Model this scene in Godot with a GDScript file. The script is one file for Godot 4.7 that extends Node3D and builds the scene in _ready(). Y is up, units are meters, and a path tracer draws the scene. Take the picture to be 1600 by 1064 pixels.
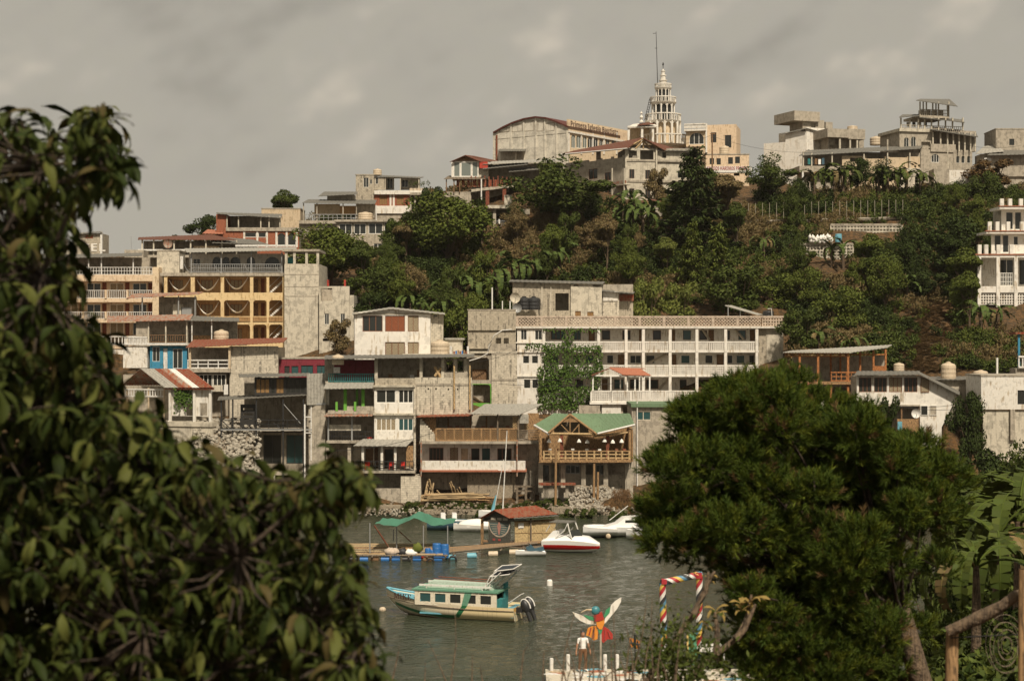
extends Node3D
# A lakeside hillside town seen across the water from a wooded bank. Metres, y up, lake level at y = 0.
const FX := 2600.0
const CY := 15.0
var rng := RandomNumberGenerator.new()
var FR := Transform3D()
var TH: Node3D
var M := {}
var X := {}
var used := {}
var cube := BoxMesh.new()
var keep := []      # footprints kept free of undergrowth: [u0, u1, d0, d1]

class MB:
	var V := PackedVector3Array()
	var N := PackedVector3Array()
	var C := PackedColorArray()
	var U := PackedVector2Array()
	var I := PackedInt32Array()
	func quad(a: Vector3, b: Vector3, c: Vector3, d: Vector3, col := Color.WHITE) -> void:
		var n := (b - a).cross(c - a)
		if n.length_squared() < 1e-14:
			n = (c - a).cross(d - a)
		n = n.normalized()
		var k := V.size()
		V.append_array([a, b, c, d]); N.append_array([n, n, n, n]); C.append_array([col, col, col, col])
		U.append_array([Vector2(0, 1), Vector2(1, 1), Vector2(1, 0), Vector2(0, 0)])
		I.append_array([k, k + 2, k + 1, k, k + 3, k + 2])
	func tri(a: Vector3, b: Vector3, c: Vector3, col := Color.WHITE) -> void:
		var n := (b - a).cross(c - a).normalized()
		var k := V.size()
		V.append_array([a, b, c]); N.append_array([n, n, n]); C.append_array([col, col, col])
		U.append_array([Vector2(0, 1), Vector2(1, 1), Vector2(0.5, 0)])
		I.append_array([k, k + 2, k + 1])
	func box(a: Vector3, b: Vector3, col := Color.WHITE) -> void:
		var x0 := minf(a.x, b.x); var x1 := maxf(a.x, b.x)
		var y0 := minf(a.y, b.y); var y1 := maxf(a.y, b.y)
		var z0 := minf(a.z, b.z); var z1 := maxf(a.z, b.z)
		quad(Vector3(x0, y0, z1), Vector3(x1, y0, z1), Vector3(x1, y1, z1), Vector3(x0, y1, z1), col)
		quad(Vector3(x1, y0, z0), Vector3(x0, y0, z0), Vector3(x0, y1, z0), Vector3(x1, y1, z0), col)
		quad(Vector3(x1, y0, z1), Vector3(x1, y0, z0), Vector3(x1, y1, z0), Vector3(x1, y1, z1), col)
		quad(Vector3(x0, y0, z0), Vector3(x0, y0, z1), Vector3(x0, y1, z1), Vector3(x0, y1, z0), col)
		quad(Vector3(x0, y1, z1), Vector3(x1, y1, z1), Vector3(x1, y1, z0), Vector3(x0, y1, z0), col)
		quad(Vector3(x0, y0, z0), Vector3(x1, y0, z0), Vector3(x1, y0, z1), Vector3(x0, y0, z1), col)
	func prism(poly: PackedVector2Array, z0: float, z1: float, col := Color.WHITE) -> void:  # outline in x, y; front at z1
		var p := poly
		if Geometry2D.is_polygon_clockwise(p):
			p = p.duplicate(); p.reverse()
		var t := Geometry2D.triangulate_polygon(p)
		for k in range(0, t.size(), 3):
			var a := p[t[k]]; var b := p[t[k + 1]]; var c := p[t[k + 2]]
			if (b - a).cross(c - a) < 0:
				var s := b; b = c; c = s
			tri(Vector3(a.x, a.y, z1), Vector3(b.x, b.y, z1), Vector3(c.x, c.y, z1), col)
			tri(Vector3(a.x, a.y, z0), Vector3(c.x, c.y, z0), Vector3(b.x, b.y, z0), col)
		for k in p.size():
			var a := p[k]; var b := p[(k + 1) % p.size()]
			quad(Vector3(a.x, a.y, z1), Vector3(a.x, a.y, z0), Vector3(b.x, b.y, z0), Vector3(b.x, b.y, z1), col)
	func tube(p: Array, r: Array, sides := 6, col := Color.WHITE) -> void:
		var k0 := V.size()
		var n := p.size()
		for i in n:
			var t: Vector3 = (p[mini(i + 1, n - 1)] - p[maxi(i - 1, 0)]).normalized()
			var s := t.cross(Vector3.UP if absf(t.y) < 0.9 else Vector3.RIGHT).normalized()
			var q := t.cross(s)
			for j in sides:
				var a := TAU * j / sides
				var o := s * cos(a) + q * sin(a)
				V.append(p[i] + o * r[i]); N.append(o); C.append(col); U.append(Vector2(float(j) / sides, float(i)))
		for i in n - 1:
			for j in sides:
				var a := k0 + i * sides + j
				var b := k0 + i * sides + (j + 1) % sides
				I.append_array([a, a + sides, b, b, a + sides, b + sides])
		for e in [0, n - 1]:
			var c := V.size()
			V.append(p[e]); N.append((p[e] - p[1 if e == 0 else n - 2]).normalized()); C.append(col); U.append(Vector2.ZERO)
			for j in sides:
				I.append_array([c, k0 + e * sides + j, k0 + e * sides + (j + 1) % sides])
	func bar(a: Vector3, b: Vector3, r: float, sides := 4, col := Color.WHITE) -> void:
		tube([a, b], [r, r], sides, col)
	func ball(c: Vector3, r: Vector3, rings := 6, seg := 10, col := Color.WHITE) -> void:
		var k0 := V.size()
		for i in rings + 1:
			var a := PI * i / rings
			for j in seg:
				var b := TAU * j / seg
				var o := Vector3(sin(a) * cos(b), cos(a), sin(a) * sin(b))
				V.append(c + o * r); N.append((o / r).normalized()); C.append(col); U.append(Vector2(float(j) / seg, float(i) / rings))
		for i in rings:
			for j in seg:
				var a := k0 + i * seg + j
				var b := k0 + i * seg + (j + 1) % seg
				I.append_array([a, a + seg, b, b, a + seg, b + seg])
	func lathe(prof: Array, seg := 16, c := Vector3.ZERO, col := Color.WHITE) -> void:  # [radius, y] from below upwards
		for i in prof.size() - 1:
			for j in seg:
				var a := TAU * j / seg; var b := TAU * (j + 1) / seg
				var p := Vector3(cos(a), 0, sin(a)); var q := Vector3(cos(b), 0, sin(b))
				var r0: float = prof[i][0]; var r1: float = prof[i + 1][0]
				var y0 := Vector3(0, prof[i][1], 0) + c; var y1 := Vector3(0, prof[i + 1][1], 0) + c
				quad(q * r0 + y0, p * r0 + y0, p * r1 + y1, q * r1 + y1, col)
	func skin(rows: Array, col := Color.WHITE, uvs := []) -> void:  # rows of points, joined smoothly
		var k0 := V.size()
		var w: int = rows[0].size()
		for i in rows.size():
			for j in w:
				V.append(rows[i][j]); C.append(col)
				U.append(uvs[i][j] if uvs else Vector2(float(j) / (w - 1), float(i) / (rows.size() - 1)))
				var e: Vector3 = rows[mini(i + 1, rows.size() - 1)][j] - rows[maxi(i - 1, 0)][j]
				var f: Vector3 = rows[i][mini(j + 1, w - 1)] - rows[i][maxi(j - 1, 0)]
				N.append(e.cross(f).normalized())
		for i in rows.size() - 1:
			for j in w - 1:
				var a := k0 + i * w + j
				I.append_array([a, a + 1, a + w, a + 1, a + w + 1, a + w])
	func mesh(mat: Material = null) -> ArrayMesh:
		var arr := []
		arr.resize(Mesh.ARRAY_MAX)
		arr[Mesh.ARRAY_VERTEX] = V; arr[Mesh.ARRAY_NORMAL] = N; arr[Mesh.ARRAY_COLOR] = C; arr[Mesh.ARRAY_TEX_UV] = U; arr[Mesh.ARRAY_INDEX] = I
		var m := ArrayMesh.new()
		m.add_surface_from_arrays(Mesh.PRIMITIVE_TRIANGLES, arr)
		if mat:
			m.surface_set_material(0, mat)
		return m

func px(u: float, v: float, d: float) -> Vector3:
	return Vector3((u - 800.0) / FX * d, CY + (532.0 - v) / FX * d, -d)

func numbered(s: String) -> String:
	var n: int = used.get(s, 0)
	used[s] = n + 1
	return s if n == 0 else "%s_%03d" % [s, n]

func thing(nm: String, label: String, cat: String, at: Vector3, yaw := 0.0, grp := "") -> Node3D:
	var o := Node3D.new()
	o.name = numbered(nm)
	o.position = at
	o.rotation.y = deg_to_rad(yaw)
	add_child(o)
	tag(o, label, cat, grp, "thing")
	TH = o
	FR = o.transform
	return o

func tag(o: Node, label: String, cat: String, grp := "", kind := "") -> void:
	if label: o.set_meta("label", label)
	if cat: o.set_meta("category", cat)
	if grp: o.set_meta("group", grp)
	if kind: o.set_meta("kind", kind)

func stuff(o: Node) -> Node:
	o.set_meta("kind", "stuff")
	return o

# a point of the current frame's plane z, seen at a pixel of the survey picture
func L(u: float, v: float, z := 0.0) -> Vector3:
	var inv := FR.affine_inverse()
	var c := inv * Vector3(0, CY, 0)
	var d := inv.basis * Vector3((u - 800.0) / FX, (532.0 - v) / FX, -1)
	return c + d * ((z - c.z) / d.z)

func add(nm: String, mesh: Mesh, mat: Material = null, xf := Transform3D(), parent: Node3D = null) -> MeshInstance3D:
	var o := MeshInstance3D.new()
	o.name = nm
	o.mesh = mesh
	if mat:
		o.material_override = mat
	var p: Node3D = parent if parent else TH
	p.add_child(o, true)
	o.transform = p.global_transform.affine_inverse() * FR * xf
	return o

func lbox(nm: String, a: Vector3, b: Vector3, mat: Material, parent: Node3D = null) -> MeshInstance3D:
	var s := (b - a).abs()
	return add(nm, cube, mat, Transform3D(Basis.from_scale(Vector3(maxf(s.x, 0.01), maxf(s.y, 0.01), maxf(s.z, 0.01))), (a + b) / 2), parent)

func box(nm: String, u0: float, v0: float, u1: float, v1: float, z: float, dep: float, mat: Material, parent: Node3D = null) -> MeshInstance3D:
	var a := L(u0, v1, z)
	var b := L(u1, v0, z)
	b.z -= dep
	return lbox(nm, a, b, mat, parent)

func beam(nm: String, p: Vector3, q: Vector3, r: float, mat: Material, parent: Node3D = null, sides := 6, r2 := -1.0) -> MeshInstance3D:
	var b := MB.new()
	b.tube([p, q], [r, r2 if r2 >= 0 else r], sides)
	return add(nm, b.mesh(), mat, Transform3D(), parent)

# roof sheet through four corners a b c d (a-b is the upper edge, d-c the lower one), slightly corrugated
func sheet(nm: String, a: Vector3, b: Vector3, c: Vector3, d: Vector3, mat: Material, th := 0.05, rib := 0.35, parent: Node3D = null) -> MeshInstance3D:
	var m := MB.new()
	var n := (b - a).cross(d - a).normalized()
	if n.y < 0: n = -n
	var k := maxi(2, int(maxf((b - a).length(), (c - d).length()) / rib) * 2)
	for i in k:
		var t0 := float(i) / k; var t1 := float(i + 1) / k
		var o0 := n * (0.04 * (i % 2)); var o1 := n * (0.04 * ((i + 1) % 2))
		var p := a.lerp(b, t0) + o0; var q := a.lerp(b, t1) + o1
		var r := d.lerp(c, t1) + o1; var s := d.lerp(c, t0) + o0
		m.quad(s, r, q, p)
		m.quad(p - n * th, q - n * th, r - n * th, s - n * th)
		m.quad(s - n * th, r - n * th, r, s)
		m.quad(q - n * th, p - n * th, p, q)
		if i == 0: m.quad(p - n * th, s - n * th, s, p)
		if i == k - 1: m.quad(r - n * th, q - n * th, q, r)
	return add(nm, m.mesh(), mat, Transform3D(), parent)

# wall with real openings; holes: [u0, v0, u1, v1, kind, columns, frame material, pane material]
# kind: o opening, w window, d door, a arched window, r opening with rounded corners
func wall(nm: String, u0: float, v0: float, u1: float, v1: float, z: float, th: float, mat: Material, holes := [], parent: Node3D = null) -> MeshInstance3D:
	var A := L(u0, v1, z); var B := L(u1, v0, z)
	var hs := []
	var xs := [A.x, B.x]; var ys := [A.y, B.y]
	for h in holes:
		var p := L(h[0], h[3], z); var q := L(h[2], h[1], z)
		p.x = clampf(p.x, A.x, B.x); q.x = clampf(q.x, A.x, B.x); p.y = clampf(p.y, A.y, B.y); q.y = clampf(q.y, A.y, B.y)
		if q.x - p.x < 0.05 or q.y - p.y < 0.05: continue
		hs.append([p.x, p.y, q.x, q.y, h])
		xs.append_array([p.x, q.x]); ys.append_array([p.y, q.y])
	xs.sort(); ys.sort()
	var m := MB.new()
	var nx := xs.size() - 1; var ny := ys.size() - 1
	var solid := func(i: int, j: int) -> bool:
		if i < 0 or j < 0 or i >= nx or j >= ny: return false
		var cx: float = (xs[i] + xs[i + 1]) / 2; var cy: float = (ys[j] + ys[j + 1]) / 2
		for h in hs:
			if cx > h[0] and cx < h[2] and cy > h[1] and cy < h[3]: return false
		return true
	for i in nx:
		if xs[i + 1] - xs[i] < 1e-4: continue
		for j in ny:
			if ys[j + 1] - ys[j] < 1e-4 or not solid.call(i, j): continue
			var x0: float = xs[i]; var x1: float = xs[i + 1]; var y0: float = ys[j]; var y1: float = ys[j + 1]
			m.quad(Vector3(x0, y0, z), Vector3(x1, y0, z), Vector3(x1, y1, z), Vector3(x0, y1, z))
			m.quad(Vector3(x1, y0, z - th), Vector3(x0, y0, z - th), Vector3(x0, y1, z - th), Vector3(x1, y1, z - th))
			var nn := [1, 1, 1, 1]
			for dd in [[-1, 0, 0], [1, 0, 1], [0, -1, 2], [0, 1, 3]]:
				var ii: int = i + dd[0]; var jj: int = j + dd[1]
				while ii >= 0 and ii < nx and xs[ii + 1] - xs[ii] < 1e-4: ii += dd[0]
				while jj >= 0 and jj < ny and ys[jj + 1] - ys[jj] < 1e-4: jj += dd[1]
				nn[dd[2]] = 0 if solid.call(ii, jj) else 1
			if nn[0]: m.quad(Vector3(x0, y0, z - th), Vector3(x0, y0, z), Vector3(x0, y1, z), Vector3(x0, y1, z - th))
			if nn[1]: m.quad(Vector3(x1, y0, z), Vector3(x1, y0, z - th), Vector3(x1, y1, z - th), Vector3(x1, y1, z))
			if nn[2]: m.quad(Vector3(x0, y0, z - th), Vector3(x1, y0, z - th), Vector3(x1, y0, z), Vector3(x0, y0, z))
			if nn[3]: m.quad(Vector3(x0, y1, z), Vector3(x1, y1, z), Vector3(x1, y1, z - th), Vector3(x0, y1, z - th))
	for h in hs:
		if h[4][4] == "a" or h[4][4] == "r":
			var w: float = h[2] - h[0]
			var r: float = w / 2 if h[4][4] == "a" else minf(0.3, w / 3)
			r = minf(r, h[3] - h[1])
			for s in [0, 1]:
				var cx: float = h[0] + r if s == 0 else h[2] - r
				var cr := Vector2(h[0] if s == 0 else h[2], h[3])
				var poly := PackedVector2Array([cr])
				for k in 6:
					var a := PI / 2 * k / 5
					poly.append(Vector2(cx - r * sin(a) if s == 0 else cx + r * sin(a), h[3] - r + r * cos(a)))
				m.prism(poly, z - th, z - 0.004)
	var o := add(nm, m.mesh(), mat, Transform3D(), parent)
	for h in hs:
		var g: Array = h[4]
		if g[4] == "o" or g[4] == "r": continue
		var cols: int = g[5] if g.size() > 5 else 2
		var fm: Material = g[6] if g.size() > 6 and g[6] else M.white_frame
		var pm: Material = g[7] if g.size() > 7 and g[7] else M.glass
		if g[4] == "d":
			lbox("door", Vector3(h[0] + 0.02, h[1], z - th * 0.7), Vector3(h[2] - 0.02, h[3] - 0.02, z - th * 0.7 + 0.05), fm, parent)
		else:
			window(h[0], h[1], h[2], h[3], z - minf(th * 0.6, 0.12), cols, fm, pm, parent)
	return o

func window(x0: float, y0: float, x1: float, y1: float, z: float, cols: int, fm: Material, pm: Material, parent: Node3D = null) -> void:
	var f := MB.new()
	var t := clampf((x1 - x0) * 0.05, 0.035, 0.07)
	f.box(Vector3(x0, y0, z), Vector3(x1, y0 + t, z + 0.07)); f.box(Vector3(x0, y1 - t, z), Vector3(x1, y1, z + 0.07))
	for k in cols + 1:
		var x := lerpf(x0 + t / 2, x1 - t / 2, float(k) / cols)
		f.box(Vector3(x - t / 2, y0 + t, z), Vector3(x + t / 2, y1 - t, z + 0.066))
	var o := add("window", f.mesh(), fm, Transform3D(), parent)
	for k in cols:
		var xa := lerpf(x0 + t / 2, x1 - t / 2, float(k) / cols) + t / 2
		var xb := lerpf(x0 + t / 2, x1 - t / 2, float(k + 1) / cols) - t / 2
		var b := MB.new()
		b.box(Vector3(xa, y0 + t, z + 0.01), Vector3(xb, y1 - t, z + 0.03))
		add("pane", b.mesh(), pm, Transform3D(), o)

# railing: top and bottom rail with n uprights, joined (the uprights are a few centimetres wide)
func rail(nm: String, u0: float, v0: float, u1: float, v1: float, z: float, n: int, mat: Material, w := 0.06, mids := 0) -> MeshInstance3D:
	var a := L(u0, v1, z); var b := L(u1, v0, z)
	var m := MB.new()
	m.box(Vector3(a.x, b.y - w * 1.3, z - w), Vector3(b.x, b.y, z + w))
	m.box(Vector3(a.x, a.y, z - w), Vector3(b.x, a.y + w * 1.3, z + w))
	for k in mids:
		var y := lerpf(a.y, b.y, float(k + 1) / (mids + 1))
		m.box(Vector3(a.x, y - w / 2, z - w * 0.6), Vector3(b.x, y + w / 2, z + w * 0.6))
	for k in n + 1:
		var x := lerpf(a.x + w / 2, b.x - w / 2, float(k) / n)
		m.box(Vector3(x - w / 2, a.y + w, z - w / 2), Vector3(x + w / 2, b.y - w, z + w / 2))
	return stuff(add(nm, m.mesh(), mat)) as MeshInstance3D

# pierced block parapet: cell grid of small openings between bars
func pierced(nm: String, u0: float, v0: float, u1: float, v1: float, z: float, cell: float, mat: Material, diag := false) -> MeshInstance3D:
	var a := L(u0, v1, z); var b := L(u1, v0, z)
	var m := MB.new()
	var w := cell * (0.17 if diag else 0.2)
	m.box(Vector3(a.x, b.y - w * 1.6, z - 0.06), Vector3(b.x, b.y, z + 0.06)); m.box(Vector3(a.x, a.y, z - 0.06), Vector3(b.x, a.y + w * 1.6, z + 0.06))
	var nx := maxi(1, int(round((b.x - a.x) / cell))); var ny := maxi(1, int(round((b.y - a.y) / cell)))
	var sx := (b.x - a.x) / nx; var sy := (b.y - a.y) / ny
	if diag:
		for i in nx:
			for j in ny:
				var p := Vector3(a.x + i * sx, a.y + j * sy, z)
				var q := [p + Vector3(sx / 2, 0, 0), p + Vector3(sx, sy / 2, 0), p + Vector3(sx / 2, sy, 0), p + Vector3(0, sy / 2, 0)]
				for k in 4: m.bar(q[k], q[(k + 1) % 4], w * 0.8, 4)
	else:
		for i in nx + 1:
			var x := a.x + i * sx
			m.box(Vector3(x - w, a.y, z - 0.045), Vector3(x + w, b.y, z + 0.045))
		for j in range(1, ny):
			var y := a.y + j * sy
			m.box(Vector3(a.x, y - w, z - 0.05), Vector3(b.x, y + w, z + 0.05))
	return stuff(add(nm, m.mesh(), mat)) as MeshInstance3D

func lettering(nm: String, s: String, a: Vector3, height: float, mat: Material, wide := 1.0, parent: Node3D = null, serif := false) -> MeshInstance3D:
	var t := TextMesh.new()
	var f := SystemFont.new()
	f.font_names = ["Droid Serif" if serif else "Droid Sans"]
	f.font_weight = 700
	t.font = f
	t.text = s
	t.font_size = 32
	t.pixel_size = height / 23.0
	t.depth = 0.015
	t.horizontal_alignment = HORIZONTAL_ALIGNMENT_LEFT
	t.vertical_alignment = VERTICAL_ALIGNMENT_BOTTOM
	return add(nm, t, mat, Transform3D(Basis.from_scale(Vector3(wide, 1, 1)), a), parent)

func lin(r: float, g: float, b: float) -> Color:
	return Color(r, g, b).linear_to_srgb()

func noise_bytes(sd: int, freq: float, w: int, h: int, oct := 4, W := 512) -> PackedByteArray:
	var n := FastNoiseLite.new()
	n.seed = sd
	n.frequency = freq
	n.fractal_octaves = oct
	n.noise_type = FastNoiseLite.TYPE_SIMPLEX_SMOOTH
	var im := n.get_seamless_image(w, h)
	im.resize(W, W, Image.INTERPOLATE_CUBIC)
	im.convert(Image.FORMAT_L8)
	return im.get_data()

func tex_from(f: Callable, W := 512) -> ImageTexture:
	var d := PackedByteArray()
	d.resize(W * W * 3)
	for y in W:
		for x in W:
			var c: Color = f.call(x, y, y * W + x)
			var k := (y * W + x) * 3
			d[k] = int(clampf(c.r, 0, 1) * 255); d[k + 1] = int(clampf(c.g, 0, 1) * 255); d[k + 2] = int(clampf(c.b, 0, 1) * 255)
	return ImageTexture.create_from_image(Image.create_from_data(W, W, false, Image.FORMAT_RGB8, d))

func mat(key: String, c: Color, tex: Texture2D = null, scale := 0.125, rough := 0.9, metal := 0.0, nrm: Texture2D = null, nstr := 0.5) -> StandardMaterial3D:
	var m := StandardMaterial3D.new()
	m.resource_name = key
	m.albedo_color = c
	m.roughness = rough
	m.metallic = metal
	if tex or nrm:
		m.uv1_triplanar = true
		m.uv1_world_triplanar = true
		m.uv1_scale = Vector3.ONE * scale
		m.albedo_texture = tex
		m.texture_filter = BaseMaterial3D.TEXTURE_FILTER_LINEAR_WITH_MIPMAPS
	if nrm:
		m.normal_enabled = true
		m.normal_texture = nrm
		m.normal_scale = nstr
	M[key] = m
	return m

func make_materials() -> void:
	var blotch := noise_bytes(3, 0.02, 512, 512, 5)
	var fine := noise_bytes(5, 0.08, 512, 512, 3)
	var streak := noise_bytes(9, 0.07, 512, 60, 4)
	var streak2 := noise_bytes(17, 0.05, 512, 36, 3)
	var long := noise_bytes(21, 0.03, 24, 512, 3)
	# weathered plaster: rain streaks, blotches, fine grain
	var grime := tex_from(func(x, y, i):
		var b := blotch[i] / 255.0; var f := fine[i] / 255.0
		var s := smoothstep(0.56, 0.78, streak[i] / 255.0) * smoothstep(0.35, 0.6, blotch[(i + 9000) % 262144] / 255.0)
		var v := 0.98 - 0.06 * absf(b - 0.5) * 2.0 - 0.05 * f - 0.17 * s - 0.05 * smoothstep(0.6, 0.75, b)
		return Color(v, v * (1.0 - 0.05 * s), v * (1.0 - 0.12 * s)))
	var bare := tex_from(func(x, y, i):
		var b := blotch[i] / 255.0; var f := fine[i] / 255.0
		var s := smoothstep(0.5, 0.75, streak2[i] / 255.0)
		var v := 0.98 - 0.12 * smoothstep(0.45, 0.7, b) - 0.10 * f - 0.18 * s * smoothstep(0.45, 0.7, streak[i] / 255.0)
		return Color(v, v * 0.985, v * 0.95))
	# block courses 0.2 x 0.4 m (at 8 m a tile: 12.8 px a course)
	var block := tex_from(func(x, y, i):
		var row := int(y / 12.8)
		var fy := fmod(y, 12.8); var fx := fmod(x + (12.8 if row % 2 else 0.0), 25.6)
		var joint := 1.0 if fy < 2.2 or fx < 2.0 else 0.0
		var k := int((x + (12.8 if row % 2 else 0.0)) / 25.6) * 7 + row * 13
		var v := 0.94 + 0.04 * sin(k * 12.9898) - 0.10 * (fine[i] / 255.0) - 0.13 * joint - 0.24 * smoothstep(0.52, 0.75, streak2[i] / 255.0) * smoothstep(0.4, 0.6, blotch[i] / 255.0)
		return Color(v, v * 0.985, v * 0.95))
	var rusty := tex_from(func(x, y, i):
		var r := smoothstep(0.42, 0.6, blotch[i] / 255.0 * 0.6 + streak[i] / 255.0 * 0.4)
		var f := 0.85 + 0.3 * (fine[i] / 255.0 - 0.5)
		return Color(lerpf(0.86, 0.86, r) * f, lerpf(0.84, 0.52, r) * f, lerpf(0.80, 0.36, r) * f))
	var grain := tex_from(func(x, y, i):
		var l := long[i] / 255.0
		var v := 0.95 - 0.35 * smoothstep(0.45, 0.75, l) - 0.12 * (fine[i] / 255.0)
		return Color(v, v * 0.97, v * 0.92))
	var upright := tex_from(func(x, y, i):
		var v := 0.98 - 0.42 * smoothstep(0.42, 0.72, streak[i] / 255.0) - 0.12 * (fine[i] / 255.0)
		return Color(v, v * 0.97, v * 0.92))
	var soil := tex_from(func(x, y, i):
		var b := blotch[i] / 255.0; var f := fine[i] / 255.0
		var t := smoothstep(0.35, 0.7, b)
		return Color(lerpf(0.62, 0.95, t), lerpf(0.55, 0.78, t), lerpf(0.38, 0.56, t)) * (0.6 + 0.5 * f))
	var nn := FastNoiseLite.new()
	nn.frequency = 0.06; nn.fractal_octaves = 4; nn.seed = 4
	var ni := nn.get_seamless_image(256, 256)
	ni.bump_map_to_normal_map(6.0)
	var rough_n := ImageTexture.create_from_image(ni)
	X = {"grime": grime, "bare": bare, "block": block, "rusty": rusty, "grain": grain, "upright": upright, "soil": soil, "rough_n": rough_n}
	# plaster and paint
	mat("white", lin(0.74, 0.70, 0.62), grime)
	mat("white_clean", lin(0.78, 0.74, 0.66), grime, 0.07)
	mat("cream", lin(0.70, 0.56, 0.38), grime)
	mat("peach", lin(0.70, 0.54, 0.37), grime)
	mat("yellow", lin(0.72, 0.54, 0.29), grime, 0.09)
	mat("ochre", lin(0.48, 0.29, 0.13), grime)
	mat("tan", lin(0.58, 0.46, 0.31), grime)
	mat("church", lin(0.74, 0.71, 0.64), bare, 0.08)
	mat("pink", lin(0.60, 0.50, 0.42), bare, 0.2)
	mat("maroon", lin(0.20, 0.022, 0.035), grime)
	mat("blue", lin(0.045, 0.24, 0.38), grime)
	mat("teal", lin(0.03, 0.20, 0.20), grime)
	mat("lime", lin(0.14, 0.38, 0.05), grime)
	mat("brick", lin(0.38, 0.13, 0.07), block, 0.3)
	mat("red", lin(0.42, 0.05, 0.03), grime)
	# concrete
	mat("concrete", lin(0.44, 0.40, 0.34), bare)
	mat("concrete_pale", lin(0.60, 0.56, 0.48), bare, 0.1)
	mat("block", lin(0.50, 0.45, 0.37), block)
	mat("block_pale", lin(0.66, 0.61, 0.52), block)
	mat("stone", lin(0.36, 0.31, 0.24), block, 0.2)
	# roofs
	mat("rust", lin(0.38, 0.18, 0.11), rusty, 0.25, 0.85)
	mat("rust_pale", lin(0.56, 0.50, 0.44), rusty, 0.16, 0.75)
	mat("tile_red", lin(0.40, 0.15, 0.085), grime, 0.3)
	mat("brown_roof", lin(0.22, 0.12, 0.08), rusty, 0.3, 0.85)
	mat("maroon_roof", lin(0.17, 0.05, 0.035), rusty, 0.2, 0.7)
	mat("galvanised", lin(0.44, 0.43, 0.40), bare, 0.3, 0.65, 0.2)
	mat("galvanised_dark", lin(0.18, 0.175, 0.16), bare, 0.3, 0.7, 0.1)
	mat("green_roof", lin(0.14, 0.22, 0.12), grime, 0.2, 0.6)
	# wood and metal
	mat("wood", lin(0.42, 0.27, 0.14), upright, 0.6)
	mat("wood_pale", lin(0.62, 0.46, 0.26), upright, 0.6)
	mat("wood_orange", lin(0.48, 0.20, 0.07), upright, 0.6)
	mat("wood_red", lin(0.26, 0.08, 0.045), upright, 0.6)
	mat("wood_dark", lin(0.27, 0.165, 0.09), upright, 0.6)
	mat("wood_grey", lin(0.24, 0.20, 0.155), upright, 0.6)
	mat("plank", lin(0.56, 0.43, 0.26), grain, 0.6)
	mat("bamboo", lin(0.66, 0.52, 0.29), upright, 0.9)
	mat("steel_black", lin(0.014, 0.014, 0.014), null, 1.0, 0.6)
	mat("steel_grey", lin(0.30, 0.30, 0.29), null, 1.0, 0.5, 0.3)
	mat("white_paint", lin(0.74, 0.72, 0.67), grime, 0.3, 0.6)
	mat("white_frame", lin(0.70, 0.68, 0.62), null, 1.0, 0.6)
	mat("brown_frame", lin(0.16, 0.065, 0.03), null, 1.0, 0.6)
	mat("black_frame", lin(0.02, 0.018, 0.015), null, 1.0, 0.6)
	mat("glass", lin(0.025, 0.027, 0.024), null, 1.0, 0.12)
	mat("glass_teal", lin(0.03, 0.075, 0.075), null, 1.0, 0.12)
	mat("glass_pale", lin(0.16, 0.18, 0.16), null, 1.0, 0.15)
	mat("curtain", lin(0.42, 0.36, 0.26), upright, 1.2)
	mat("curtain_brown", lin(0.36, 0.22, 0.09), upright, 1.2)
	mat("curtain_rust", lin(0.34, 0.11, 0.05), upright, 1.2)
	mat("tank_beige", lin(0.60, 0.49, 0.35), grime, 0.4, 0.5)
	mat("tank_black", lin(0.02, 0.02, 0.02), null, 1.0, 0.45)
	mat("plastic_blue", lin(0.03, 0.16, 0.45), grime, 0.5, 0.4)
	mat("plastic_cyan", lin(0.16, 0.42, 0.52), grime, 0.5, 0.5)
	mat("plastic_red", lin(0.50, 0.03, 0.02), null, 1.0, 0.4)
	mat("cloth_white", lin(0.75, 0.72, 0.66), null, 1.0, 0.95)
	mat("gel_white", lin(0.80, 0.79, 0.76), null, 1.0, 0.25)
	mat("gel_red", lin(0.48, 0.02, 0.02), null, 1.0, 0.25)
	mat("gel_blue", lin(0.05, 0.10, 0.13), null, 1.0, 0.3)
	mat("navy", lin(0.02, 0.028, 0.036), null, 1.0, 0.9)
	mat("ink", lin(0.06, 0.03, 0.02), null, 1.0, 0.9)
	mat("ink_red", lin(0.30, 0.05, 0.04), null, 1.0, 0.9)
	mat("hammock", lin(0.78, 0.75, 0.70), null, 1.0, 0.95)
	mat("rope", lin(0.40, 0.33, 0.22), null, 1.0, 0.95)
	mat("bark", lin(0.17, 0.125, 0.085), upright, 0.7, 0.95, 0.0, rough_n, 1.0)
	mat("bark_dark", lin(0.075, 0.055, 0.04), upright, 0.7, 0.95, 0.0, rough_n, 1.0)
	mat("soil", lin(0.17, 0.135, 0.09), soil, 0.11, 1.0, 0.0, rough_n, 1.0)
	mat("rubble", lin(0.38, 0.345, 0.28), grime, 0.5, 0.95)
	mat("rubble_brown", lin(0.22, 0.18, 0.13), grime, 0.5, 0.95)
	leafy("leaf_dark", 0.043, 0.057, 0.016)
	leafy("leaf_mid", 0.074, 0.090, 0.022)
	leafy("leaf_olive", 0.112, 0.128, 0.028)
	leafy("leaf_yellow", 0.16, 0.17, 0.045)
	leafy("leaf_pine", 0.050, 0.074, 0.014)
	leafy("leaf_dry", 0.21, 0.145, 0.075)
	leafy("leaf_brown", 0.17, 0.10, 0.05)
	leafy("leaf_banana", 0.095, 0.125, 0.038)
	leafy("leaf_vine", 0.085, 0.135, 0.030)
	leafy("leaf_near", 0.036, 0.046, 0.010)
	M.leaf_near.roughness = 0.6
	leafy("needle", 0.080, 0.106, 0.018)

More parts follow.
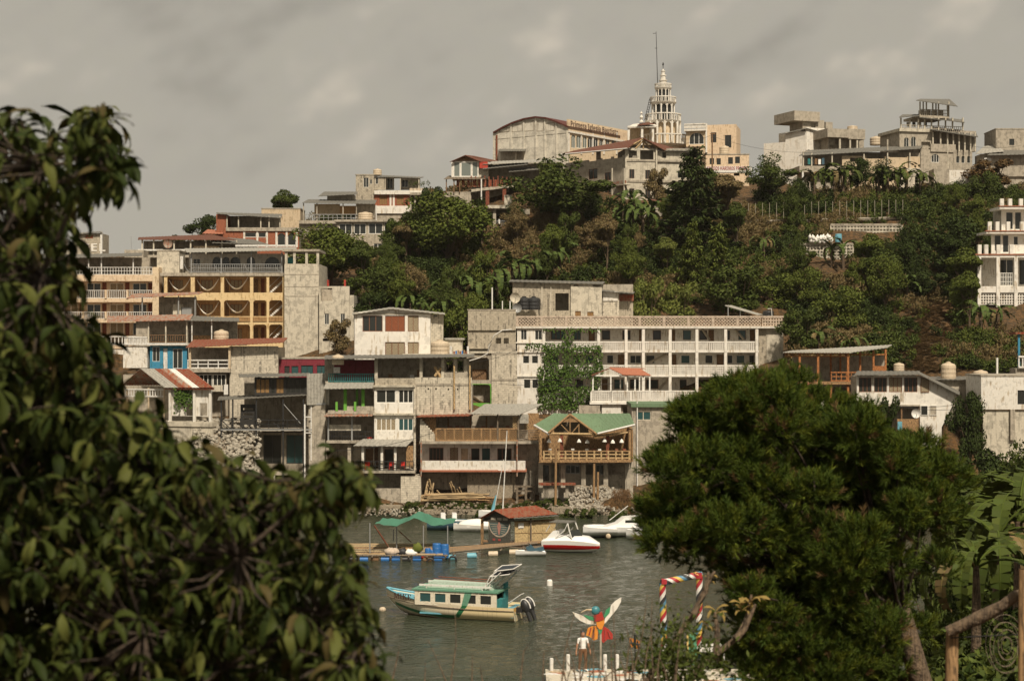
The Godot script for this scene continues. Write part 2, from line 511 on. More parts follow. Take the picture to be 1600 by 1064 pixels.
func leafy(key: String, r: float, g: float, b: float) -> void:
	var m := mat(key, lin(r, g, b), null, 1.0, 0.62)
	m.vertex_color_use_as_albedo = true
	m.metallic_specular = 0.2
	m.backlight_enabled = true
	m.backlight = lin(r * 0.55, g * 0.6, b * 0.4)
	m.cull_mode = BaseMaterial3D.CULL_DISABLED

func make_world() -> void:
	var cam := Camera3D.new()
	cam.name = "camera"
	cam.position = Vector3(0, CY, 0)
	cam.fov = rad_to_deg(2.0 * atan(532.0 / FX))
	cam.near = 0.1
	cam.far = 6000.0
	var at := CameraAttributesPhysical.new()
	at.frustum_focal_length = 58.5
	at.frustum_focus_distance = 165.0
	at.exposure_aperture = 2.6
	cam.attributes = at
	add_child(cam)
	cam.current = true

	var env := Environment.new()
	env.background_mode = Environment.BG_SKY
	var sky := Sky.new()
	var pano := PanoramaSkyMaterial.new()
	pano.panorama = sky_picture()
	pano.energy_multiplier = 0.83
	sky.sky_material = pano
	env.sky = sky
	env.tonemap_mode = Environment.TONE_MAPPER_LINEAR
	env.tonemap_exposure = 1.38
	env.sdfgi_enabled = true
	env.ssao_enabled = true
	env.ssil_enabled = true
	env.fog_enabled = true
	env.fog_density = 0.00006
	env.fog_light_color = lin(0.60, 0.57, 0.52)
	var we := WorldEnvironment.new()
	we.name = "world_environment"
	we.environment = env
	add_child(we)

	var sun := DirectionalLight3D.new()
	sun.name = "sun"
	sun.light_energy = 1.15
	sun.light_angular_distance = 4.0
	sun.light_color = lin(1.0, 0.885, 0.725)
	sun.shadow_enabled = true
	add_child(sun)
	sun.look_at_from_position(Vector3(0.17, 0.76, 0.62) * 100.0, Vector3.ZERO)

func sky_picture() -> ImageTexture:
	var W := 2048; var H := 1024
	var n := FastNoiseLite.new()
	n.seed = 19; n.frequency = 1.0; n.fractal_octaves = 6; n.fractal_gain = 0.56
	n.domain_warp_enabled = false
	var n2 := FastNoiseLite.new()
	n2.seed = 31; n2.frequency = 1.0; n2.fractal_octaves = 3
	var d := PackedByteArray()
	d.resize(W * H * 3)
	var dark := Color(0.575, 0.558, 0.518); var mid := Color(0.648, 0.628, 0.584); var pale := Color(0.785, 0.742, 0.675)
	for y in H:
		var el := (0.5 - (y + 0.5) / H) * PI
		for x in W:
			var c := mid
			if el > 0.0:
				var az := ((x + 0.5) / W - 0.5) * TAU
				var k := cos(el)
				var p := Vector3(sin(az) * k, sin(el), -cos(az) * k)
				var q := Vector3(p.x * 9.0 + p.y * 13.0, p.y * 10.0 - p.x * 3.0, p.z * 7.0)
				var a := n.get_noise_3dv(q) + 0.35 * n.get_noise_3dv(q * 2.7)
				var b := n2.get_noise_3dv(p * 3.5)
				var up := smoothstep(0.03, 0.15, el)
				var t := (a * 0.40 + b * 0.22 + 0.04) * lerpf(0.15, 1.0, up)
				c = mid.lerp(pale, smoothstep(0.04, 0.36, t)) if t > 0 else mid.lerp(dark, smoothstep(0.0, 0.36, -t))
			var j := (y * W + x) * 3
			d[j] = int(c.r * 255); d[j + 1] = int(c.g * 255); d[j + 2] = int(c.b * 255)
	return ImageTexture.create_from_image(Image.create_from_data(W, H, false, Image.FORMAT_RGB8, d))

# ---- terrain -------------------------------------------------------------------------------------------------
const TU := [-9000.0, 0.0, 250.0, 450.0, 600.0, 800.0, 1000.0, 1250.0, 1400.0, 1480.0, 1560.0, 1700.0, 9000.0]
const TD := [2.0, 8.0, 15.0, 25.0, 35.0, 50.0, 65.0, 72.0, 80.0, 100.0, 120.0, 136.0, 142.0, 146.0, 150.0, 154.0, 158.0, 166.0, 175.0, 182.0, 190.0, 200.0, 210.0, 220.0, 235.0, 250.0, 300.0, 420.0, 900.0]
var TT := []
var tn := FastNoiseLite.new()

func terrain_table() -> void:
	var near_l := [13.0, 12.0, 10.6, 8.0, 5.5, 1.5, -1.0, -2.0, -3.0, -4.0, -4.0, -3.0]
	var near_m := [13.0, 12.0, 10.8, 8.5, 6.3, 3.0, 0.6, -0.8, -2.5, -4.0, -4.0, -3.0]
	var near_r := [13.0, 12.1, 11.0, 8.7, 7.2, 5.0, 2.6, 1.4, 0.4, -0.5, -0.3, 0.2]
	var near_x := [13.0, 12.2, 11.2, 9.0, 7.8, 6.6, 5.4, 4.8, 4.4, 3.9, 3.9, 4.0]
	var far_l := [-0.8, 0.6, 2.0, 5.0, 7.0, 9.0, 11.0, 12.0, 15.0, 20.0, 23.0, 25.0, 27.0, 27.0, 25.0, 20.0, 10.0]
	var far_450 := [-0.8, 0.5, 1.5, 3.5, 6.0, 9.5, 11.5, 12.3, 16.5, 21.5, 25.0, 28.0, 30.0, 30.0, 28.0, 22.0, 10.0]
	var far_600 := [-0.8, 0.4, 0.9, 2.0, 5.0, 11.5, 13.5, 15.5, 19.0, 22.5, 25.5, 29.0, 33.0, 34.0, 32.0, 25.0, 10.0]
	var far_800 := [-0.8, 0.4, 0.9, 2.0, 3.0, 5.0, 7.0, 11.5, 17.0, 22.0, 28.0, 33.0, 38.0, 41.0, 41.0, 30.0, 10.0]
	var far_1000 := [-0.8, 0.4, 0.9, 2.0, 3.0, 5.0, 7.0, 12.0, 18.5, 23.5, 28.0, 32.0, 37.0, 41.0, 41.0, 30.0, 10.0]
	var far_1250 := [0.0, 2.0, 4.0, 6.0, 8.5, 11.5, 14.0, 16.5, 20.0, 24.0, 28.0, 31.5, 35.5, 38.5, 38.0, 30.0, 10.0]
	var far_1500 := [1.5, 3.0, 5.0, 7.0, 9.0, 12.0, 14.5, 16.5, 19.0, 23.0, 28.0, 32.0, 36.0, 38.0, 38.0, 30.0, 10.0]
	TT = [near_l + far_l, near_l + far_l, near_l + far_l, near_l + far_450, near_l + far_600, near_l + far_800, near_m + far_1000, near_m + far_1250, near_m + far_1500, near_r + far_1500, near_x + far_1500, near_x + far_1500, near_x + far_1500]
	tn.seed = 77; tn.frequency = 0.09; tn.fractal_octaves = 4

func ground_y(x: float, d: float) -> float:
	var u := 800.0 + FX * x / maxf(d, 0.5)
	var i := 0
	while i < TU.size() - 2 and u > TU[i + 1]: i += 1
	var j := 0
	while j < TD.size() - 2 and d > TD[j + 1]: j += 1
	var a := clampf((u - TU[i]) / (TU[i + 1] - TU[i]), 0, 1)
	var b := clampf((d - TD[j]) / (TD[j + 1] - TD[j]), 0, 1)
	var y: float = lerpf(lerpf(TT[i][j], TT[i + 1][j], a), lerpf(TT[i][j + 1], TT[i + 1][j + 1], a), b)
	return y + tn.get_noise_2d(x, d) * clampf(d / 140.0, 0.1, 1.0) * 0.9

func make_terrain() -> void:
	terrain_table()
	var us := []
	for u in range(-9000, -400, 1500): us.append(float(u))
	for u in range(-300, 1900, 14): us.append(float(u))
	for u in range(1900, 10000, 1500): us.append(float(u))
	var ds := []
	var d := 1.5
	while d < 60: ds.append(d); d *= 1.09
	while d < 135: ds.append(d); d += 4.0
	while d < 262: ds.append(d); d += 1.25
	while d < 950: ds.append(d); d *= 1.1
	var m := MB.new()
	var rows := []
	for dd in ds:
		var r := []
		for u in us:
			var x: float = (u - 800.0) / FX * dd
			r.append(Vector3(x, ground_y(x, dd), -dd))
		rows.append(r)
	rows.reverse()
	m.skin(rows)
	var o := add_top("ground", m.mesh(), M.soil)
	o.set_meta("kind", "structure")
	tag(o, "brown earth hillside rising from the lake", "ground")
	# lake
	var w := MB.new()
	var wn := FastNoiseLite.new()
	wn.seed = 5; wn.frequency = 0.5; wn.fractal_octaves = 3
	var wr := []
	var wd := 38.0
	while wd < 170.0:
		var r := []
		for k in 300:
			var u := -250.0 + k * 7.0
			var x := (u - 800.0) / FX * wd
			# a passing swell crosses the near water
			var s := wd - (72.5 + 0.10 * (x + 5.0))
			var sw := 0.30 * exp(-s * s / 1.3) + 0.18 * exp(-(s + 3.4) * (s + 3.4) / 1.3)
			r.append(Vector3(x, sw + 0.035 * wn.get_noise_2d(x, wd), -wd))
		wr.append(r)
		wd += 0.16 + 0.0035 * (wd - 38.0)
	wr.reverse()
	var uvs := []
	for r in wr:
		var q := []
		for p in r: q.append(Vector2(p.x, p.z) / 14.0)
		uvs.append(q)
	w.skin(wr, Color.WHITE, uvs)
	var nn := FastNoiseLite.new()
	nn.seed = 8; nn.frequency = 0.022; nn.fractal_octaves = 5; nn.fractal_gain = 0.62
	var ni := nn.get_seamless_image(1024, 1024)
	ni.bump_map_to_normal_map(10.0)
	var wm := mat("lake_water", lin(0.034, 0.041, 0.024), null, 1.0, 0.07)
	wm.normal_enabled = true
	wm.normal_texture = ImageTexture.create_from_image(ni)
	wm.normal_scale = 1.0
	wm.metallic_specular = 0.38
	var lo := add_top("water", w.mesh(), wm)
	lo.set_meta("kind", "structure")
	tag(lo, "dark green rippled lake water", "water")

func add_top(nm: String, mesh: Mesh, mt: Material, xf := Transform3D()) -> MeshInstance3D:
	var o := MeshInstance3D.new()
	o.name = numbered(nm)
	o.mesh = mesh
	o.material_override = mt
	o.transform = xf
	add_child(o)
	return o

func w(u0, v0, u1, v1, n = 2, f = null, p = null) -> Array: return [u0, v0, u1, v1, "w", n, f, p]
func op(u0, v0, u1, v1) -> Array: return [u0, v0, u1, v1, "o"]
func dr(u0, v0, u1, v1, m = null) -> Array: return [u0, v0, u1, v1, "d", 1, m]

# a closed storey block: front wall with openings, side walls, back wall, floor and roof slab
func shell(u0: float, v0: float, u1: float, v1: float, z: float, dep: float, mt: Material, holes := [], slab: Material = null, side: Material = null) -> void:
	var A := L(u0, v1, z); var B := L(u1, v0, z)
	var t := 0.2
	wall("wall", u0, v0, u1, v1, z, t, mt, holes)
	var sm := side if side else mt
	lbox("side_wall", Vector3(A.x, A.y, z - t), Vector3(A.x + t, B.y, z - dep), sm)
	lbox("side_wall", Vector3(B.x - t, A.y, z - t), Vector3(B.x, B.y, z - dep), sm)
	lbox("back_wall", Vector3(A.x + t, A.y, z - dep + t), Vector3(B.x - t, B.y, z - dep), sm)
	lbox("roof_slab", Vector3(A.x - 0.06, B.y, z + 0.06), Vector3(B.x + 0.06, B.y + 0.14, z - dep - 0.06), slab if slab else M.concrete)
	lbox("floor_slab", Vector3(A.x + t, A.y, z - t), Vector3(B.x - t, A.y + 0.12, z - dep + t), M.concrete)

# foundations reaching down into the slope
func footing(u0: float, u1: float, v: float, z: float, dep: float, mt: Material, deep := 7.0) -> void:
	var a := L(u0, v, z); var b := L(u1, v, z)
	lbox("foundation", Vector3(a.x + 0.01, a.y - deep, z - 0.02), Vector3(b.x - 0.01, a.y - 0.003, z - dep), mt)

func post(nm: String, u: float, v0: float, v1: float, z: float, wd: float, mt: Material) -> void:
	var a := L(u, v1, z); var b := L(u, v0, z)
	lbox(nm, Vector3(a.x - wd / 2, a.y, z - wd / 2), Vector3(a.x + wd / 2, b.y, z + wd / 2), mt)

func posts(nm: String, us: Array, v0: float, v1: float, z: float, wd: float, mt: Material) -> void:
	for u in us: post(nm, u, v0, v1, z, wd, mt)

func water_tank(label: String, at: Vector3, r: float, h: float, mt: Material, grp := "") -> void:
	thing("water_tank", label, "water tank", at, 0, grp)
	var m := MB.new()
	var pr := [[0.0, 0.0], [r * 0.97, 0.0]]
	for k in 7:
		var y := h * 0.82 * k / 6.0
		pr.append([r * (1.0 if k % 2 else 0.965), y + 0.01])
	pr.append_array([[r * 0.8, h * 0.92], [r * 0.35, h * 0.99], [r * 0.33, h * 1.0]])
	m.lathe(pr, 18)
	add("tank_body", m.mesh(), mt)
	var c := MB.new()
	c.lathe([[r * 0.3, h * 0.99], [r * 0.3, h * 1.06], [0.0, h * 1.08]], 12)
	add("lid", c.mesh(), mt)


# ---------------------------------------------------------------------------------------------------------------
func hotel_yellow() -> void:
	keep.append([60, 560, 160, 205])
	thing("hotel_building", "yellow three storey hotel with arcaded galleries and hammocks", "building", px(348, 560, 185))
	var us := [[259, 296], [302, 343], [348, 389], [394, 415], [419, 440]]
	var holes := []
	for r in [[431, 457], [469, 494], [507, 534], [545, 562]]:
		for p in us:
			holes.append([p[0], r[0], p[1], r[1], "r"])
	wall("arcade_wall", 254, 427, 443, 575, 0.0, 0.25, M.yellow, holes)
	var back := []
	for r in [[434, 457], [472, 494], [510, 534]]:
		for p in us.slice(0, 3):
			back.append(w(p[0] + 10, r[0] + 3, p[1] - 12, r[1] - 4, 3, M.brown_frame, M.curtain))
			back.append(dr(p[0] + 2, r[0] + 2, p[0] + 8, r[1], M.wood_dark))
		back.append(dr(394, r[0] + 1, 402, r[1], M.wood_dark))
		back.append(dr(406, r[0] + 1, 412, r[1], M.wood_red))
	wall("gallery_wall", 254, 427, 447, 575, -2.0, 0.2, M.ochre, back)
	for v in [427, 459, 497, 537]:
		box("floor_slab", 254, v, 443, v + 2.6, -0.25, 1.75, M.cream)
	box("end_wall", 254, 429, 255.5, 575, -0.26, 1.7, M.yellow)
	box("back_block", 254, 428, 443, 575, -2.25, 7.0, M.concrete)
	footing(254, 443, 575, 0.0, 8.0, M.concrete, 8)
	for r in [[495, 502], [459.5, 466.5]]:
		if r[0] > 470:
			for p in us: pierced("pierced_parapet", p[0], r[0], p[1], r[1], 0.03, 0.17, M.ochre)
	# stair flights in the end bay
	for r in [[431, 457], [469, 494], [507, 534]]:
		var m := MB.new()
		var n := 9
		var a := L(441, r[0] + 8, -1.2); var b := L(420, r[1] + 2, -1.2)
		for k in n:
			var p := a.lerp(b, float(k) / n)
			m.box(p + Vector3(-0.2, -0.16, -0.4), p + Vector3(0.03, 0.03, 0.4))
		m.bar(a + Vector3(0, 0.75, 0.42), b + Vector3(0, 0.75, 0.42), 0.03, 4)
		add("stair_flight", m.mesh(), M.white_paint)
	# roof terrace
	box("terrace_slab", 248, 426, 446, 431, 0.12, 8.0, M.concrete)
	rail("iron_railing", 297, 412, 440, 425, 0.0, 40, M.steel_grey, 0.05, 1)
	for u in [297, 344, 391, 439]:
		post("roof_post", u, 393, 426, 0.0, 0.12, M.steel_grey)
		var m := MB.new()
		for s in [-1, 1]:
			var pts := []; var rr := []
			for k in 7:
				var t := k / 6.0
				pts.append(L(u, 426) + Vector3(s * (0.05 + 0.75 * t * t), 1.0 * (1 - sqrt(1 - minf(1.0, t * t))) + 0.0, 0.06)); rr.append(0.03)
			m.tube(pts, rr, 4)
		add("curved_bracket", m.mesh(), M.steel_grey)
	var ah := []
	for p in [[330, 345], [345.5, 357], [358, 374], [384, 397], [412, 436]]: ah.append([p[0], 401, p[1], 417, "a", 1, M.black_frame, M.glass])
	ah.append(w(300, 404, 311, 415, 2))
	wall("terrace_wall", 293, 396, 441, 426, -3.4, 0.2, M.white, ah)
	box("terrace_room", 293, 397, 441, 426, -3.6, 3.5, M.concrete)
	sheet("roof_sheet", L(286, 388, -4.0), L(462, 386, -4.0), L(462, 390.5, 0.6), L(290, 394, 0.6), M.galvanised, 0.05, 0.4)
	for k in 6:
		var u: float = 300 + k * 26
		lbox("table", L(u, 418, -1.4) + Vector3(-0.5, -0.04, -0.3), L(u, 418, -1.4) + Vector3(0.5, 0.03, 0.3), M.wood_dark)
	# hammocks, each a thing
	var hi := 0
	for h in [[262, 295, 438, 455, "first top gallery bay"], [306, 340, 438, 455, "second top gallery bay"], [351, 386, 435, 453, "third top gallery bay"], [306, 340, 474, 493, "second middle gallery bay"], [352, 387, 472, 490, "third middle gallery bay"]]:
		thing("hammock", "white hammock slung across the %s of the yellow hotel" % h[4], "hammock", px(h[0], h[3], 185.6), 0, "hammocks in the yellow hotel")
		FR = Transform3D(Basis(), px(348, 560, 185))
		var a := L(h[0], h[2], -0.6); var b := L(h[1], h[2] - 2, -0.6)
		var sag: float = (h[3] - h[2]) / FX * 185.0
		var rows := []
		for k in 13:
			var t := k / 12.0
			var c := a.lerp(b, t) + Vector3(0, -sag * (1.0 - (2 * t - 1) * (2 * t - 1)), 0)
			var hw := 0.04 + 0.35 * sin(PI * t)
			rows.append([c + Vector3(0, 0.12, -hw), c + Vector3(0, -0.02, -hw * 0.4), c + Vector3(0, -0.03, hw * 0.4), c + Vector3(0, 0.12, hw)])
		var m := MB.new()
		m.skin(rows)
		add("hammock_cloth", m.mesh(), M.hammock)
		hi += 1

	# cream wing
	thing("hotel_wing", "peach coloured hotel wing with white balcony railings beside the arcaded hotel", "building", px(170, 560, 185.5))
	for r in [[439, 466, 453, 466], [472, 497, 487, 498], [501, 525, 525, 539]]:
		var bh := []
		for k in 4:
			var u: float = 95 + k * 36
			bh.append(w(u + 2, r[0] + 3, u + 24, r[1] - 1, 2, M.white_frame, M.glass if k % 2 else M.curtain))
			bh.append(dr(u + 26, r[0] + 2, u + 33, r[1], M.wood_red))
		wall("balcony_wall", 60, r[0], 236, r[1] + 2, -1.8, 0.2, M.peach, bh)
	for v in [429, 466, 498, 539]:
		box("balcony_slab", 60, v, 238, v + (10 if v == 429 else 6), 0.0, 1.8, M.peach)
	for r in [[453, 466], [487, 498], [525, 539]]:
		rail("white_railing", 60, r[0], 236, r[1], -0.08, 60 if r[0] < 520 else 30, M.white_paint, 0.05 if r[0] < 520 else 0.1)
		posts("rail_post", [90, 127, 163, 197], r[0] - 0.5, r[1], 0.0, 0.22, M.peach)
	rail("white_railing", 60, 417, 236, 429, -0.08, 40, M.white_paint, 0.05, 1)
	posts("roof_post", [90, 115, 136, 156, 206], 403, 429, -0.1, 0.12, M.white_paint)
	box("terrace_wall", 60, 402, 232, 429, -4.0, 0.3, M.concrete)
	sheet("roof_sheet", L(60, 398, -4.2), L(220, 395, -4.2), L(219, 399.5, 0.5), L(60, 404, 0.5), M.galvanised_dark, 0.05, 0.4)
	box("corner_pier", 236, 417, 246, 575, 0.12, 2.2, M.cream)
	box("gap_wall", 246, 428, 254, 575, -2.4, 0.3, M.concrete)
	box("back_block", 60, 430, 254, 575, -2.71, 6.5, M.concrete)
	box("base_wall", 60, 545, 236, 575, -0.1, 1.6, M.white)
	footing(60, 254, 575, 0.0, 8.0, M.concrete, 8)
	# painted block on the roof between the wings
	thing("roof_room", "small plastered rooftop room with faded writing between the hotel wings", "roof room", px(262, 426, 187))
	shell(243, 392, 278, 426, 0, 3.5, M.concrete_pale, [])
	box("terrace_door", 279, 400, 284, 420, -0.5, 0.1, M.white_paint)

	# white side block
	thing("concrete_block_building", "tall blank whitewashed concrete block with open top frame beside the yellow hotel", "building", px(470, 560, 184))
	box("wall", 443, 412, 497, 575, 0.15, 9.0, M.concrete_pale)
	for v in [428, 447, 462]:
		box("tie_beam", 443.3, v, 496.7, v + 1.3, 0.17, 0.02, M.concrete)
	posts("frame_post", [446, 459, 478, 495.5], 392, 412, 0.0, 0.28, M.concrete_pale)
	box("top_beam", 440, 389, 498, 392.5, 0.3, 6.0, M.concrete)
	posts("frame_post", [446, 495.5], 392, 412, -5.5, 0.28, M.concrete_pale)
	box("tarpaulin", 447, 402, 458, 411, -0.9, 0.05, M.teal)
	footing(443, 497, 575, 0.15, 9.0, M.concrete, 8)
	thing("plastered_house", "low whitewashed house with slit windows beside the tall blank block", "building", px(525, 560, 183))
	wall("wall", 497.5, 447, 545, 575, 0, 0.25, M.concrete_pale, [op(500, 450, 518, 470), w(506, 490, 513, 507, 2, M.white_frame), w(531, 490, 538, 507, 2, M.white_frame), op(503, 529, 513, 533)])
	box("side_wall", 545, 461, 552, 575, -0.3, 6.0, M.concrete_pale)
	box("room_floor", 498, 471, 545, 473, -0.25, 4.0, M.concrete)
	box("rear_wall", 497.5, 452, 545, 575, -4.3, 0.3, M.concrete)
	posts("rebar_column", [511.5, 538], 437, 447, -0.1, 0.22, M.red)
	footing(497.5, 552, 575, 0.0, 6.0, M.concrete, 8)

func house_white() -> void:
	keep.append([545, 700, 150, 178])
	thing("white_house", "white two storey house with brown framed windows and pale curtains", "house", px(612, 560, 166), 2)
	var F: Material = M.brown_frame
	shell(553, 491, 672, 575, 0, 8, M.white_clean, [w(565.5, 493, 597, 518, 3, F, M.glass), w(601, 493, 632, 518, 3, F, M.curtain_rust), w(636.5, 493, 653.5, 518, 2, F, M.curtain), w(601, 534.5, 632, 558, 3, F, M.curtain), w(636.5, 534.5, 653.5, 558, 2, F, M.curtain)], M.concrete)
	var g := MB.new()
	var a := L(553, 491); var b := L(610, 483); var c := L(672, 491)
	g.prism(PackedVector2Array([Vector2(a.x, a.y + 0.145), Vector2(c.x, a.y + 0.145), Vector2(c.x, c.y + 0.2), Vector2(b.x, b.y), Vector2(a.x, a.y + 0.16)]), -0.3, -0.004)
	add("gable", g.mesh(), M.white_clean)
	sheet("roof_sheet", L(549, 491, 0.4), L(610, 482, 0.4), L(610, 480, -8.3), L(549, 489, -8.3), M.galvanised, 0.06, 0.5)
	sheet("roof_sheet", L(610, 482, 0.42), L(695, 491, 0.42), L(695, 489, -8.3), L(610, 480, -8.3), M.galvanised, 0.06, 0.5)
	wall("side_annex", 672.3, 491, 692, 575, -0.4, 6, M.block_pale, [])
	box("vent", 677.5, 492.5, 683, 495, -0.37, 0.03, M.galvanised_dark)
	footing(553, 692, 575, 0, 8, M.concrete, 6)
	water_tank("pale plastic water tank beside the white two storey house", px(687, 556, 163), 0.95, 1.5, M.tank_beige)
	# flat terrace with flower pots beyond
	thing("roof_terrace", "low flat roof terrace with potted plants behind the open topped block house", "terrace", px(710, 556, 162))
	box("terrace_slab", 628, 553.2, 738, 557, 0.0, 6.0, M.concrete_pale)
	posts("terrace_post", [704, 731], 541, 553, -0.2, 0.2, M.white_paint)
	box("shed_roof", 694, 528, 725, 531, -3.5, 3.0, M.galvanised)
	box("shed_wall", 697, 531, 722, 553, -3.7, 2.5, M.concrete_pale)
	for k in 7: box("flower_pot", 708 + k * 3.2, 549 - k % 3, 710.4 + k * 3.2, 553.2, -0.3 - 0.1 * (k % 2), 0.2, [M.rust, M.plastic_blue, M.wood][k % 3])

func hotel_white() -> void:
	keep.append([725, 1235, 150, 190])
	thing("hotel_gallery_building", "long white hotel with three open galleries and pierced roof parapet", "building", px(1000, 640, 175), -2)
	var fl := [[512, 534, 550], [551, 571, 588], [589, 611, 630], [631, 650, 660]]
	# enclosed corner bay
	var bay := [w(814, 515, 823, 531, 2), w(836, 516, 847, 531, 2), w(817, 556, 827, 568, 1), w(831, 556, 841, 568, 1), w(818.5, 593, 829, 607, 1), w(831.5, 593, 841, 607, 1)]
	wall("bay_wall", 808, 512, 849, 660, 0.02, 0.25, M.white_clean, bay)
	box("bay_side", 848.6, 512, 850, 660, -0.25, 2.0, M.white)
	for v in [534.5, 549, 587]: box("bay_band", 805.5, v, 849, v + 2, 0.16, 0.13, M.white_clean)
	# galleries
	var gw := [
		[[861, 884, 3], [897, 908, 2], [920, 930, 0], [941, 954, 1], [973, 986, 1], [999, 1003, 0], [1021, 1034, 1], [1051, 1056, 0], [1068, 1081, 1], [1094, 1106, 1], [1108, 1117, 0], [1138, 1142, 1], [1155, 1167, 1], [1173, 1181, 0]],
		[[858, 873, 2], [895, 908, 2], [915, 928, 1], [949, 959, 1], [966, 977, 0], [985, 1003, 2], [1010, 1024, 1], [1051, 1058, 0], [1065, 1079, 1], [1103, 1115, 1], [1121, 1132, 0], [1138, 1146, 1], [1152, 1165, 1], [1172, 1180, 1]],
		[[858, 878, 2], [899, 912, 1], [940, 950, 0], [960, 975, 1], [985, 1000, 2], [1010, 1030, 1], [1063, 1074, 1], [1090, 1110, 1], [1130, 1150, 1]]]
	for f in 3:
		var hs := []
		for g in gw[f]:
			if g[2] == 0: hs.append(dr(g[0], fl[f][0] + 3, g[1], fl[f][2] - 3, M.wood_dark))
			else: hs.append(w(g[0], fl[f][0] + 4, g[1], fl[f][1] - 3, g[2], M.white_frame if f % 2 else M.brown_frame, M.glass_teal if (g[0] % 3) == 0 else M.glass))
		wall("gallery_wall", 849, fl[f][0], 1189, fl[f][2] + 1, -1.9, 0.2, M.white, hs)
		box("gallery_slab", 849.5, fl[f][2] - 2.2, 1187, fl[f][2] + 0.8, 0.1, 2.0, M.white_clean)
		for g in [[[849, 936], [936, 979], [979, 1006], [1006, 1048], [1048, 1090], [1090, 1135], [1135, 1186]]]:
			for p in g:
				if f == 2 and p[0] > 1060: continue
				pierced("pierced_railing", p[0] + 2, fl[f][1] + 1.2, p[1] - 1.5, fl[f][2] - 2.3, 0.0, 0.2, M.white_clean)
				box("rail_cap", p[0], fl[f][1] - 0.6, p[1] - 0.3, fl[f][1] + 1.4, 0.08, 0.16, M.white_clean)
		posts("column", [850, 936, 979, 1006, 1048, 1090, 1135, 1184], fl[f][0] - 0.5, fl[f][2], 0.02, 0.3, M.white_clean)
	wall("lower_wall", 849, 630, 1189, 660, -0.1, 0.2, M.white, [op(975, 634, 990, 655)])
	# stairs seen in two bays
	for s in [[1012, 568, 1046, 552], [1030, 609, 1046, 592], [1110, 531, 1098, 514], [1164, 531, 1150, 514]]:
		var m := MB.new()
		m.bar(L(s[0], s[1], -1.2), L(s[2], s[3], -1.2), 0.13, 4)
		add("stair_flight", m.mesh(), M.concrete)
	# parapet
	box("roof_slab", 805, 510, 1226, 513, 0.25, 9.0, M.white)
	for k in 10:
		var u0 := 808.0 + k * 38.4
		pierced("pierced_parapet", u0 + 1.5, 496, u0 + 37, 509.8, 0.12, 0.36, M.pink, true)
		post("parapet_pier", u0, 494, 510, 0.12, 0.24, M.pink)
	box("parapet_cap", 806, 493.5, 1190, 496, 0.22, 0.22, M.pink)
	pierced("pierced_parapet", 1193, 496, 1223, 509.8, -0.3, 0.3, M.pink, false)
	box("parapet_cap", 1190.3, 493.5, 1226, 496, -0.2, 0.22, M.pink)
	box("end_wall", 1187, 513, 1199, 660, -0.4, 8.0, M.block)
	box("end_tower", 1199, 513, 1225.5, 660, -0.3, 8.2, M.concrete_pale)
	box("back_block", 850, 514, 1187, 660, -2.2, 6.5, M.concrete)
	footing(808, 1226, 660, -0.1, 8.5, M.block, 6)

	# timber pavilion on the terrace in front
	thing("terrace_pavilion", "terrace pavilion with red pitched roof and white posts before the gallery hotel", "pavilion", px(975, 630, 170.5), -2)
	sheet("roof_sheet", L(953, 575.5, 0.0), L(1001, 576, 0.0), L(1019, 587, 1.0), L(975, 586, 1.6), M.tile_red, 0.06, 0.3)
	sheet("roof_sheet", L(953, 575.5, 0.0), L(953, 575.5, -2.4), L(925, 586, -2.2), L(925, 587, 1.4), M.brown_roof, 0.06, 0.3)
	sheet("roof_sheet", L(953, 575.7, -0.05), L(1001, 575.5, -0.1), L(1010, 576, -3), L(953, 574, -3), M.tile_red, 0.06, 0.3)
	posts("post", [927, 955, 981, 993, 1006, 1016], 587, 612, 0.9, 0.14, M.white_frame)
	posts("post", [940, 970, 1000], 587, 612, -1.6, 0.12, M.white_frame)
	box("eave_beam", 926, 586, 1017, 588, 0.98, 0.14, M.white_frame)
	box("terrace_slab", 922, 629, 1057, 632, 1.2, 4.2, M.white_clean)
	for p in [[924, 955], [957, 986], [986, 1014], [1016, 1040], [1040, 1055]]:
		pierced("pierced_railing", p[0] + 1.5, 612.5, p[1] - 1, 627, 1.0, 0.19, M.white_clean)
		box("rail_cap", p[0], 610.5, p[1] - 0.1, 612.6, 1.08, 0.16, M.white_clean)
		box("rail_base", p[0], 627, p[1] - 0.1, 629, 1.09, 0.18, M.white_clean)
		post("rail_pier", p[0] + 0.5, 612.7, 627, 1.0, 0.2, M.white_clean)
	wall("under_wall", 924, 632, 1055, 660, 0.6, 0.25, M.concrete, [op(974, 635, 990, 655)])
	box("under_block", 925, 633, 1054, 660, -1.2, 1.5, M.concrete)
	footing(924, 1055, 660, 0.6, 4.0, M.block, 5)
	box("rock_face", 905, 634, 938, 660, 1.4, 0.8, M.concrete)
	box("white_panel", 941, 632.4, 971, 648, 0.9, 0.28, M.white)

	# roof structures of the complex
	thing("block_penthouse", "unfinished grey block penthouse with a pale rendered end on the hotel roof", "building", px(870, 500, 178), -2)
	wall("block_wall", 801, 441, 892, 510, 0, 0.2, M.block, [op(868, 458, 889, 485)])
	box("post_strip", 842, 457, 845, 492, 0.03, 0.03, M.concrete)
	wall("rendered_wall", 892.2, 444, 941, 510, 0.25, 0.25, M.concrete_pale, [w(899, 486, 908, 497, 2, M.brown_frame, M.curtain_brown), w(918, 487, 928, 497, 2, M.brown_frame, M.curtain_brown), op(897, 444.6, 904, 447), op(927, 444.4, 939, 448)])
	wall("annex_wall", 942, 455, 968, 510, -0.4, 0.2, M.block_pale, [])
	wall("annex_wall", 968, 457, 990, 510, -1.2, 0.2, M.block, [])
	box("rusty_panel", 967, 460, 991, 470, -1.0, 0.05, M.rust)
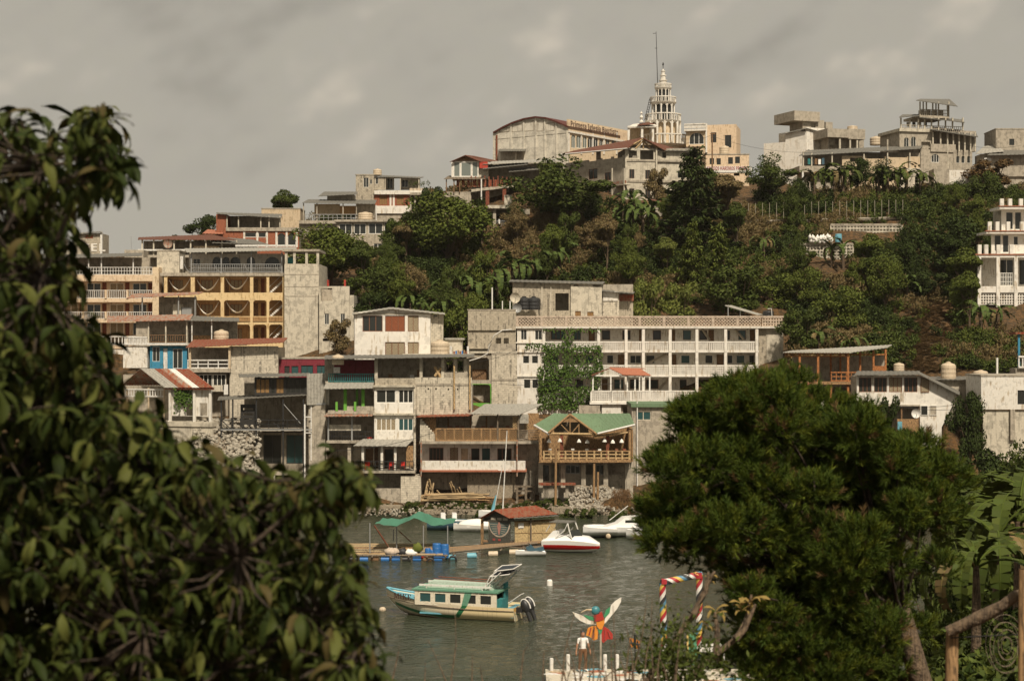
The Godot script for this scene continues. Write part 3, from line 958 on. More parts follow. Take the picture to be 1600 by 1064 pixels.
	box("white_panel", 943, 455, 966, 470, -0.3, 0.05, M.white)
	sheet("roof_sheet", L(797, 437, -4), L(946, 440, -4), L(942, 443.5, 0.5), L(795, 439.5, 0.5), M.galvanised_dark, 0.07, 0.5)
	sheet("roof_sheet", L(942, 451, -4), L(993, 456, -4), L(990, 458.5, 0.2), L(941, 454.5, 0.2), M.galvanised_dark, 0.05, 0.5)
	box("room_block", 802, 444, 990, 510, -2.0, 3.0, M.concrete)
	posts("rebar_pole", [861, 847], 448, 492, 1.0, 0.09, M.concrete_pale)
	footing(801, 990, 510, 0, 5, M.block, 4)
	for k in 2: water_tank("black plastic water tank before the block penthouse, %s" % ["beside the dishes" if k == 0 else "beside the doorway"][0], px(819 + k * 15, 484, 176.5), 0.75, 1.35, M.tank_black, "black roof tanks")
	thing("satellite_dish", "grey satellite dish on the parapet below the black tanks", "satellite dish", px(808, 490, 175.5))
	dish(0.5, M.steel_grey)
	thing("satellite_dish", "round pale dish on the block wall corner", "satellite dish", px(805, 475, 176))
	dish(0.55, M.concrete_pale)
	# block wall complex left of the hotel
	thing("block_house", "stained grey block house with arched openings and a lime green room", "building", px(765, 640, 172))
	wall("upper_wall", 731, 484, 806, 516, -0.8, 0.25, M.block, [])
	box("wall_cap", 730, 483, 807, 484.6, -0.75, 0.4, M.concrete)
	posts("rebar_pole", [769], 449, 484, -1, 0.13, M.white_paint)
	posts("rebar_pole", [785, 797], 470, 484, -1, 0.1, M.white_paint)
	wall("upper_storey_wall", 731, 516, 806, 545, -1.0, 0.25, M.block, [op(775, 528, 783, 543), op(787, 528, 795, 543)])
	box("balcony_wall", 764, 537, 806, 549, 0.1, 0.25, M.concrete)
	box("balcony_slab", 728, 549, 807, 552, 0.2, 4.0, M.concrete_pale)
	wall("arch_wall", 729, 552, 768, 600, 0, 0.25, M.concrete, [[730.5, 559, 764, 594, "r"]])
	wall("lime_front", 729, 600, 768, 660, 0.02, 0.22, M.lime, [[734, 601, 766, 645, "r"]])
	box("lime_floor", 729, 645, 768, 647, -0.2, 2.4, M.concrete)
	box("inner_wall", 729, 601, 768, 660, -2.6, 0.1, M.concrete)
	box("lime_parapet", 736, 630, 766, 645, -0.4, 0.12, M.lime)
	box("inner_room_wall", 729, 553, 768, 600, -2.4, 0.1, M.concrete)
	box("stores", 738, 577, 760, 594, -1.2, 0.6, M.wood_dark)
	wall("pier_wall", 768, 552, 808, 660, 0.15, 0.4, M.block_pale, [])
	box("tie_beam", 768, 592, 808, 595, 0.18, 0.03, M.concrete)
	box("tie_beam", 768, 551, 808, 554, 0.18, 0.03, M.concrete)
	box("rear_block", 730, 517, 806, 660, -3.2, 4.0, M.concrete)
	footing(729, 808, 660, 0.0, 5, M.block, 5)
	var b := MB.new()
	var pts := []
	for q in [[733, 564], [750, 559], [762, 552], [764, 540], [772, 524], [785, 516], [800, 515]]: pts.append(L(q[0], q[1], 0.5))
	var rr := []; rr.resize(pts.size()); rr.fill(0.06)
	b.tube(pts, rr, 5)
	add("hose", b.mesh(), M.white_paint)
	# solar panel
	thing("solar_panel", "tilted pale roof panel on posts above the gallery hotel", "roof panel", px(1160, 493, 177))
	sheet("panel_sheet", L(1134, 477, -1.2), L(1145, 477, -3.0), L(1194, 491.5, -2.0), L(1186, 492, 0.0), M.galvanised, 0.06, 0.6)
	posts("leg", [1139, 1158], 480, 495, -1.0, 0.08, M.steel_grey)
	water_tank("dark water tank on the end of the gallery hotel roof", px(1202, 494, 177), 0.6, 0.6, M.tank_black)
	thing("lamp_post", "thin bent roof lamp post beside the dark tank", "lamp post", px(1208, 496, 176))
	beam("pole", L(1208, 496), L(1207, 482), 0.035, M.white_paint)
	beam("arm", L(1207, 482), L(1201, 482.5), 0.035, M.white_paint)

func dish(r: float, mt: Material) -> void:
	var m := MB.new()
	var rows := []
	for i in 6:
		var rr := r * i / 5.0 + 0.001
		var row := []
		for j in 17:
			var a := TAU * j / 16
			row.append(Vector3(cos(a) * rr, r * 1.2 + sin(a) * rr, 0.5 * rr * rr / r))
		rows.append(row)
	m.skin(rows)
	add("reflector", m.mesh(), mt)
	beam("mast", Vector3(0, 0, -0.1), Vector3(0, r * 1.2, -0.02), 0.04, M.steel_grey)
	beam("feed_arm", Vector3(0, r * 0.2, 0.1), Vector3(0, r * 1.1, r * 1.1), 0.025, M.steel_grey)

func front_row() -> void:
	keep.append([470, 1060, 130, 160])
	# white windowed block with open top storey
	thing("block_house", "four storey house with white windowed front and open unfinished top floor", "house", px(616, 785, 150))
	wall("wall", 584, 603, 647, 646, 0, 0.2, M.white_clean, [w(587, 609, 617.5, 630, 2), w(622, 609, 645, 630, 3, M.white_frame, M.glass)])
	wall("wall", 584, 649, 646, 690, 0, 0.2, M.white, [w(587, 654, 618, 673.5, 4, M.white_frame, M.curtain), w(622, 654, 645, 673.5, 3, M.white_frame, M.glass_teal)])
	box("floor_band", 582, 646, 648, 649, 0.25, 1.2, M.concrete_pale)
	box("floor_band", 582, 602, 648, 605, 0.3, 0.5, M.concrete_pale)
	box("parapet", 585, 591, 648, 602, 0.12, 0.2, M.block)
	wall("block_wall", 647.2, 590, 737, 649, 0.0, 0.25, M.block_pale, [[667.5, 606.5, 670, 609.5, "o"], [679.5, 606.5, 682, 609.5, "o"], [699, 607, 701.5, 610, "o"], [713.5, 607, 716, 610, "o"]])
	for u in [648, 675, 709, 733]: box("pilaster", u, 602, u + 3, 648, 0.03, 0.03, M.concrete)
	box("tie_beam", 647, 599.5, 737, 602.5, 0.05, 0.05, M.concrete)
	box("upper_parapet", 694, 582, 731, 590, -0.02, 0.2, M.concrete)
	posts("column", [587, 657.5, 691.5, 711, 727.5], 560, 591, -0.3, 0.28, M.concrete_pale)
	wall("inner_wall", 586, 560, 733, 591, -3.2, 0.2, M.concrete, [op(697, 564, 707, 580), op(715, 564, 723, 580)])
	box("inner_post", 620, 562, 622, 591, -3.0, 0.2, M.concrete)
	sheet("roof_sheet", L(506, 555.5, -5.0), L(742, 553.5, -5.0), L(740, 557.5, 0.9), L(506, 561, 0.9), M.galvanised_dark, 0.06, 0.5)
	var x := MB.new()
	x.bar(L(679, 573, -0.2), L(688, 590, -0.2), 0.14, 4); x.bar(L(689, 575, -0.2), L(679, 588, -0.2), 0.14, 4)
	add("crossed_boards", x.mesh(), M.wood_pale)
	for q in [[606, 585], [640, 586], [651, 578]]: box("stored_box", q[0], q[1], q[0] + 6, 591, -1.5, 0.5, [M.wood_dark, M.white_paint, M.rust][int(q[0]) % 3])
	posts("rebar_column", [709.5, 734], 570, 640, 0.2, 0.14, M.wood_pale)
	box("room_block", 586, 603, 737, 690, -2.5, 5.0, M.concrete)
	box("pilaster_strip", 645.8, 603, 649, 742, 0.2, 0.45, M.block_pale)
	sheet("awning", L(566, 686, -0.2), L(646, 686, -0.2), L(634, 698, 2.0), L(551, 697, 2.0), M.galvanised, 0.05, 0.4)
	posts("column", [566, 596, 617], 697, 736, 1.4, 0.22, M.white)
	wall("inner_wall", 552, 697, 646, 737, -1.4, 0.2, M.concrete, [dr(570, 700, 590, 736, M.wood_dark), w(600, 702, 614, 732, 1, M.brown_frame, M.glass)])
	box("plywood_screen", 634, 697, 645, 730, 1.2, 0.08, M.wood)
	box("terrace_slab", 540, 736, 648, 740, 1.8, 4.5, M.concrete)
	rail("railing", 552, 721, 646, 736, 1.7, 14, M.steel_black, 0.05, 1)
	box("undercroft_back", 560, 740, 626, 766, -1.0, 0.3, M.concrete)
	box("undercroft_post", 556, 740, 558.5, 766, 0.5, 0.4, M.concrete)
	wall("base_wall", 530, 764, 626, 790, 1.5, 0.3, M.concrete, [])
	box("block_pier", 625.5, 745, 657, 792, 1.6, 3.0, M.block_pale)
	footing(530, 657, 789.8, 1.4, 4, M.concrete, 2)
	# tiny red chairs on the terrace
	for u in [573, 611, 629]:
		thing("chair", "small red plastic chair on the awning shaded terrace", "chair", px(u, 736, 149.2), 0, "red terrace chairs")
		lbox("seat", Vector3(-0.22, 0.40, -0.22), Vector3(0.22, 0.45, 0.22), M.plastic_red)
		lbox("backrest", Vector3(-0.22, 0.45, -0.22), Vector3(0.22, 0.85, -0.17), M.plastic_red)
		for s in [[-0.2, -0.2], [0.16, -0.2], [-0.2, 0.16], [0.16, 0.16]]: lbox("leg", Vector3(s[0], 0, s[1]), Vector3(s[0] + 0.04, 0.4, s[1] + 0.04), M.plastic_red)

	# balcony stack left of it
	thing("balcony_house", "narrow dark balcony house with lime green posts and sloping awnings", "house", px(545, 785, 150.5))
	box("back_wall", 506, 562, 584, 720, -2.2, 0.3, M.concrete)
	box("maroon_wall", 521, 563, 584, 597, -2.0, 0.05, M.maroon)
	box("side_wall", 582, 603, 584, 740, -0.2, 2.0, M.concrete)
	box("side_wall", 506, 603, 508, 740, -0.6, 1.6, M.block)
	box("floor_slab", 507, 596, 584, 599, 0.0, 2.2, M.concrete)
	rail("teal_railing", 512, 584, 584, 597, 0.0, 24, M.teal, 0.05)
	sheet("awning", L(509, 597, -0.3), L(584, 596, -0.3), L(581, 607, 1.3), L(504, 608, 1.3), M.galvanised, 0.05, 0.35)
	posts("lime_post", [538.5, 566.5], 608, 643, 0.0, 0.28, M.lime)
	posts("lime_post", [525, 554], 628, 643, 0.6, 0.2, M.lime)
	posts("lime_post", [557], 608, 643, -1.2, 0.2, M.lime)
	box("back_bench", 541, 635, 584, 643, 0.2, 0.15, M.concrete)
	box("floor_slab", 511, 642, 584, 647, 0.7, 3.0, M.concrete)
	sheet("awning", L(509, 645.5, 0), L(584, 645.5, 0), L(580, 650.5, 1.5), L(505, 651, 1.5), M.rust_pale, 0.05, 0.35)
	box("rail_board", 511, 664, 563, 673, 0.5, 0.06, M.concrete_pale)
	posts("post", [512, 549], 652, 690, 0.5, 0.14, M.steel_grey)
	rail("railing", 512, 674, 584, 690, 0.5, 16, M.steel_black, 0.04, 1)
	box("floor_slab", 509, 689, 584, 693, 0.8, 3.0, M.concrete)
	box("red_cooler", 573, 684, 580, 689, 0.2, 0.4, M.plastic_red)
	posts("column", [511, 545], 693, 740, 0.3, 0.3, M.concrete)
	box("floor_slab", 507, 739, 552, 743, 0.7, 3.0, M.concrete)
	box("terrace_table", 520, 574, 530, 583, -1.0, 0.3, M.white_paint)
	footing(507, 584, 742, -0.6, 2.0, M.concrete, 4)
	water_tank("pale water tank propped on the narrow balcony house", px(527, 570, 150.2), 0.55, 0.9, M.tank_beige)
	# maroon house behind
	thing("maroon_house", "low maroon house with teal windows under a flat roof", "house", px(480, 590, 160))
	shell(434, 561, 523, 600, 0, 6, M.maroon, [dr(443, 572, 451, 600, M.black_frame), w(454, 572, 465, 586, 1, M.black_frame, M.glass_teal), w(469, 571, 488, 586, 2, M.black_frame, M.glass_teal), w(494, 571, 508, 586, 2, M.black_frame, M.glass_teal), dr(511, 571, 519, 600, M.black_frame)])
	footing(434, 523, 600, 0, 6, M.concrete, 6)
	# corrugated screen wall
	thing("corrugated_wall", "grey corrugated metal screen above a stained concrete pier", "wall", px(492, 760, 151))
	var a := L(478, 584, 0.6); var b := L(513, 583, -0.3); var c := L(513, 633, -0.3); var e := L(478, 633, 0.6)
	sheet("metal_sheet", a, b, c, e, M.galvanised, 0.05, 0.3)
	box("pier", 481, 633, 507, 765, 0.2, 0.6, M.concrete)
	box("pier_cap", 479, 630, 508, 633, 0.25, 0.7, M.steel_grey)
	# black framed house
	keep.append([330, 482, 140, 160])
	thing("black_framed_house", "black steel framed house with dark terraces and brown curtains", "house", px(440, 760, 152))
	sheet("roof_sheet", L(372, 585, -3.5), L(483, 583, -3.5), L(482, 587.5, 0.9), L(372, 589.5, 0.9), M.galvanised_dark, 0.05, 0.4)
	wall("wall", 396, 590, 479, 618, 0, 0.15, M.black_frame, [w(398, 592, 420, 615, 3, M.black_frame, M.curtain_brown), w(422, 592, 428, 615, 1, M.black_frame, M.glass), w(430, 592, 442, 615, 2, M.black_frame, M.curtain_brown), w(445, 592, 476, 615, 4, M.black_frame, M.glass)])
	box("side_wall", 396, 590, 397, 618, -0.15, 4.0, M.black_frame)
	box("side_wall", 478, 590, 479, 618, -0.15, 4.0, M.black_frame)
	box("back_wall", 380, 590, 482, 760, -4.2, 0.2, M.concrete)
	sheet("mid_roof", L(340, 620, -3), L(480, 614, -3), L(480, 617.5, 1.6), L(338, 625.5, 1.6), M.galvanised_dark, 0.05, 0.4)
	wall("dark_screen", 374, 632, 398, 670, 0.6, 0.06, M.black_frame, [op(378, 638, 394, 641), op(378, 646, 394, 649), op(378, 654, 394, 657)])
	box("floor_slab", 376, 670, 482, 674, 0.5, 4.6, M.concrete)
	box("floor_edge", 343, 671, 486, 673, 1.55, 0.12, M.steel_grey)
	rail("railing", 344, 656, 478, 671, 1.5, 9, M.steel_black, 0.045, 1)
	posts("frame_post", [344, 362, 399, 441, 473], 624, 760, 1.4, 0.12, M.steel_black)
	for s in [[345, 657, 360, 672], [442, 632, 468, 662], [426, 661, 440, 672]]:
		beam("brace", L(s[0], s[1], 1.45), L(s[2], s[3], 1.45), 0.04, M.steel_grey if s[0] > 440 else M.steel_black)
	posts("white_pipe", [475], 632, 760, 1.7, 0.13, M.white_paint)
	posts("white_pipe", [485], 633, 720, 1.2, 0.1, M.white_paint)
	for v in [651, 676]: box("pipe_rung", 474, v, 485, v + 1.4, 1.6, 0.08, M.white_paint)
	wall("lower_wall", 400, 676, 480, 760, -1.5, 0.2, M.concrete, [w(410, 680, 438, 725, 2, M.black_frame, M.glass), w(446, 680, 472, 725, 2, M.black_frame, M.glass_teal)])
	box("red_box", 414, 767, 432, 777, 1.4, 0.8, M.plastic_red)
	box("white_post", 425, 744, 428, 768, 1.4, 0.2, M.white_paint)
	box("lower_slab", 395, 740, 480, 743, 1.2, 5.0, M.concrete)
	footing(380, 482, 760, 0.3, 4, M.concrete, 4)
	# white block wall house with rust roof
	thing("block_house", "pale block house with rust coloured sheet roof and an open bar terrace", "house", px(370, 650, 159))
	wall("block_wall", 357, 541, 433, 660, 0, 0.25, M.block_pale, [])
	for v in [561, 582]: box("tie_beam", 357, v, 433, v + 1.4, 0.02, 0.02, M.concrete_pale)
	box("block_body", 357.2, 543, 432.8, 660, -0.26, 5, M.block)
	sheet("roof_sheet", L(300, 531, -4.5), L(448, 528, -4.5), L(441, 535, 0.9), L(288, 543, 0.9), M.rust, 0.06, 0.35)
	posts("post", [295, 357], 542, 576, 0.4, 0.2, M.tan)
	box("bar_back", 292, 543, 357, 576, -3.0, 0.2, M.concrete)
	rail("white_railing", 291, 562, 356, 576, 0.3, 4, M.white_paint, 0.09, 1)
	box("floor_slab", 288, 576, 358, 582, 0.5, 5.0, M.concrete)
	wall("lower_grid", 304, 584, 352, 613, 0.0, 0.15, M.concrete, [w(309, 585, 330, 611, 3, M.white_frame, M.glass), w(331, 585, 351, 611, 3, M.white_frame, M.glass)])
	box("lower_parapet", 330, 602, 346, 612, 0.25, 0.1, M.concrete_pale)
	box("hung_sheet", 348, 601, 354.5, 617, 0.5, 0.04, M.white_paint)
	box("inner_room_wall", 291, 583, 357, 660, -1.5, 3.0, M.concrete)
	posts("rebar_column", [385, 401], 605, 640, 0.3, 0.08, M.wood)
	footing(288, 433, 660, 0, 5, M.concrete, 6)
	# blue house
	keep.append([150, 300, 150, 178])
	thing("blue_house", "bright blue house with white doors under a dark open roof terrace", "house", px(260, 585, 165))
	wall("wall", 232, 540, 290, 585, 0, 0.2, M.blue, [w(236, 542, 247.5, 565, 2), dr(252.5, 544, 259.5, 585, M.white_paint), [268, 545, 283, 576, "w", 2, M.white_frame, M.glass]])
	box("side_block", 233, 541, 289, 585, -0.3, 5, M.blue)
	box("white_post", 254, 562, 257, 578, 0.4, 0.2, M.white_paint)
	box("terrace_slab", 227, 536, 292, 539, 0.5, 6, M.white_paint)
	posts("post", [230, 257, 290], 500, 536, 0.3, 0.13, M.concrete_pale)
	box("terrace_back", 229, 502, 291, 536, -3.2, 0.2, M.concrete)
	rail("railing", 230, 523, 291, 535, 0.3, 16, M.wood_dark, 0.05)
	sheet("roof_sheet", L(165, 494, -4), L(300, 491, -4), L(295, 500, 0.8), L(165, 503, 0.8), M.rust_pale, 0.05, 0.4)
	sheet("roof_sheet", L(292, 493, -4), L(372, 497, -4), L(372, 502, 0.8), L(291, 501, 0.8), M.galvanised_dark, 0.05, 0.4)
	box("annex_back", 292, 502, 369, 537, -3.4, 0.2, M.concrete)
	box("lumber_stack", 297, 524, 345, 536, -0.8, 1.0, M.wood)
	posts("white_pipe", [298, 329], 500, 536, 0.4, 0.1, M.white_paint)
	box("white_wall", 190, 541, 228, 575, 0.2, 4, M.white)
	rail("white_balustrade", 192, 526, 228, 539, 0.3, 14, M.white_paint, 0.1)
	box("annex_slab", 292, 536, 372, 540, 0.4, 5, M.concrete)
	footing(190, 369, 585, 0, 5, M.concrete, 7)
	water_tank("beige dome tank on the annex of the blue house", px(344, 535, 164), 0.75, 1.2, M.tank_beige)
	# mid roof and shed above the blue house
	thing("shed", "open roofed rooftop shed with a laundry tank between the hotel wings", "shed", px(285, 498, 178))
	sheet("roof_sheet", L(205, 459, -3), L(316, 456, -3), L(308, 459.5, 0.8), L(195, 466, 0.8), M.rust_pale, 0.05, 0.4)
	posts("post", [220, 277, 303], 462, 499, 0.3, 0.12, M.steel_grey)
	box("tank_block", 268, 475, 281, 497, -0.5, 1.2, M.concrete_pale)
	box("shelf", 282, 480, 297, 497, -0.4, 0.7, M.steel_grey)
	box("shed_back", 246, 464, 305, 499, -2.6, 0.2, M.concrete)
	box("shed_floor", 200, 497, 312, 500, 0.5, 4, M.concrete)
	footing(210, 310, 500, -0.2, 3, M.concrete, 5)
	# kiosk with rusty striped roof
	keep.append([180, 340, 146, 160])
	thing("kiosk", "white kiosk with striped rust and grey pitched roof", "kiosk", px(270, 665, 154), -18)
	var zb := -4.0
	var r1 := L(216, 577, 0.2)
	var e1 := L(258, 607, 1.0)
	var cols := [M.galvanised, M.galvanised, M.rust, M.rust_pale, M.white_paint, M.rust, M.rust]
	var ra := L(217, 576, 0); var rb := L(294, 577, 0); var eb := L(332, 606, 2.2); var ea := L(255, 606, 2.2)
	for k in 7: sheet("roof_panel", ra.lerp(rb, k / 7.0), ra.lerp(rb, (k + 1) / 7.0 - 0.002), ea.lerp(eb, (k + 1) / 7.0 - 0.002), ea.lerp(eb, k / 7.0), cols[k], 0.05, 0.3)
	sheet("roof_panel", ra, rb, L(260, 602, -2.4), L(188, 602, -2.4), M.rust_pale, 0.05, 0.3)
	box("eave_board", 255, 605.5, 332, 608.5, 2.1, 0.06, M.rust)
	wall("wall", 263, 608, 328, 650, 1.6, 0.15, M.white_clean, [op(288, 630, 302, 650), op(310, 630, 322, 650)])
	posts("post", [264, 302, 327], 608, 665, 1.75, 0.22, M.white_clean)
	box("inner_wall", 200, 604, 328, 665, -1.0, 0.15, M.concrete)
	posts("post", [196, 230, 254], 606, 665, 0.6, 0.12, M.tan)
	rail("white_railing", 194, 608, 254, 620, 0.6, 14, M.white_paint, 0.09)
	box("floor_slab", 192, 660, 330, 665, 2.0, 4.5, M.concrete_pale)
	footing(192, 330, 665, 1.9, 4, M.concrete_pale, 6)

	restaurant_lattice()
	restaurant_green()
	shore()

func restaurant_lattice() -> void:
	thing("lattice_restaurant", "waterfront restaurant with wooden lattice railing above a white balcony floor", "restaurant", px(745, 785, 150))
	sheet("roof_sheet", L(757, 631.5, -3.8), L(848, 631.5, -3.8), L(811, 648, 1.6), L(733, 647, 1.6), M.galvanised, 0.06, 0.4)
	sheet("roof_sheet", L(668, 644, -2.5), L(742, 642, -2.5), L(738, 650, 1.4), L(648, 652, 1.4), M.rust, 0.05, 0.4)
	box("back_wall", 656, 650, 842, 692, -3.4, 0.2, M.concrete)
	# lattice railing panels
	for k in 9:
		var u0 := 681.0 + k * 14.2
		pierced("lattice_panel", u0 + 1, 673, u0 + 13, 688, 1.0, 0.24, M.wood, true)
		post("rail_post", u0, 669.5, 690, 1.02, 0.14, M.wood)
	box("top_rail", 680, 669.5, 810, 671.8, 1.1, 0.16, M.wood)
	box("bottom_rail", 680, 688, 810, 690.3, 1.1, 0.16, M.wood)
	posts("post", [777.5, 810], 648, 690, 1.05, 0.13, M.wood_grey)
	pierced("lattice_screen", 801, 651, 809, 672, 0.95, 0.2, M.wood_pale, true)
	pierced("lattice_screen", 819, 655, 826, 672, 0.2, 0.2, M.wood_pale, true)
	box("grey_tarpaulin", 812, 648, 826, 662, 0.8, 0.05, M.galvanised)
	box("reed_wall", 825, 646, 842, 690, -0.5, 0.2, M.wood)
	for k in 7: box("wall_slat", 810, 672 + k * 2.6, 842, 673.3 + k * 2.6, 0.95 - 0.02 * k, 0.06, M.wood_grey)
	for u in [700, 711, 719, 737, 752, 765, 790]:
		box("table", u, 666.5, u + 6, 668, 0.2, 0.6, M.wood_red)
	posts("inner_post", [700, 735, 760], 650, 690, -1.6, 0.16, M.wood_dark)
	# plywood partition and stair
	var g := MB.new()
	var p0 := L(659, 652, 0.3); var p1 := L(681, 652, 0.3); var p2 := L(681, 688, 0.3)
	g.prism(PackedVector2Array([Vector2(p0.x, p0.y), Vector2(p1.x, p1.y), Vector2(p2.x, p2.y), Vector2(p0.x, p0.y - 0.2)]), 0.2, 0.3)
	add("plywood_partition", g.mesh(), M.wood)
	var st := MB.new()
	for k in 10:
		var p := L(656 + k * 3.0, 655 + k * 3.4, 0.6)
		st.box(Vector3(p.x, L(656, 692, 0.6).y, 0.31), Vector3(p.x + 0.19, p.y, 0.8))
	add("stair", st.mesh(), M.block_pale)
	# balcony floor
	box("terrace_slab", 655, 690, 842, 694, 1.3, 5.0, M.concrete)
	var F: Material = M.brown_frame
	wall("wall", 656, 694, 803, 724, -0.4, 0.2, M.white_clean, [w(670, 700, 692.5, 720, 4, F, M.glass), w(702.5, 700, 715.5, 720, 2, F, M.curtain), dr(720, 701, 731, 724, M.tan), [736, 701, 749, 724, "w", 1, F, M.glass], [753, 701, 765.5, 724, "w", 2, M.steel_black, M.glass_teal], w(777, 701, 799.5, 720, 3, F, M.glass)])
	box("side_wall", 803, 694, 842, 724, -0.8, 0.3, M.concrete)
	box("balcony_parapet", 656, 720.5, 821, 735, 1.25, 0.14, M.white)
	box("balcony_slab", 655, 735, 823, 738, 1.35, 4.5, M.tile_red)
	box("dark_rail", 724, 719, 812, 721, 1.2, 0.1, M.steel_black)
	box("balcony_side", 821, 720.5, 842, 790, -0.6, 0.3, M.concrete)
	posts("drain_pipe", [657.5, 808], 688, 745, 1.45, 0.1, M.rust_pale)
	box("stone_wall", 730, 738, 806, 786, 0.3, 0.5, M.stone)
	box("cavity_back", 656, 738, 731, 786, -1.2, 0.3, M.concrete)
	box("corner_post", 828, 736, 833, 790, 1.0, 0.3, M.concrete)
	box("recess_wall", 806, 738, 842, 790, -0.5, 0.2, M.concrete)
	for v in [760, 767]: box("timber_stage", 804, v, 836, v + 2.2, 1.4, 0.6, M.wood_grey)
	posts("stage_post", [808, 822, 834], 760, 792, 1.4, 0.2, M.wood_grey)
	box("rear_block", 656, 650, 842, 790, -3.6, 2.0, M.concrete)
	footing(656, 842, 786, 0.2, 3, M.concrete, 2)
	# leaning and stacked lumber
	var lean := [[660, 790, 668, 752], [663, 790, 668, 758], [667, 788, 672, 762], [671, 790, 677, 755], [670, 749, 679, 785], [682, 767, 700, 787], [702, 755, 713, 787], [704, 753, 718, 788], [708, 760, 719, 787], [717, 762, 728, 786], [714, 765, 723, 786]]
	for q in lean:
		thing("lumber_board", "pale timber board leaning in the dark cavity under the white balcony", "board", px(q[0], maxf(q[1], q[3]), 148.6), 0, "leaning boards")
		FR = Transform3D(Basis(), px(745, 785, 150))
		beam("board", L(q[0], q[1], 1.4), L(q[2], q[3], 0.6), 0.09, M.plank, null, 4)
	for k in 24:
		var u0 := 655.0 + rng.randf() * 22.0; var v := 785.0 + k % 6 * 3.0 + rng.randf()
		thing("lumber_board", "pale timber board lying in the stack by the shore", "board", px(u0, v, 147), 0, "stacked boards")
		var d := 148.0 - (k % 6) * 0.28
		var x0 := (u0 - 800) / FX * d
		var y := 0.75 + (k / 6) * 0.16 + 0.05 * (k % 3) + maxf(0.0, ground_y(x0, d) - 0.7)
		FR = Transform3D()
		beam("board", Vector3(x0, y, -d), Vector3(x0 + rng.randf_range(3.6, 6.0), y + rng.randf_range(-0.1, 0.15), -d + rng.randf_range(-0.3, 0.3)), 0.085, [M.plank, M.wood, M.plank][k % 3], null, 4)

func lamp(u: float, v: float, d: float) -> void:
	thing("pendant_lamp", "white bell shaped pendant lamp under the green roof, unlit", "lamp", px(u, v, d), 0, "restaurant pendant lamps")
	var m := MB.new()
	m.lathe([[0.20, -0.16], [0.15, 0.0], [0.07, 0.10], [0.03, 0.16]], 12)
	add("shade", m.mesh(), M.cloth_white)
	beam("cord", Vector3(0, 0.16, 0), Vector3(0, 0.75, 0), 0.012, M.black_frame)

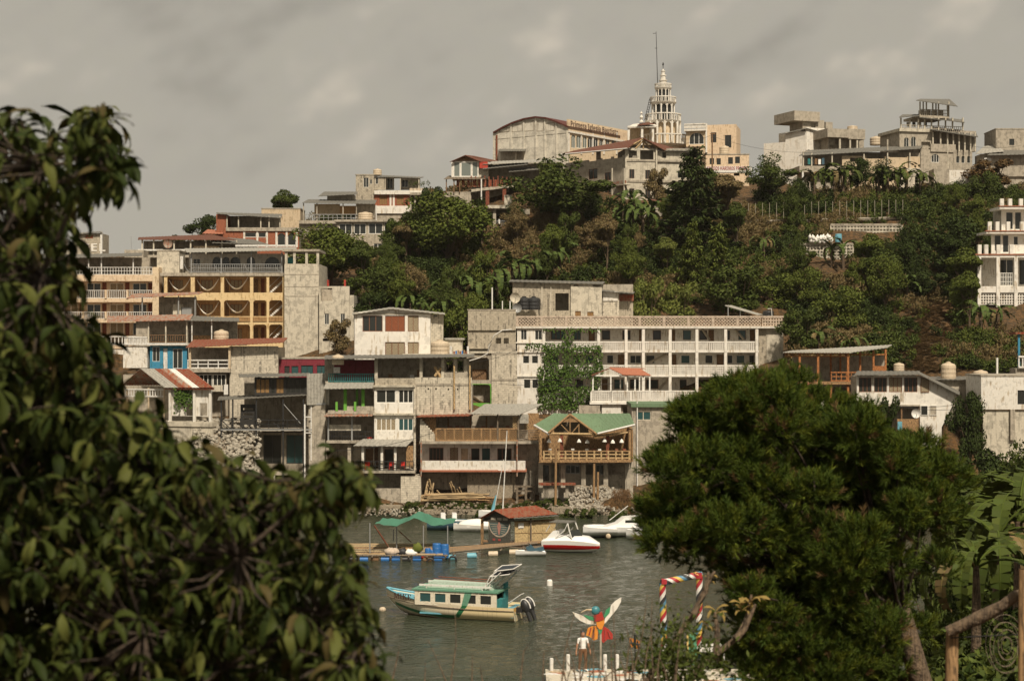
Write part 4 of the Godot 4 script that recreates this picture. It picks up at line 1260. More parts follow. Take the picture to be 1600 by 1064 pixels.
func restaurant_green() -> void:
	thing("green_roofed_restaurant", "open wooden restaurant with green gabled sheet roof on the shore", "restaurant", px(915, 785, 147))
	var pk := L(891, 648, 1.4)
	var bk := L(866, 646, -3.5)
	var wl := L(857, 677, 2.2); var wr := L(932, 678, 2.2)
	sheet("roof_sheet", bk, pk, wl, L(835, 664, -1.0), M.green_roof, 0.06, 0.4)
	sheet("roof_sheet", pk, L(897, 646, -3.5), L(980, 652, -3.0), wr, M.green_roof, 0.06, 0.4)
	sheet("roof_sheet", L(893, 647, -2.5), L(985, 646.5, -3.5), L(992, 663, 0.6), L(934, 677, 1.9), M.green_roof, 0.06, 0.4)
	beam("fascia", L(835, 665, -0.95), L(857, 678, 2.25), 0.11, M.white_paint, null, 4)
	beam("fascia", L(934, 678, 1.95), L(993, 664, 0.65), 0.09, M.white_paint, null, 4)
	beam("barge_board", pk, wl, 0.10, M.wood, null, 4)
	beam("barge_board", pk, wr, 0.10, M.wood, null, 4)
	beam("tie_beam", L(860, 678, 1.9), L(931, 679, 1.9), 0.11, M.wood_pale, null, 4)
	for q in [[891, 650, 891, 678], [877, 664, 891, 678], [905, 664, 893, 678], [905, 662, 905, 678]]: beam("truss_strut", L(q[0], q[1], 1.6), L(q[2], q[3], 1.6), 0.06, M.wood)
	beam("tie_beam", L(928, 682, 1.2), L(985, 676, 0.6), 0.09, M.wood_pale, null, 4)
	box("gable_boarding", 866, 660, 920, 678, 0.4, 0.05, M.wood_grey)
	box("back_wall", 840, 655, 990, 722, -5.0, 0.2, M.wood)
	box("side_wall", 988, 672, 990, 722, 0.6, 5.6, M.wood)
	posts("post", [878, 950], 678, 722, 0.4, 0.28, M.wood_red)
	posts("post", [845, 985], 672, 722, 0.9, 0.22, M.wood)
	box("side_screen", 842.5, 685, 851, 722, 0.6, 0.1, M.wood)
	for v in [704.5, 709.5, 715]: box("deck_rail", 849, v, 985, v + 1.9, 1.3, 0.1, M.wood_pale if v > 705 else M.wood)
	posts("rail_post", [850, 861, 873, 884, 895, 905, 917, 929, 940, 951, 963, 973, 984], 705, 720, 1.24, 0.14, M.wood_pale)
	box("deck", 843, 719, 987, 723, 1.5, 5.0, M.wood)
	for k in 12: box("joist_end", 850 + k * 11.2, 722.6, 853 + k * 11.2, 725, 1.4, 0.3, M.wood_dark)
	for u in [857, 868, 893, 915, 926, 935, 962, 974]: box("table_setting", u, 702, u + 5, 704.5, 0.6, 0.6, M.cloth_white if int(u) % 2 else M.rust)
	# under storey
	wall("under_wall", 843, 724, 990, 790, -0.6, 0.25, M.concrete, [w(848, 727, 858, 752, 1, M.black_frame), op(861, 726, 874, 756), w(884, 727, 907, 741, 3, M.steel_grey), op(916, 727, 929, 742), w(932, 727, 944, 742, 2, M.steel_grey), op(951, 726, 977, 742)])
	posts("column", [845, 880, 912, 947, 981], 724, 770, 0.0, 0.4, M.concrete)
	box("inner_room_wall", 844, 725, 989, 785, -2.6, 0.2, M.concrete)
	box("ground_sill", 842, 756, 900, 759, 1.6, 1.0, M.rust)
	footing(843, 990, 788, -0.2, 4, M.concrete, 2)
	for q in [[868, 700, 800], [928, 725, 795], [934, 738, 800]]:
		thing("mooring_pole", "weathered upright timber pole standing before the green roofed restaurant", "pole", px(q[0], q[2], 144.5), 0, "shore poles")
		beam("pole", Vector3(0, -0.5, 0), Vector3(0.05, (q[2] - q[1]) / FX * 144.5, 0), 0.12, M.wood, null, 7, 0.10)
	for q in [[858, 689], [875, 688], [905, 689], [918, 690], [945, 688], [958, 690], [972, 689]]: lamp(q[0], q[1], 146.0)
	# grey house beside it
	thing("grey_house", "plain grey rendered house with one wide window and green roof edge", "house", px(1015, 785, 152))
	shell(988, 637, 1060, 770, 0, 6, M.concrete, [w(994, 643, 1018, 657, 2, M.concrete_pale, M.glass_teal)], M.concrete)
	box("roof_edge", 987, 631, 1062, 636.5, 0.3, 6.4, M.green_roof)
	box("vent", 998, 724, 1016, 728, 0.03, 0.05, M.galvanised_dark)
	posts("drain_pipe", [996.5], 628, 760, 0.2, 0.1, M.white_paint)
	footing(988, 1060, 770, 0, 6, M.concrete, 4)

func upper_left() -> void:
	keep.append([60, 470, 208, 240])
	thing("brick_house", "brick fronted house with a dark roof terrace on the ridge", "house", px(400, 390, 215))
	box("brick_end", 336, 334, 351, 372, 0.1, 4, M.brick)
	sheet("roof_sheet", L(336, 331.5, -5), L(440, 334, -5), L(438, 340, 0.6), L(338, 333.5, 0.6), M.galvanised_dark, 0.06, 0.5)
	posts("roof_post", [353, 371, 406, 419, 436], 337, 358, 0.1, 0.14, M.concrete_pale)
	box("terrace_back", 352, 337, 437, 356, -3.5, 0.2, M.concrete)
	box("terrace_parapet", 351, 355, 466, 360.5, 0.2, 5.0, M.concrete)
	wall("lower_wall", 351, 360.5, 466, 400, 0, 0.2, M.brick, [w(380, 363, 399, 370.5, 1), w(402, 363, 414, 370.5, 1), [432, 364, 444.5, 385, "a", 1], [448, 364, 461, 385, "a", 1]])
	for u in [378.5, 399, 414]: box("white_pilaster", u, 361, u + 3, 386, 0.05, 0.05, M.white)
	for u in [429, 445, 461]: box("white_pilaster", u, 361, u + 3, 386, 0.05, 0.05, M.white)
	sheet("porch_roof", L(322, 358, -2.0), L(350, 360, -2.0), L(346, 365, 1.2), L(314, 364.5, 1.2), M.tile_red, 0.05, 0.4)
	posts("porch_post", [319, 333], 365, 385, 0.9, 0.15, M.white_paint)
	box("rear_block", 352, 361, 466, 400, -0.3, 5, M.concrete)
	footing(336, 466, 400, 0, 5, M.concrete, 6)
	thing("rendered_house", "beige rendered house end with a roof line on the ridge behind the brick house", "house", px(430, 345, 226))
	shell(407, 326, 468, 372, 0, 5, M.tan, [], M.concrete)
	footing(407, 468, 372, 0, 5, M.tan, 6)
	# roof terraces over the yellow hotel
	thing("roof_canopy", "long flat metal canopy on posts above the yellow hotel", "canopy", px(290, 392, 200))
	sheet("roof_sheet", L(214, 370.5, -4), L(330, 366, -4), L(369, 374.5, 0.6), L(213, 374, 0.6), M.brown_roof, 0.06, 0.5)
	sheet("roof_sheet", L(325, 369, -4), L(395, 374, -4), L(420, 382, 0.8), L(330, 379, 0.8), M.galvanised_dark, 0.06, 0.5)
	posts("post", [220, 238, 270, 296, 320, 345, 368], 374, 400, 0.2, 0.16, M.concrete_pale)
	box("back_wall", 222, 376, 400, 400, -3.5, 0.2, M.concrete)
	box("white_beam", 213, 389, 293, 391.5, 0.6, 0.3, M.white_paint)
	box("white_beam", 366, 382, 460, 385, 0.9, 0.3, M.white_paint)
	box("stored_goods", 300, 384, 340, 392, -0.5, 1.0, M.tan)
	box("floor_slab", 192, 398, 460, 402, 0.8, 5, M.concrete)
	footing(200, 460, 402, -0.5, 4, M.concrete, 8)
	thing("satellite_dish", "rusty pink satellite dish under the long metal canopy", "satellite dish", px(261, 389, 199))
	dish(0.55, M.rust_pale)
	thing("water_cistern", "flat dark rooftop cistern with an aerial beside the long canopy", "cistern", px(205, 402, 197))
	box("cistern_box", 192, 390, 222, 402, 0, 3, M.concrete)
	beam("aerial", L(203, 390, -0.5), L(202.5, 369, -0.5), 0.025, M.steel_grey)
	# sign block
	thing("sign_building", "weathered rooftop block with large white letters on its front", "building", px(137, 402, 200))
	box("block", 112, 364, 155, 402, 0, 4, M.block)
	box("corner_post", 154, 362, 157, 402, 0.2, 0.4, M.white_paint)
	sheet("roof_sheet", L(110, 364, -4), L(157, 361, -4), L(157, 362.5, 0.4), L(110, 366, 0.4), M.galvanised_dark, 0.05, 0.4)
	box("window_opening", 131, 367, 143, 372, 0.02, 0.04, M.rust)
	lettering("lettering", "CEL", L(123, 396.5, 0.05), 0.95, M.white_clean, 1.35)
	footing(112, 155, 402, 0, 4, M.block, 8)
	thing("stepped_building", "pale stepped building with a square block window behind the leafy tree", "building", px(88, 402, 202))
	shell(66, 388, 112, 420, 0, 5, M.concrete_pale, [w(84, 391, 90, 400, 1, M.white_frame)])
	shell(71, 375, 94, 388, -0.5, 3, M.concrete, [])
	posts("block_post", [77, 90], 366, 375, -0.7, 0.4, M.white_clean)
	footing(66, 112, 420, 0, 5, M.concrete, 8)

	# terraced houses left of the big tree
	keep.append([520, 670, 210, 236])
	thing("canopy_house", "open house under a dark flat canopy with an orange wall", "house", px(525, 345, 222))
	sheet("roof_sheet", L(480, 311, -5), L(588, 312, -5), L(585, 318, 0.8), L(471, 316, 0.8), M.galvanised_dark, 0.06, 0.5)
	sheet("roof_sheet", L(505, 299, -6), L(558, 299, -6), L(556, 303, -2.5), L(496, 306, -2.5), M.galvanised_dark, 0.06, 0.5)
	posts("post", [473, 494, 535, 556], 317, 345, 0.4, 0.14, M.concrete)
	box("orange_wall", 530, 321, 556, 334, -2.0, 0.2, M.ochre)
	box("pale_wall", 490, 318, 530, 335, -2.3, 0.2, M.tan)
	box("upper_room", 510, 303, 552, 314, -4.0, 2.5, M.concrete)
	box("inner_room_wall", 556, 318, 584, 340, -1.5, 2.0, M.concrete)
	rail("railing", 476, 334, 562, 345, 0.6, 12, M.steel_grey, 0.06, 1)
	box("terrace_slab", 466, 344, 586, 349, 0.9, 6, M.concrete)
	box("terrace_wall", 466, 349, 530, 372, 0.4, 5, M.concrete)
	footing(466, 586, 372, 0.3, 5, M.concrete, 5)
	water_tank("rounded beige tank on the terrace below the orange wall", px(570, 343, 220), 1.0, 1.0, M.tank_beige)
	thing("terrace_house", "grey and brick terrace house with a white band and roof garden", "house", px(615, 335, 230))
	shell(555, 273, 584, 316, 0, 6, M.block, [w(567, 277, 575, 292, 2), w(577, 280, 580.5, 287, 1)], M.concrete)
	wall("upper_wall", 584.3, 276, 602, 296, 0.1, 0.2, M.block, [w(586, 276.5, 590, 287, 1)])
	wall("terrace_room", 602, 276, 656, 296, -2.5, 0.2, M.concrete, [w(604, 278, 613, 294, 2), op(615, 278, 625, 296), w(627, 280, 637, 292, 2)])
	sheet("roof_sheet", L(584, 272.5, -5), L(662, 276, -5), L(655, 277.5, 0.3), L(584, 275, 0.3), M.galvanised_dark, 0.05, 0.5)
	posts("post", [625, 654], 277, 298, 0.1, 0.14, M.concrete_pale)
	box("white_band", 584, 297, 664, 303, 0.5, 5, M.white)
	wall("brick_wall", 584, 303, 640, 321, 0.1, 0.2, M.brick, [w(592, 304.5, 604, 319.5, 3, M.brown_frame, M.curtain_brown), w(619, 304.5, 630, 319.5, 3, M.brown_frame, M.curtain_brown)])
	for u in [608, 613]: box("white_pilaster", u, 303, u + 3, 332, 0.15, 0.1, M.white)
	box("lower_band", 584, 321, 640, 333, 0.3, 4, M.white_clean)
	box("open_bay", 640, 304, 672, 332, -2.0, 2, M.concrete)
	posts("column", [641, 648, 661, 670], 304, 333, 0.2, 0.2, M.concrete_pale)
	box("balcony", 640, 300, 674, 304, 0.9, 5, M.concrete)
	box("balcony_floor", 640, 331, 664, 334, 0.6, 4, M.concrete)
	footing(555, 672, 333, 0.1, 5, M.concrete, 7)
	for u in [642, 648, 654, 660, 667]:
		thing("potted_plant", "leafy potted shrub on the roof garden above the brick wall", "plant", px(u, 298, 229.8), 0, "roof garden pots")
		lbox("pot", Vector3(-0.22, 0, -0.22), Vector3(0.22, 0.4, 0.22), M.tank_beige)
		add("foliage", shrub_mesh(int(u), 70, 0.16), M.leaf_mid, Transform3D(Basis.from_scale(Vector3(0.8, 1.3, 0.8)), Vector3(0, 0.45, 0)))
	water_tank("beige water tank standing on the grey block stair tower", px(589, 273, 231), 0.6, 0.85, M.tank_beige)
	thing("window_house", "grey block house with a long row of white framed windows", "house", px(580, 410, 214), 0)
	wall("wall", 525, 346, 632, 440, 0, 0.2, M.block, [w(529, 349, 549, 366, 2), w(552, 349, 571, 365.5, 2), w(575, 348, 597, 365, 2), w(599.5, 347, 629.5, 364, 5), w(583, 380, 596, 395, 2)])
	box("side_body", 525.2, 347, 631.8, 440, -0.25, 6, M.block)
	box("roof_slab", 521, 342.5, 650, 346, 0.4, 7, M.concrete)
	box("red_wall", 632, 346, 650, 440, -0.4, 5, M.wood_red)
	posts("white_pipe", [587], 320, 344, 0.4, 0.12, M.white_paint)
	footing(525, 650, 440, 0, 6, M.block, 6)
	thing("retaining_wall", "stained grey retaining wall below the big round tree", "wall", px(640, 470, 206))
	box("wall", 570, 412, 668, 480, 0, 0.6, M.concrete)
	footing(570, 668, 480, 0, 0.6, M.concrete, 4)

	# glazed gable restaurant and the concrete frame below
	keep.append([690, 830, 211, 236])
	thing("glazed_house", "hilltop house with a glazed gable room above a planted terrace", "house", px(750, 330, 226))
	wall("glass_front", 705, 251, 748, 276, 0, 0.15, M.white, [w(709, 252.5, 718, 275, 1, M.white_frame, M.glass_pale), w(720, 252.5, 736, 275, 1, M.white_frame, M.glass_pale), w(738, 252.5, 746, 275, 1, M.white_frame, M.glass_pale)])
	var g := MB.new()
	var a := L(705, 251); var b := L(726, 243); var c := L(748, 251)
	g.prism(PackedVector2Array([Vector2(a.x, a.y + 0.01), Vector2(c.x, c.y + 0.01), Vector2(b.x, b.y)]), -0.2, 0.0)
	add("gable", g.mesh(), M.wood_dark)
	sheet("roof_sheet", L(726, 241.5, 0.6), L(776, 251, -5), L(760, 253, -5), L(702, 252, 0.6), M.brown_roof, 0.06, 0.5)
	sheet("roof_sheet", L(726, 241.5, 0.6), L(740, 243, -5), L(780, 251, -5), L(752, 252, 0.6), M.brown_roof, 0.06, 0.5)
	box("side_wall", 748, 252, 763, 278, -0.2, 5, M.concrete_pale)
	box("room_body", 705.5, 252, 747.5, 277, -0.4, 4.5, M.glass_teal)
	sheet("long_roof", L(755, 252, -3), L(880, 247, -3), L(876, 251, 0.6), L(754, 256, 0.6), M.galvanised, 0.05, 0.5)
	sheet("long_roof", L(754, 258.5, -2), L(826, 252, -2), L(824, 256.5, 1.2), L(754, 263.5, 1.2), M.galvanised_dark, 0.05, 0.5)
	box("long_back", 755, 254, 880, 290, -3.4, 0.3, M.concrete)
	box("red_awning", 749, 252, 762, 262, 0.5, 0.3, M.red)
	for k in 11: post("terrace_post", 736 + k * 7, 274 + (k % 3), 292, 0.6, 0.16, M.wood_red)
	for k in 9:
		var u := 713.0 + k * 8.5
		box("balustrade_slat", u, 280, u + 4, 291, 0.7, 0.1, M.rust)
	sheet("pergola_roof", L(700, 274, -2), L(760, 274, -2), L(758, 279, 1.4), L(693, 279, 1.4), M.wood_grey, 0.05, 0.5)
	posts("pergola_post", [697, 709, 718], 279, 300, 1.0, 0.14, M.wood_dark)
	sheet("terrace_edge", L(736, 292, -3), L(800, 288, -3), L(802, 288.5, 1.2), L(736, 296, 1.2), M.concrete_pale, 0.3, 2.0)
	box("terrace_wall", 694, 299, 736, 320, 0.8, 4, M.concrete)
	box("under_room", 736, 294, 795, 322, -2.0, 2, M.concrete)
	posts("red_column", [761.5, 788], 294, 320, 0.8, 0.5, M.wood_red)
	posts("white_pipe", [752], 279, 312, 1.4, 0.16, M.white_paint)
	sheet("long_roof", L(795, 262, -2), L(870, 258, -2), L(868, 262, 1.2), L(795, 268, 1.2), M.galvanised_dark, 0.05, 0.5)
	footing(694, 800, 320, 0.5, 4, M.concrete, 5)
	thing("unfinished_house", "bare concrete frame house with open dark rooms under the hilltop terrace", "house", px(785, 400, 214))
	box("top_slab", 762, 320, 812, 325, 0.5, 5, M.concrete_pale)
	wall("frame_wall", 770, 325, 812, 355, 0, 0.25, M.concrete, [op(775, 327, 797, 354)])
	rail("railing", 775, 344, 797, 354, -0.1, 10, M.steel_grey, 0.04)
	posts("white_pipe", [780], 342, 354, 0.3, 0.2, M.white_paint)
	wall("frame_wall", 771, 355, 828, 400, 0.02, 0.25, M.concrete, [op(781, 359, 808, 373), op(811, 358, 825, 373), op(786, 387, 800, 398)])
	box("rear", 771, 326, 828, 400, -3.0, 0.3, M.concrete)
	box("side", 770, 326, 772, 400, -0.3, 2.7, M.concrete)
	box("rock", 788, 304, 800, 320, 0.3, 2, M.concrete_pale)
	box("slab", 770, 373.5, 828, 376, 0.4, 3, M.concrete_pale)
	footing(771, 828, 400, 0, 3, M.concrete, 4)

func church() -> void:
	keep.append([870, 1180, 222, 300])
	thing("church_building", "white barrel roofed church hall with painted name along its side wall", "church", px(888, 262, 250), -36)
	var O := FR
	# front gable: arched outline with piers
	var top := [[770, 205], [785, 196.5], [800, 189.5], [818, 183.5], [836, 180.5], [852, 182], [868, 187.5], [888, 196]]
	var poly := PackedVector2Array()
	for q in top: poly.append(Vector2(L(q[0], q[1] + 2).x, L(q[0], q[1] + 2).y))
	poly.append(Vector2(L(888, 275).x, L(888, 275).y)); poly.append(Vector2(L(770, 275).x, L(770, 275).y))
	var m := MB.new()
	m.prism(poly, -0.3, 0.0)
	add("gable_wall", m.mesh(), M.church)
	for q in [[770, 206], [797, 192], [817, 186], [836, 183], [850, 184], [868, 190], [885, 197]]: box("pier", q[0], q[1], q[0] + 2.2, 262, 0.12, 0.12, M.church)
	for q in [[800, 817, 192, 206], [819, 835, 187, 205], [839, 850, 186, 205], [852, 867, 190, 205], [780, 796, 198, 206]]:
		var f := MB.new()
		var a := L(q[0], q[3], 0.0); var b := L(q[1], q[2], 0.0)
		for e in [[a.x, a.y, b.x, a.y + 0.12], [a.x, b.y - 0.12, b.x, b.y], [a.x, a.y + 0.12, a.x + 0.12, b.y - 0.12], [b.x - 0.12, a.y + 0.12, b.x, b.y - 0.12]]: f.box(Vector3(e[0], e[1], 0.0), Vector3(e[2], e[3], 0.06))
		add("panel_frame", f.mesh(), M.concrete)
		lbox("panel", Vector3(a.x + 0.13, a.y + 0.13, 0.0), Vector3(b.x - 0.13, b.y - 0.13, 0.02), M.church)
	box("sill_band", 770, 206.5, 888, 208.5, 0.05, 0.05, M.church)
	# rust streak running down from a downpipe
	box("rusted_pipe", 774.5, 210, 777, 250, 0.16, 0.06, M.rust)
	box("porch_back", 782, 234, 817, 262, 0.5, 0.2, M.concrete)
	sheet("porch_roof", L(780, 232, 0.0), L(822, 232, 0.0), L(820, 235.5, 2.0), L(778, 235.5, 2.0), M.galvanised_dark, 0.05, 0.5)
	posts("porch_post", [806], 235, 262, 1.2, 0.2, M.concrete_pale)
	# barrel roof
	var LEN := 14.5
	var rb := MB.new()
	var ra := []; var rc := []
	for q in top:
		var p := L(q[0], q[1], 0.35)
		ra.append(p); rc.append(Vector3(p.x, p.y, -LEN))
	rb.skin([ra, rc])
	var low_a := []; var low_c := []
	for p in ra: low_a.append(p + Vector3(0, -0.22, 0))
	for p in rc: low_c.append(p + Vector3(0, -0.22, 0))
	rb.skin([low_c, low_a])
	for k in ra.size() - 1: rb.quad(low_a[k], low_a[k + 1], ra[k + 1], ra[k])
	add("barrel_roof", rb.mesh(), M.maroon_roof)
	var cx := L(888, 230, 0).x
	# side wall frame
	FR = O * Transform3D(Basis(Vector3.UP, PI / 2), Vector3(cx, 0, 0))
	var holes := []
	for q in [[893, 899.5, 210, 230], [901, 908, 211, 230], [911, 917.5, 212.5, 230], [919, 926, 213.5, 230], [928, 935, 215, 230], [937, 943, 216.5, 231], [947, 953, 217.5, 232], [956, 962, 219, 232]]:
		holes.append([q[0], q[2], q[1], q[3], "a", 2, M.white_frame, M.glass_pale if q[0] < 915 else M.glass])
	var p0 := L(888.3, 196, 0); var p1 := L(982, 230, 0)
	wall("side_wall", 888.3, 203.5, 984, 275, 0, 0.3, M.cream, holes)
	var fz := MB.new()
	var t0 := L(888.5, 188.5, 0.1); var bot := L(888.5, 202.8, 0.1); var endx := L(983, 202, 0.1).x
	fz.box(Vector3(t0.x, bot.y, -0.2), Vector3(endx, t0.y, 0.1))
	add("name_fascia", fz.mesh(), M.peach)
	lettering("lettering", "Primera Iglesia Bautista", L(891.5, 199.6, 0.11), (t0.y - bot.y) * 0.62, M.ink, 0.98)
	lbox("cornice", Vector3(t0.x, bot.y - 0.3, 0.0), Vector3(endx, bot.y - 0.005, 0.22), M.white)
	for u in [889, 908.5, 926.5, 944, 964]: box("pilaster", u, 206, u + 1.6, 240, 0.12, 0.12, M.white_clean)
	FR = O
	lbox("far_wall", Vector3(L(770, 230).x, L(770, 270).y, -LEN + 0.2), Vector3(cx - 0.3, L(888, 199).y, -LEN), M.church)
	footing(770, 888, 275, -0.3, 13.0, M.church, 5)

	# tower
	thing("church_tower", "white round tiered tower with balustraded balconies and spire beside the church", "tower", px(1037, 262, 256))
	var k := 256.0 / FX
	var Y := func(v): return (262.0 - v) * k
	for tier in [[228, 212, 31, 41, 12], [190, 178, 24, 28, 10], [160, 151, 17, 20.5, 8], [137, 130, 10.5, 13.2, 8]]:
		# balcony slab and balustrade
		var s := MB.new()
		var rr: float = tier[3] * k
		s.lathe([[0.0, Y.call(tier[0] + 3)], [rr * 0.8, Y.call(tier[0] + 3)], [rr, Y.call(tier[0] + 0.5)], [rr * 1.03, Y.call(tier[0] - 0.8)], [0.0, Y.call(tier[0] - 0.8)]], 28)
		add("balcony_slab", s.mesh(), M.white)
		var r := MB.new()
		for i in 40:
			var a := TAU * i / 40
			r.bar(Vector3(cos(a) * rr * 0.97, Y.call(tier[0] - 1), sin(a) * rr * 0.97), Vector3(cos(a) * rr * 0.97, Y.call(tier[1] + 1), sin(a) * rr * 0.97), rr * 0.028, 5)
		r.lathe([[rr * 0.93, Y.call(tier[1] + 1.6)], [rr * 1.02, Y.call(tier[1] + 1.6)], [rr * 1.02, Y.call(tier[1])], [rr * 0.93, Y.call(tier[1])], [rr * 0.93, Y.call(tier[1] + 1.6)]], 28)
		stuff(add("balustrade", r.mesh(), M.white))
	for tier in [[212, 189, 26.5, 7], [178, 161, 17.5, 8], [150, 137.5, 11.5, 8]]:
		var rr: float = tier[2] * k
		var core := MB.new()
		core.lathe([[rr * 0.80, Y.call(tier[0] + 15)], [rr * 0.80, Y.call(tier[1])]], 24)
		add("drum", core.mesh(), M.cream if tier[0] > 200 else M.glass)
		var n: int = 14 if tier[0] > 200 else 12
		for i in n:
			var a := TAU * (i + 0.5) / n
			var c := MB.new()
			c.tube([Vector3(cos(a) * rr, Y.call(tier[0] + 14), sin(a) * rr), Vector3(cos(a) * rr, Y.call(tier[1]), sin(a) * rr)], [rr * 0.075, rr * 0.07], 8)
			add("column", c.mesh(), M.white_clean)
			# arch between this column and the next
			var ar := MB.new()
			var a1 := TAU * (i + 1.5) / n
			var yt: float = Y.call(tier[1]); var h: float = (tier[0] - tier[1]) * k
			for j in 8:
				var f0 := j / 8.0; var f1 := (j + 1) / 8.0
				var g0 := lerpf(a, a1, f0); var g1 := lerpf(a, a1, f1)
				var e0 := yt - h * (0.10 + 0.34 * (2 * f0 - 1) * (2 * f0 - 1)); var e1 := yt - h * (0.10 + 0.34 * (2 * f1 - 1) * (2 * f1 - 1))
				for q in [1.0, 0.93]:
					ar.quad(Vector3(cos(g0) * rr * q, e0, sin(g0) * rr * q), Vector3(cos(g1) * rr * q, e1, sin(g1) * rr * q), Vector3(cos(g1) * rr * q, yt, sin(g1) * rr * q), Vector3(cos(g0) * rr * q, yt, sin(g0) * rr * q))
				ar.quad(Vector3(cos(g0) * rr, e0, sin(g0) * rr), Vector3(cos(g1) * rr, e1, sin(g1) * rr), Vector3(cos(g1) * rr * 0.93, e1, sin(g1) * rr * 0.93), Vector3(cos(g0) * rr * 0.93, e0, sin(g0) * rr * 0.93))
			add("arch", ar.mesh(), M.white)
	var sp := MB.new()
	var pr := []
	for q in [[3, 137], [5.5, 130], [5.5, 126], [6.5, 125.5], [6.5, 124], [4, 123.5], [4, 118], [5, 117.5], [5, 116], [2.8, 115.5], [2.8, 111], [3.6, 110.5], [3.6, 109.5], [1.5, 109], [0.8, 107], [0.0, 106]]: pr.append([q[0] * k, Y.call(q[1])])
	sp.lathe(pr, 14)
	add("spire", sp.mesh(), M.white)
	var fi := MB.new()
	fi.tube([Vector3(0, Y.call(108), 0), Vector3(0, Y.call(102), 0), Vector3(0, Y.call(99.5), 0), Vector3(0, Y.call(96), 0)], [0.05, 0.06, 0.16, 0.03], 6)
	add("finial", fi.mesh(), M.steel_black)
	var ld := MB.new()
	for s in [0, 1]: ld.bar(L(1008 + s * 3, 187, 1.5), L(1016 + s * 3.2, 153, 0.5), 0.05, 4)
	for i in 9: ld.bar(L(1008 + i * 0.85, 185 - i * 3.7, 1.4 - i * 0.1), L(1011 + i * 0.9, 185 - i * 3.7, 1.4 - i * 0.1), 0.04, 4)
	add("ladder", ld.mesh(), M.steel_black)
	var base := MB.new()
	base.lathe([[33 * k, Y.call(300)], [33 * k, Y.call(231)]], 24)
	add("base_drum", base.mesh(), M.cream)
	thing("radio_mast", "thin tall radio mast beside the tower spire", "mast", px(1029, 150, 257.5))
	beam("pole", L(1029, 150), L(1026, 48), 0.07, M.steel_black, null, 5, 0.04)
	for q in [[1021, 51, 1026.2, 50.5], [1024, 74, 1028, 74]]: beam("antenna_arm", L(q[0], q[1]), L(q[2], q[3]), 0.04, M.steel_black)
	# pavilion roof left of the tower
	thing("porch_pavilion", "small porch with curled white eaves between the church and the tower", "pavilion", px(1005, 235, 252))
	sheet("roof_sheet", L(990, 193, -4), L(1020, 190, -4), L(1028, 196, 1), L(982, 197, 1), M.white, 0.2, 3)
	sheet("roof_sheet", L(1000, 192, -1), L(1014, 190, -1), L(1026, 193, 1.2), L(996, 195, 1.2), M.brown_roof, 0.05, 0.5)
	posts("column", [983, 1004, 1021], 196, 235, 0.6, 0.34, M.white_clean)
	box("back_wall", 983, 197, 1022, 235, -2.5, 0.2, M.tan)
	var bl := MB.new()
	bl.lathe([[0.35, 0], [0.12, 0.35], [0.3, 0.7], [0.08, 1.1], [0.22, 1.35], [0.0, 1.7]], 10, L(1003, 190, 0.3))
	add("finial", bl.mesh(), M.white)
	footing(983, 1028, 235, 0.2, 3, M.tan, 6)
	# yellow annex
	thing("annex_building", "cream annex with a bowed balustrade bay beside the tiered tower", "building", px(1104, 250, 252), -14)
	wall("wall", 1104, 193, 1152, 262, 0, 0.25, M.peach, [w(1112, 206, 1120.5, 222, 2, M.black_frame), w(1134, 210, 1144, 230, 2, M.black_frame)])
	box("body", 1104.3, 194, 1151.7, 262, -0.3, 6, M.peach)
	wall("bay_wall", 1073, 203, 1103.5, 262, 0.3, 0.25, M.tan, [[1078, 206, 1101, 225, "a", 3, M.white_frame, M.glass]])
	box("bay_body", 1073.3, 204, 1103.5, 262, -0.1, 5, M.tan)
	box("corner_pier", 1103.5, 192, 1106, 262, 0.45, 0.5, M.white_clean)
	box("bay_slab", 1070, 200, 1104, 204, 0.8, 5, M.white)
	rail("balustrade", 1070, 191.5, 1104, 200, 0.7, 16, M.white, 0.14)
	box("bay_sill", 1073, 226, 1104, 228.5, 0.5, 0.3, M.peach)
	footing(1073, 1152, 262, 0, 5, M.tan, 5)
	water_tank("round beige tank on the flat roof above the painted slogan", px(1133, 240, 244), 0.75, 1.2, M.tank_beige)
	thing("slogan_house", "low cream house with a white board of red painted words", "house", px(1137, 290, 240))
	shell(1104, 241, 1172, 305, 0, 6, M.peach, [w(1110, 246.5, 1117, 256, 1, M.black_frame), w(1121, 246.5, 1127.5, 256.5, 1, M.black_frame), w(1139, 245, 1146.5, 255.5, 1, M.black_frame), w(1150, 244, 1157.5, 254.5, 1, M.black_frame), op(1116, 272, 1124, 276), op(1148, 270, 1157, 274)], M.concrete)
	var sb := lbox("sign_board", L(1104.5, 269, 0.02) + Vector3(0, 0, 0.0), L(1176, 259, 0.08), M.white_paint)
	lettering("sign_lettering", "EN DIOS HAREMOS PROEZAS", L(1106, 267, 0.09), 0.52, M.ink_red, 0.62)
	footing(1104, 1172, 305, 0, 6, M.peach, 5)
	thing("utility_pole", "tall dark utility pole before the cream slogan house", "utility pole", px(1114, 300, 236))
	beam("pole", L(1114, 310), L(1114, 208), 0.13, M.wood_dark, null, 6, 0.1)
	lbox("crossarm", L(1112, 209) + Vector3(-0.1, 0, -0.06), L(1119, 207.5) + Vector3(0, 0, 0.06), M.wood_dark)

	# long roofed house below the church
	thing("hillside_house", "grey hillside tenement with a brown gabled roof below the church", "house", px(979, 325, 226), 8)
	var H := FR
	wall("gable_wall", 979, 231, 1028, 330, 0, 0.25, M.concrete_pale, [op(983, 234, 996, 246), op(1001, 234, 1022, 249), w(984, 264, 992, 278, 2, M.brown_frame), w(1009, 265, 1017, 279, 2, M.brown_frame), w(984, 294, 992, 309, 2, M.brown_frame), w(1009, 296, 1017, 310, 2, M.brown_frame)])
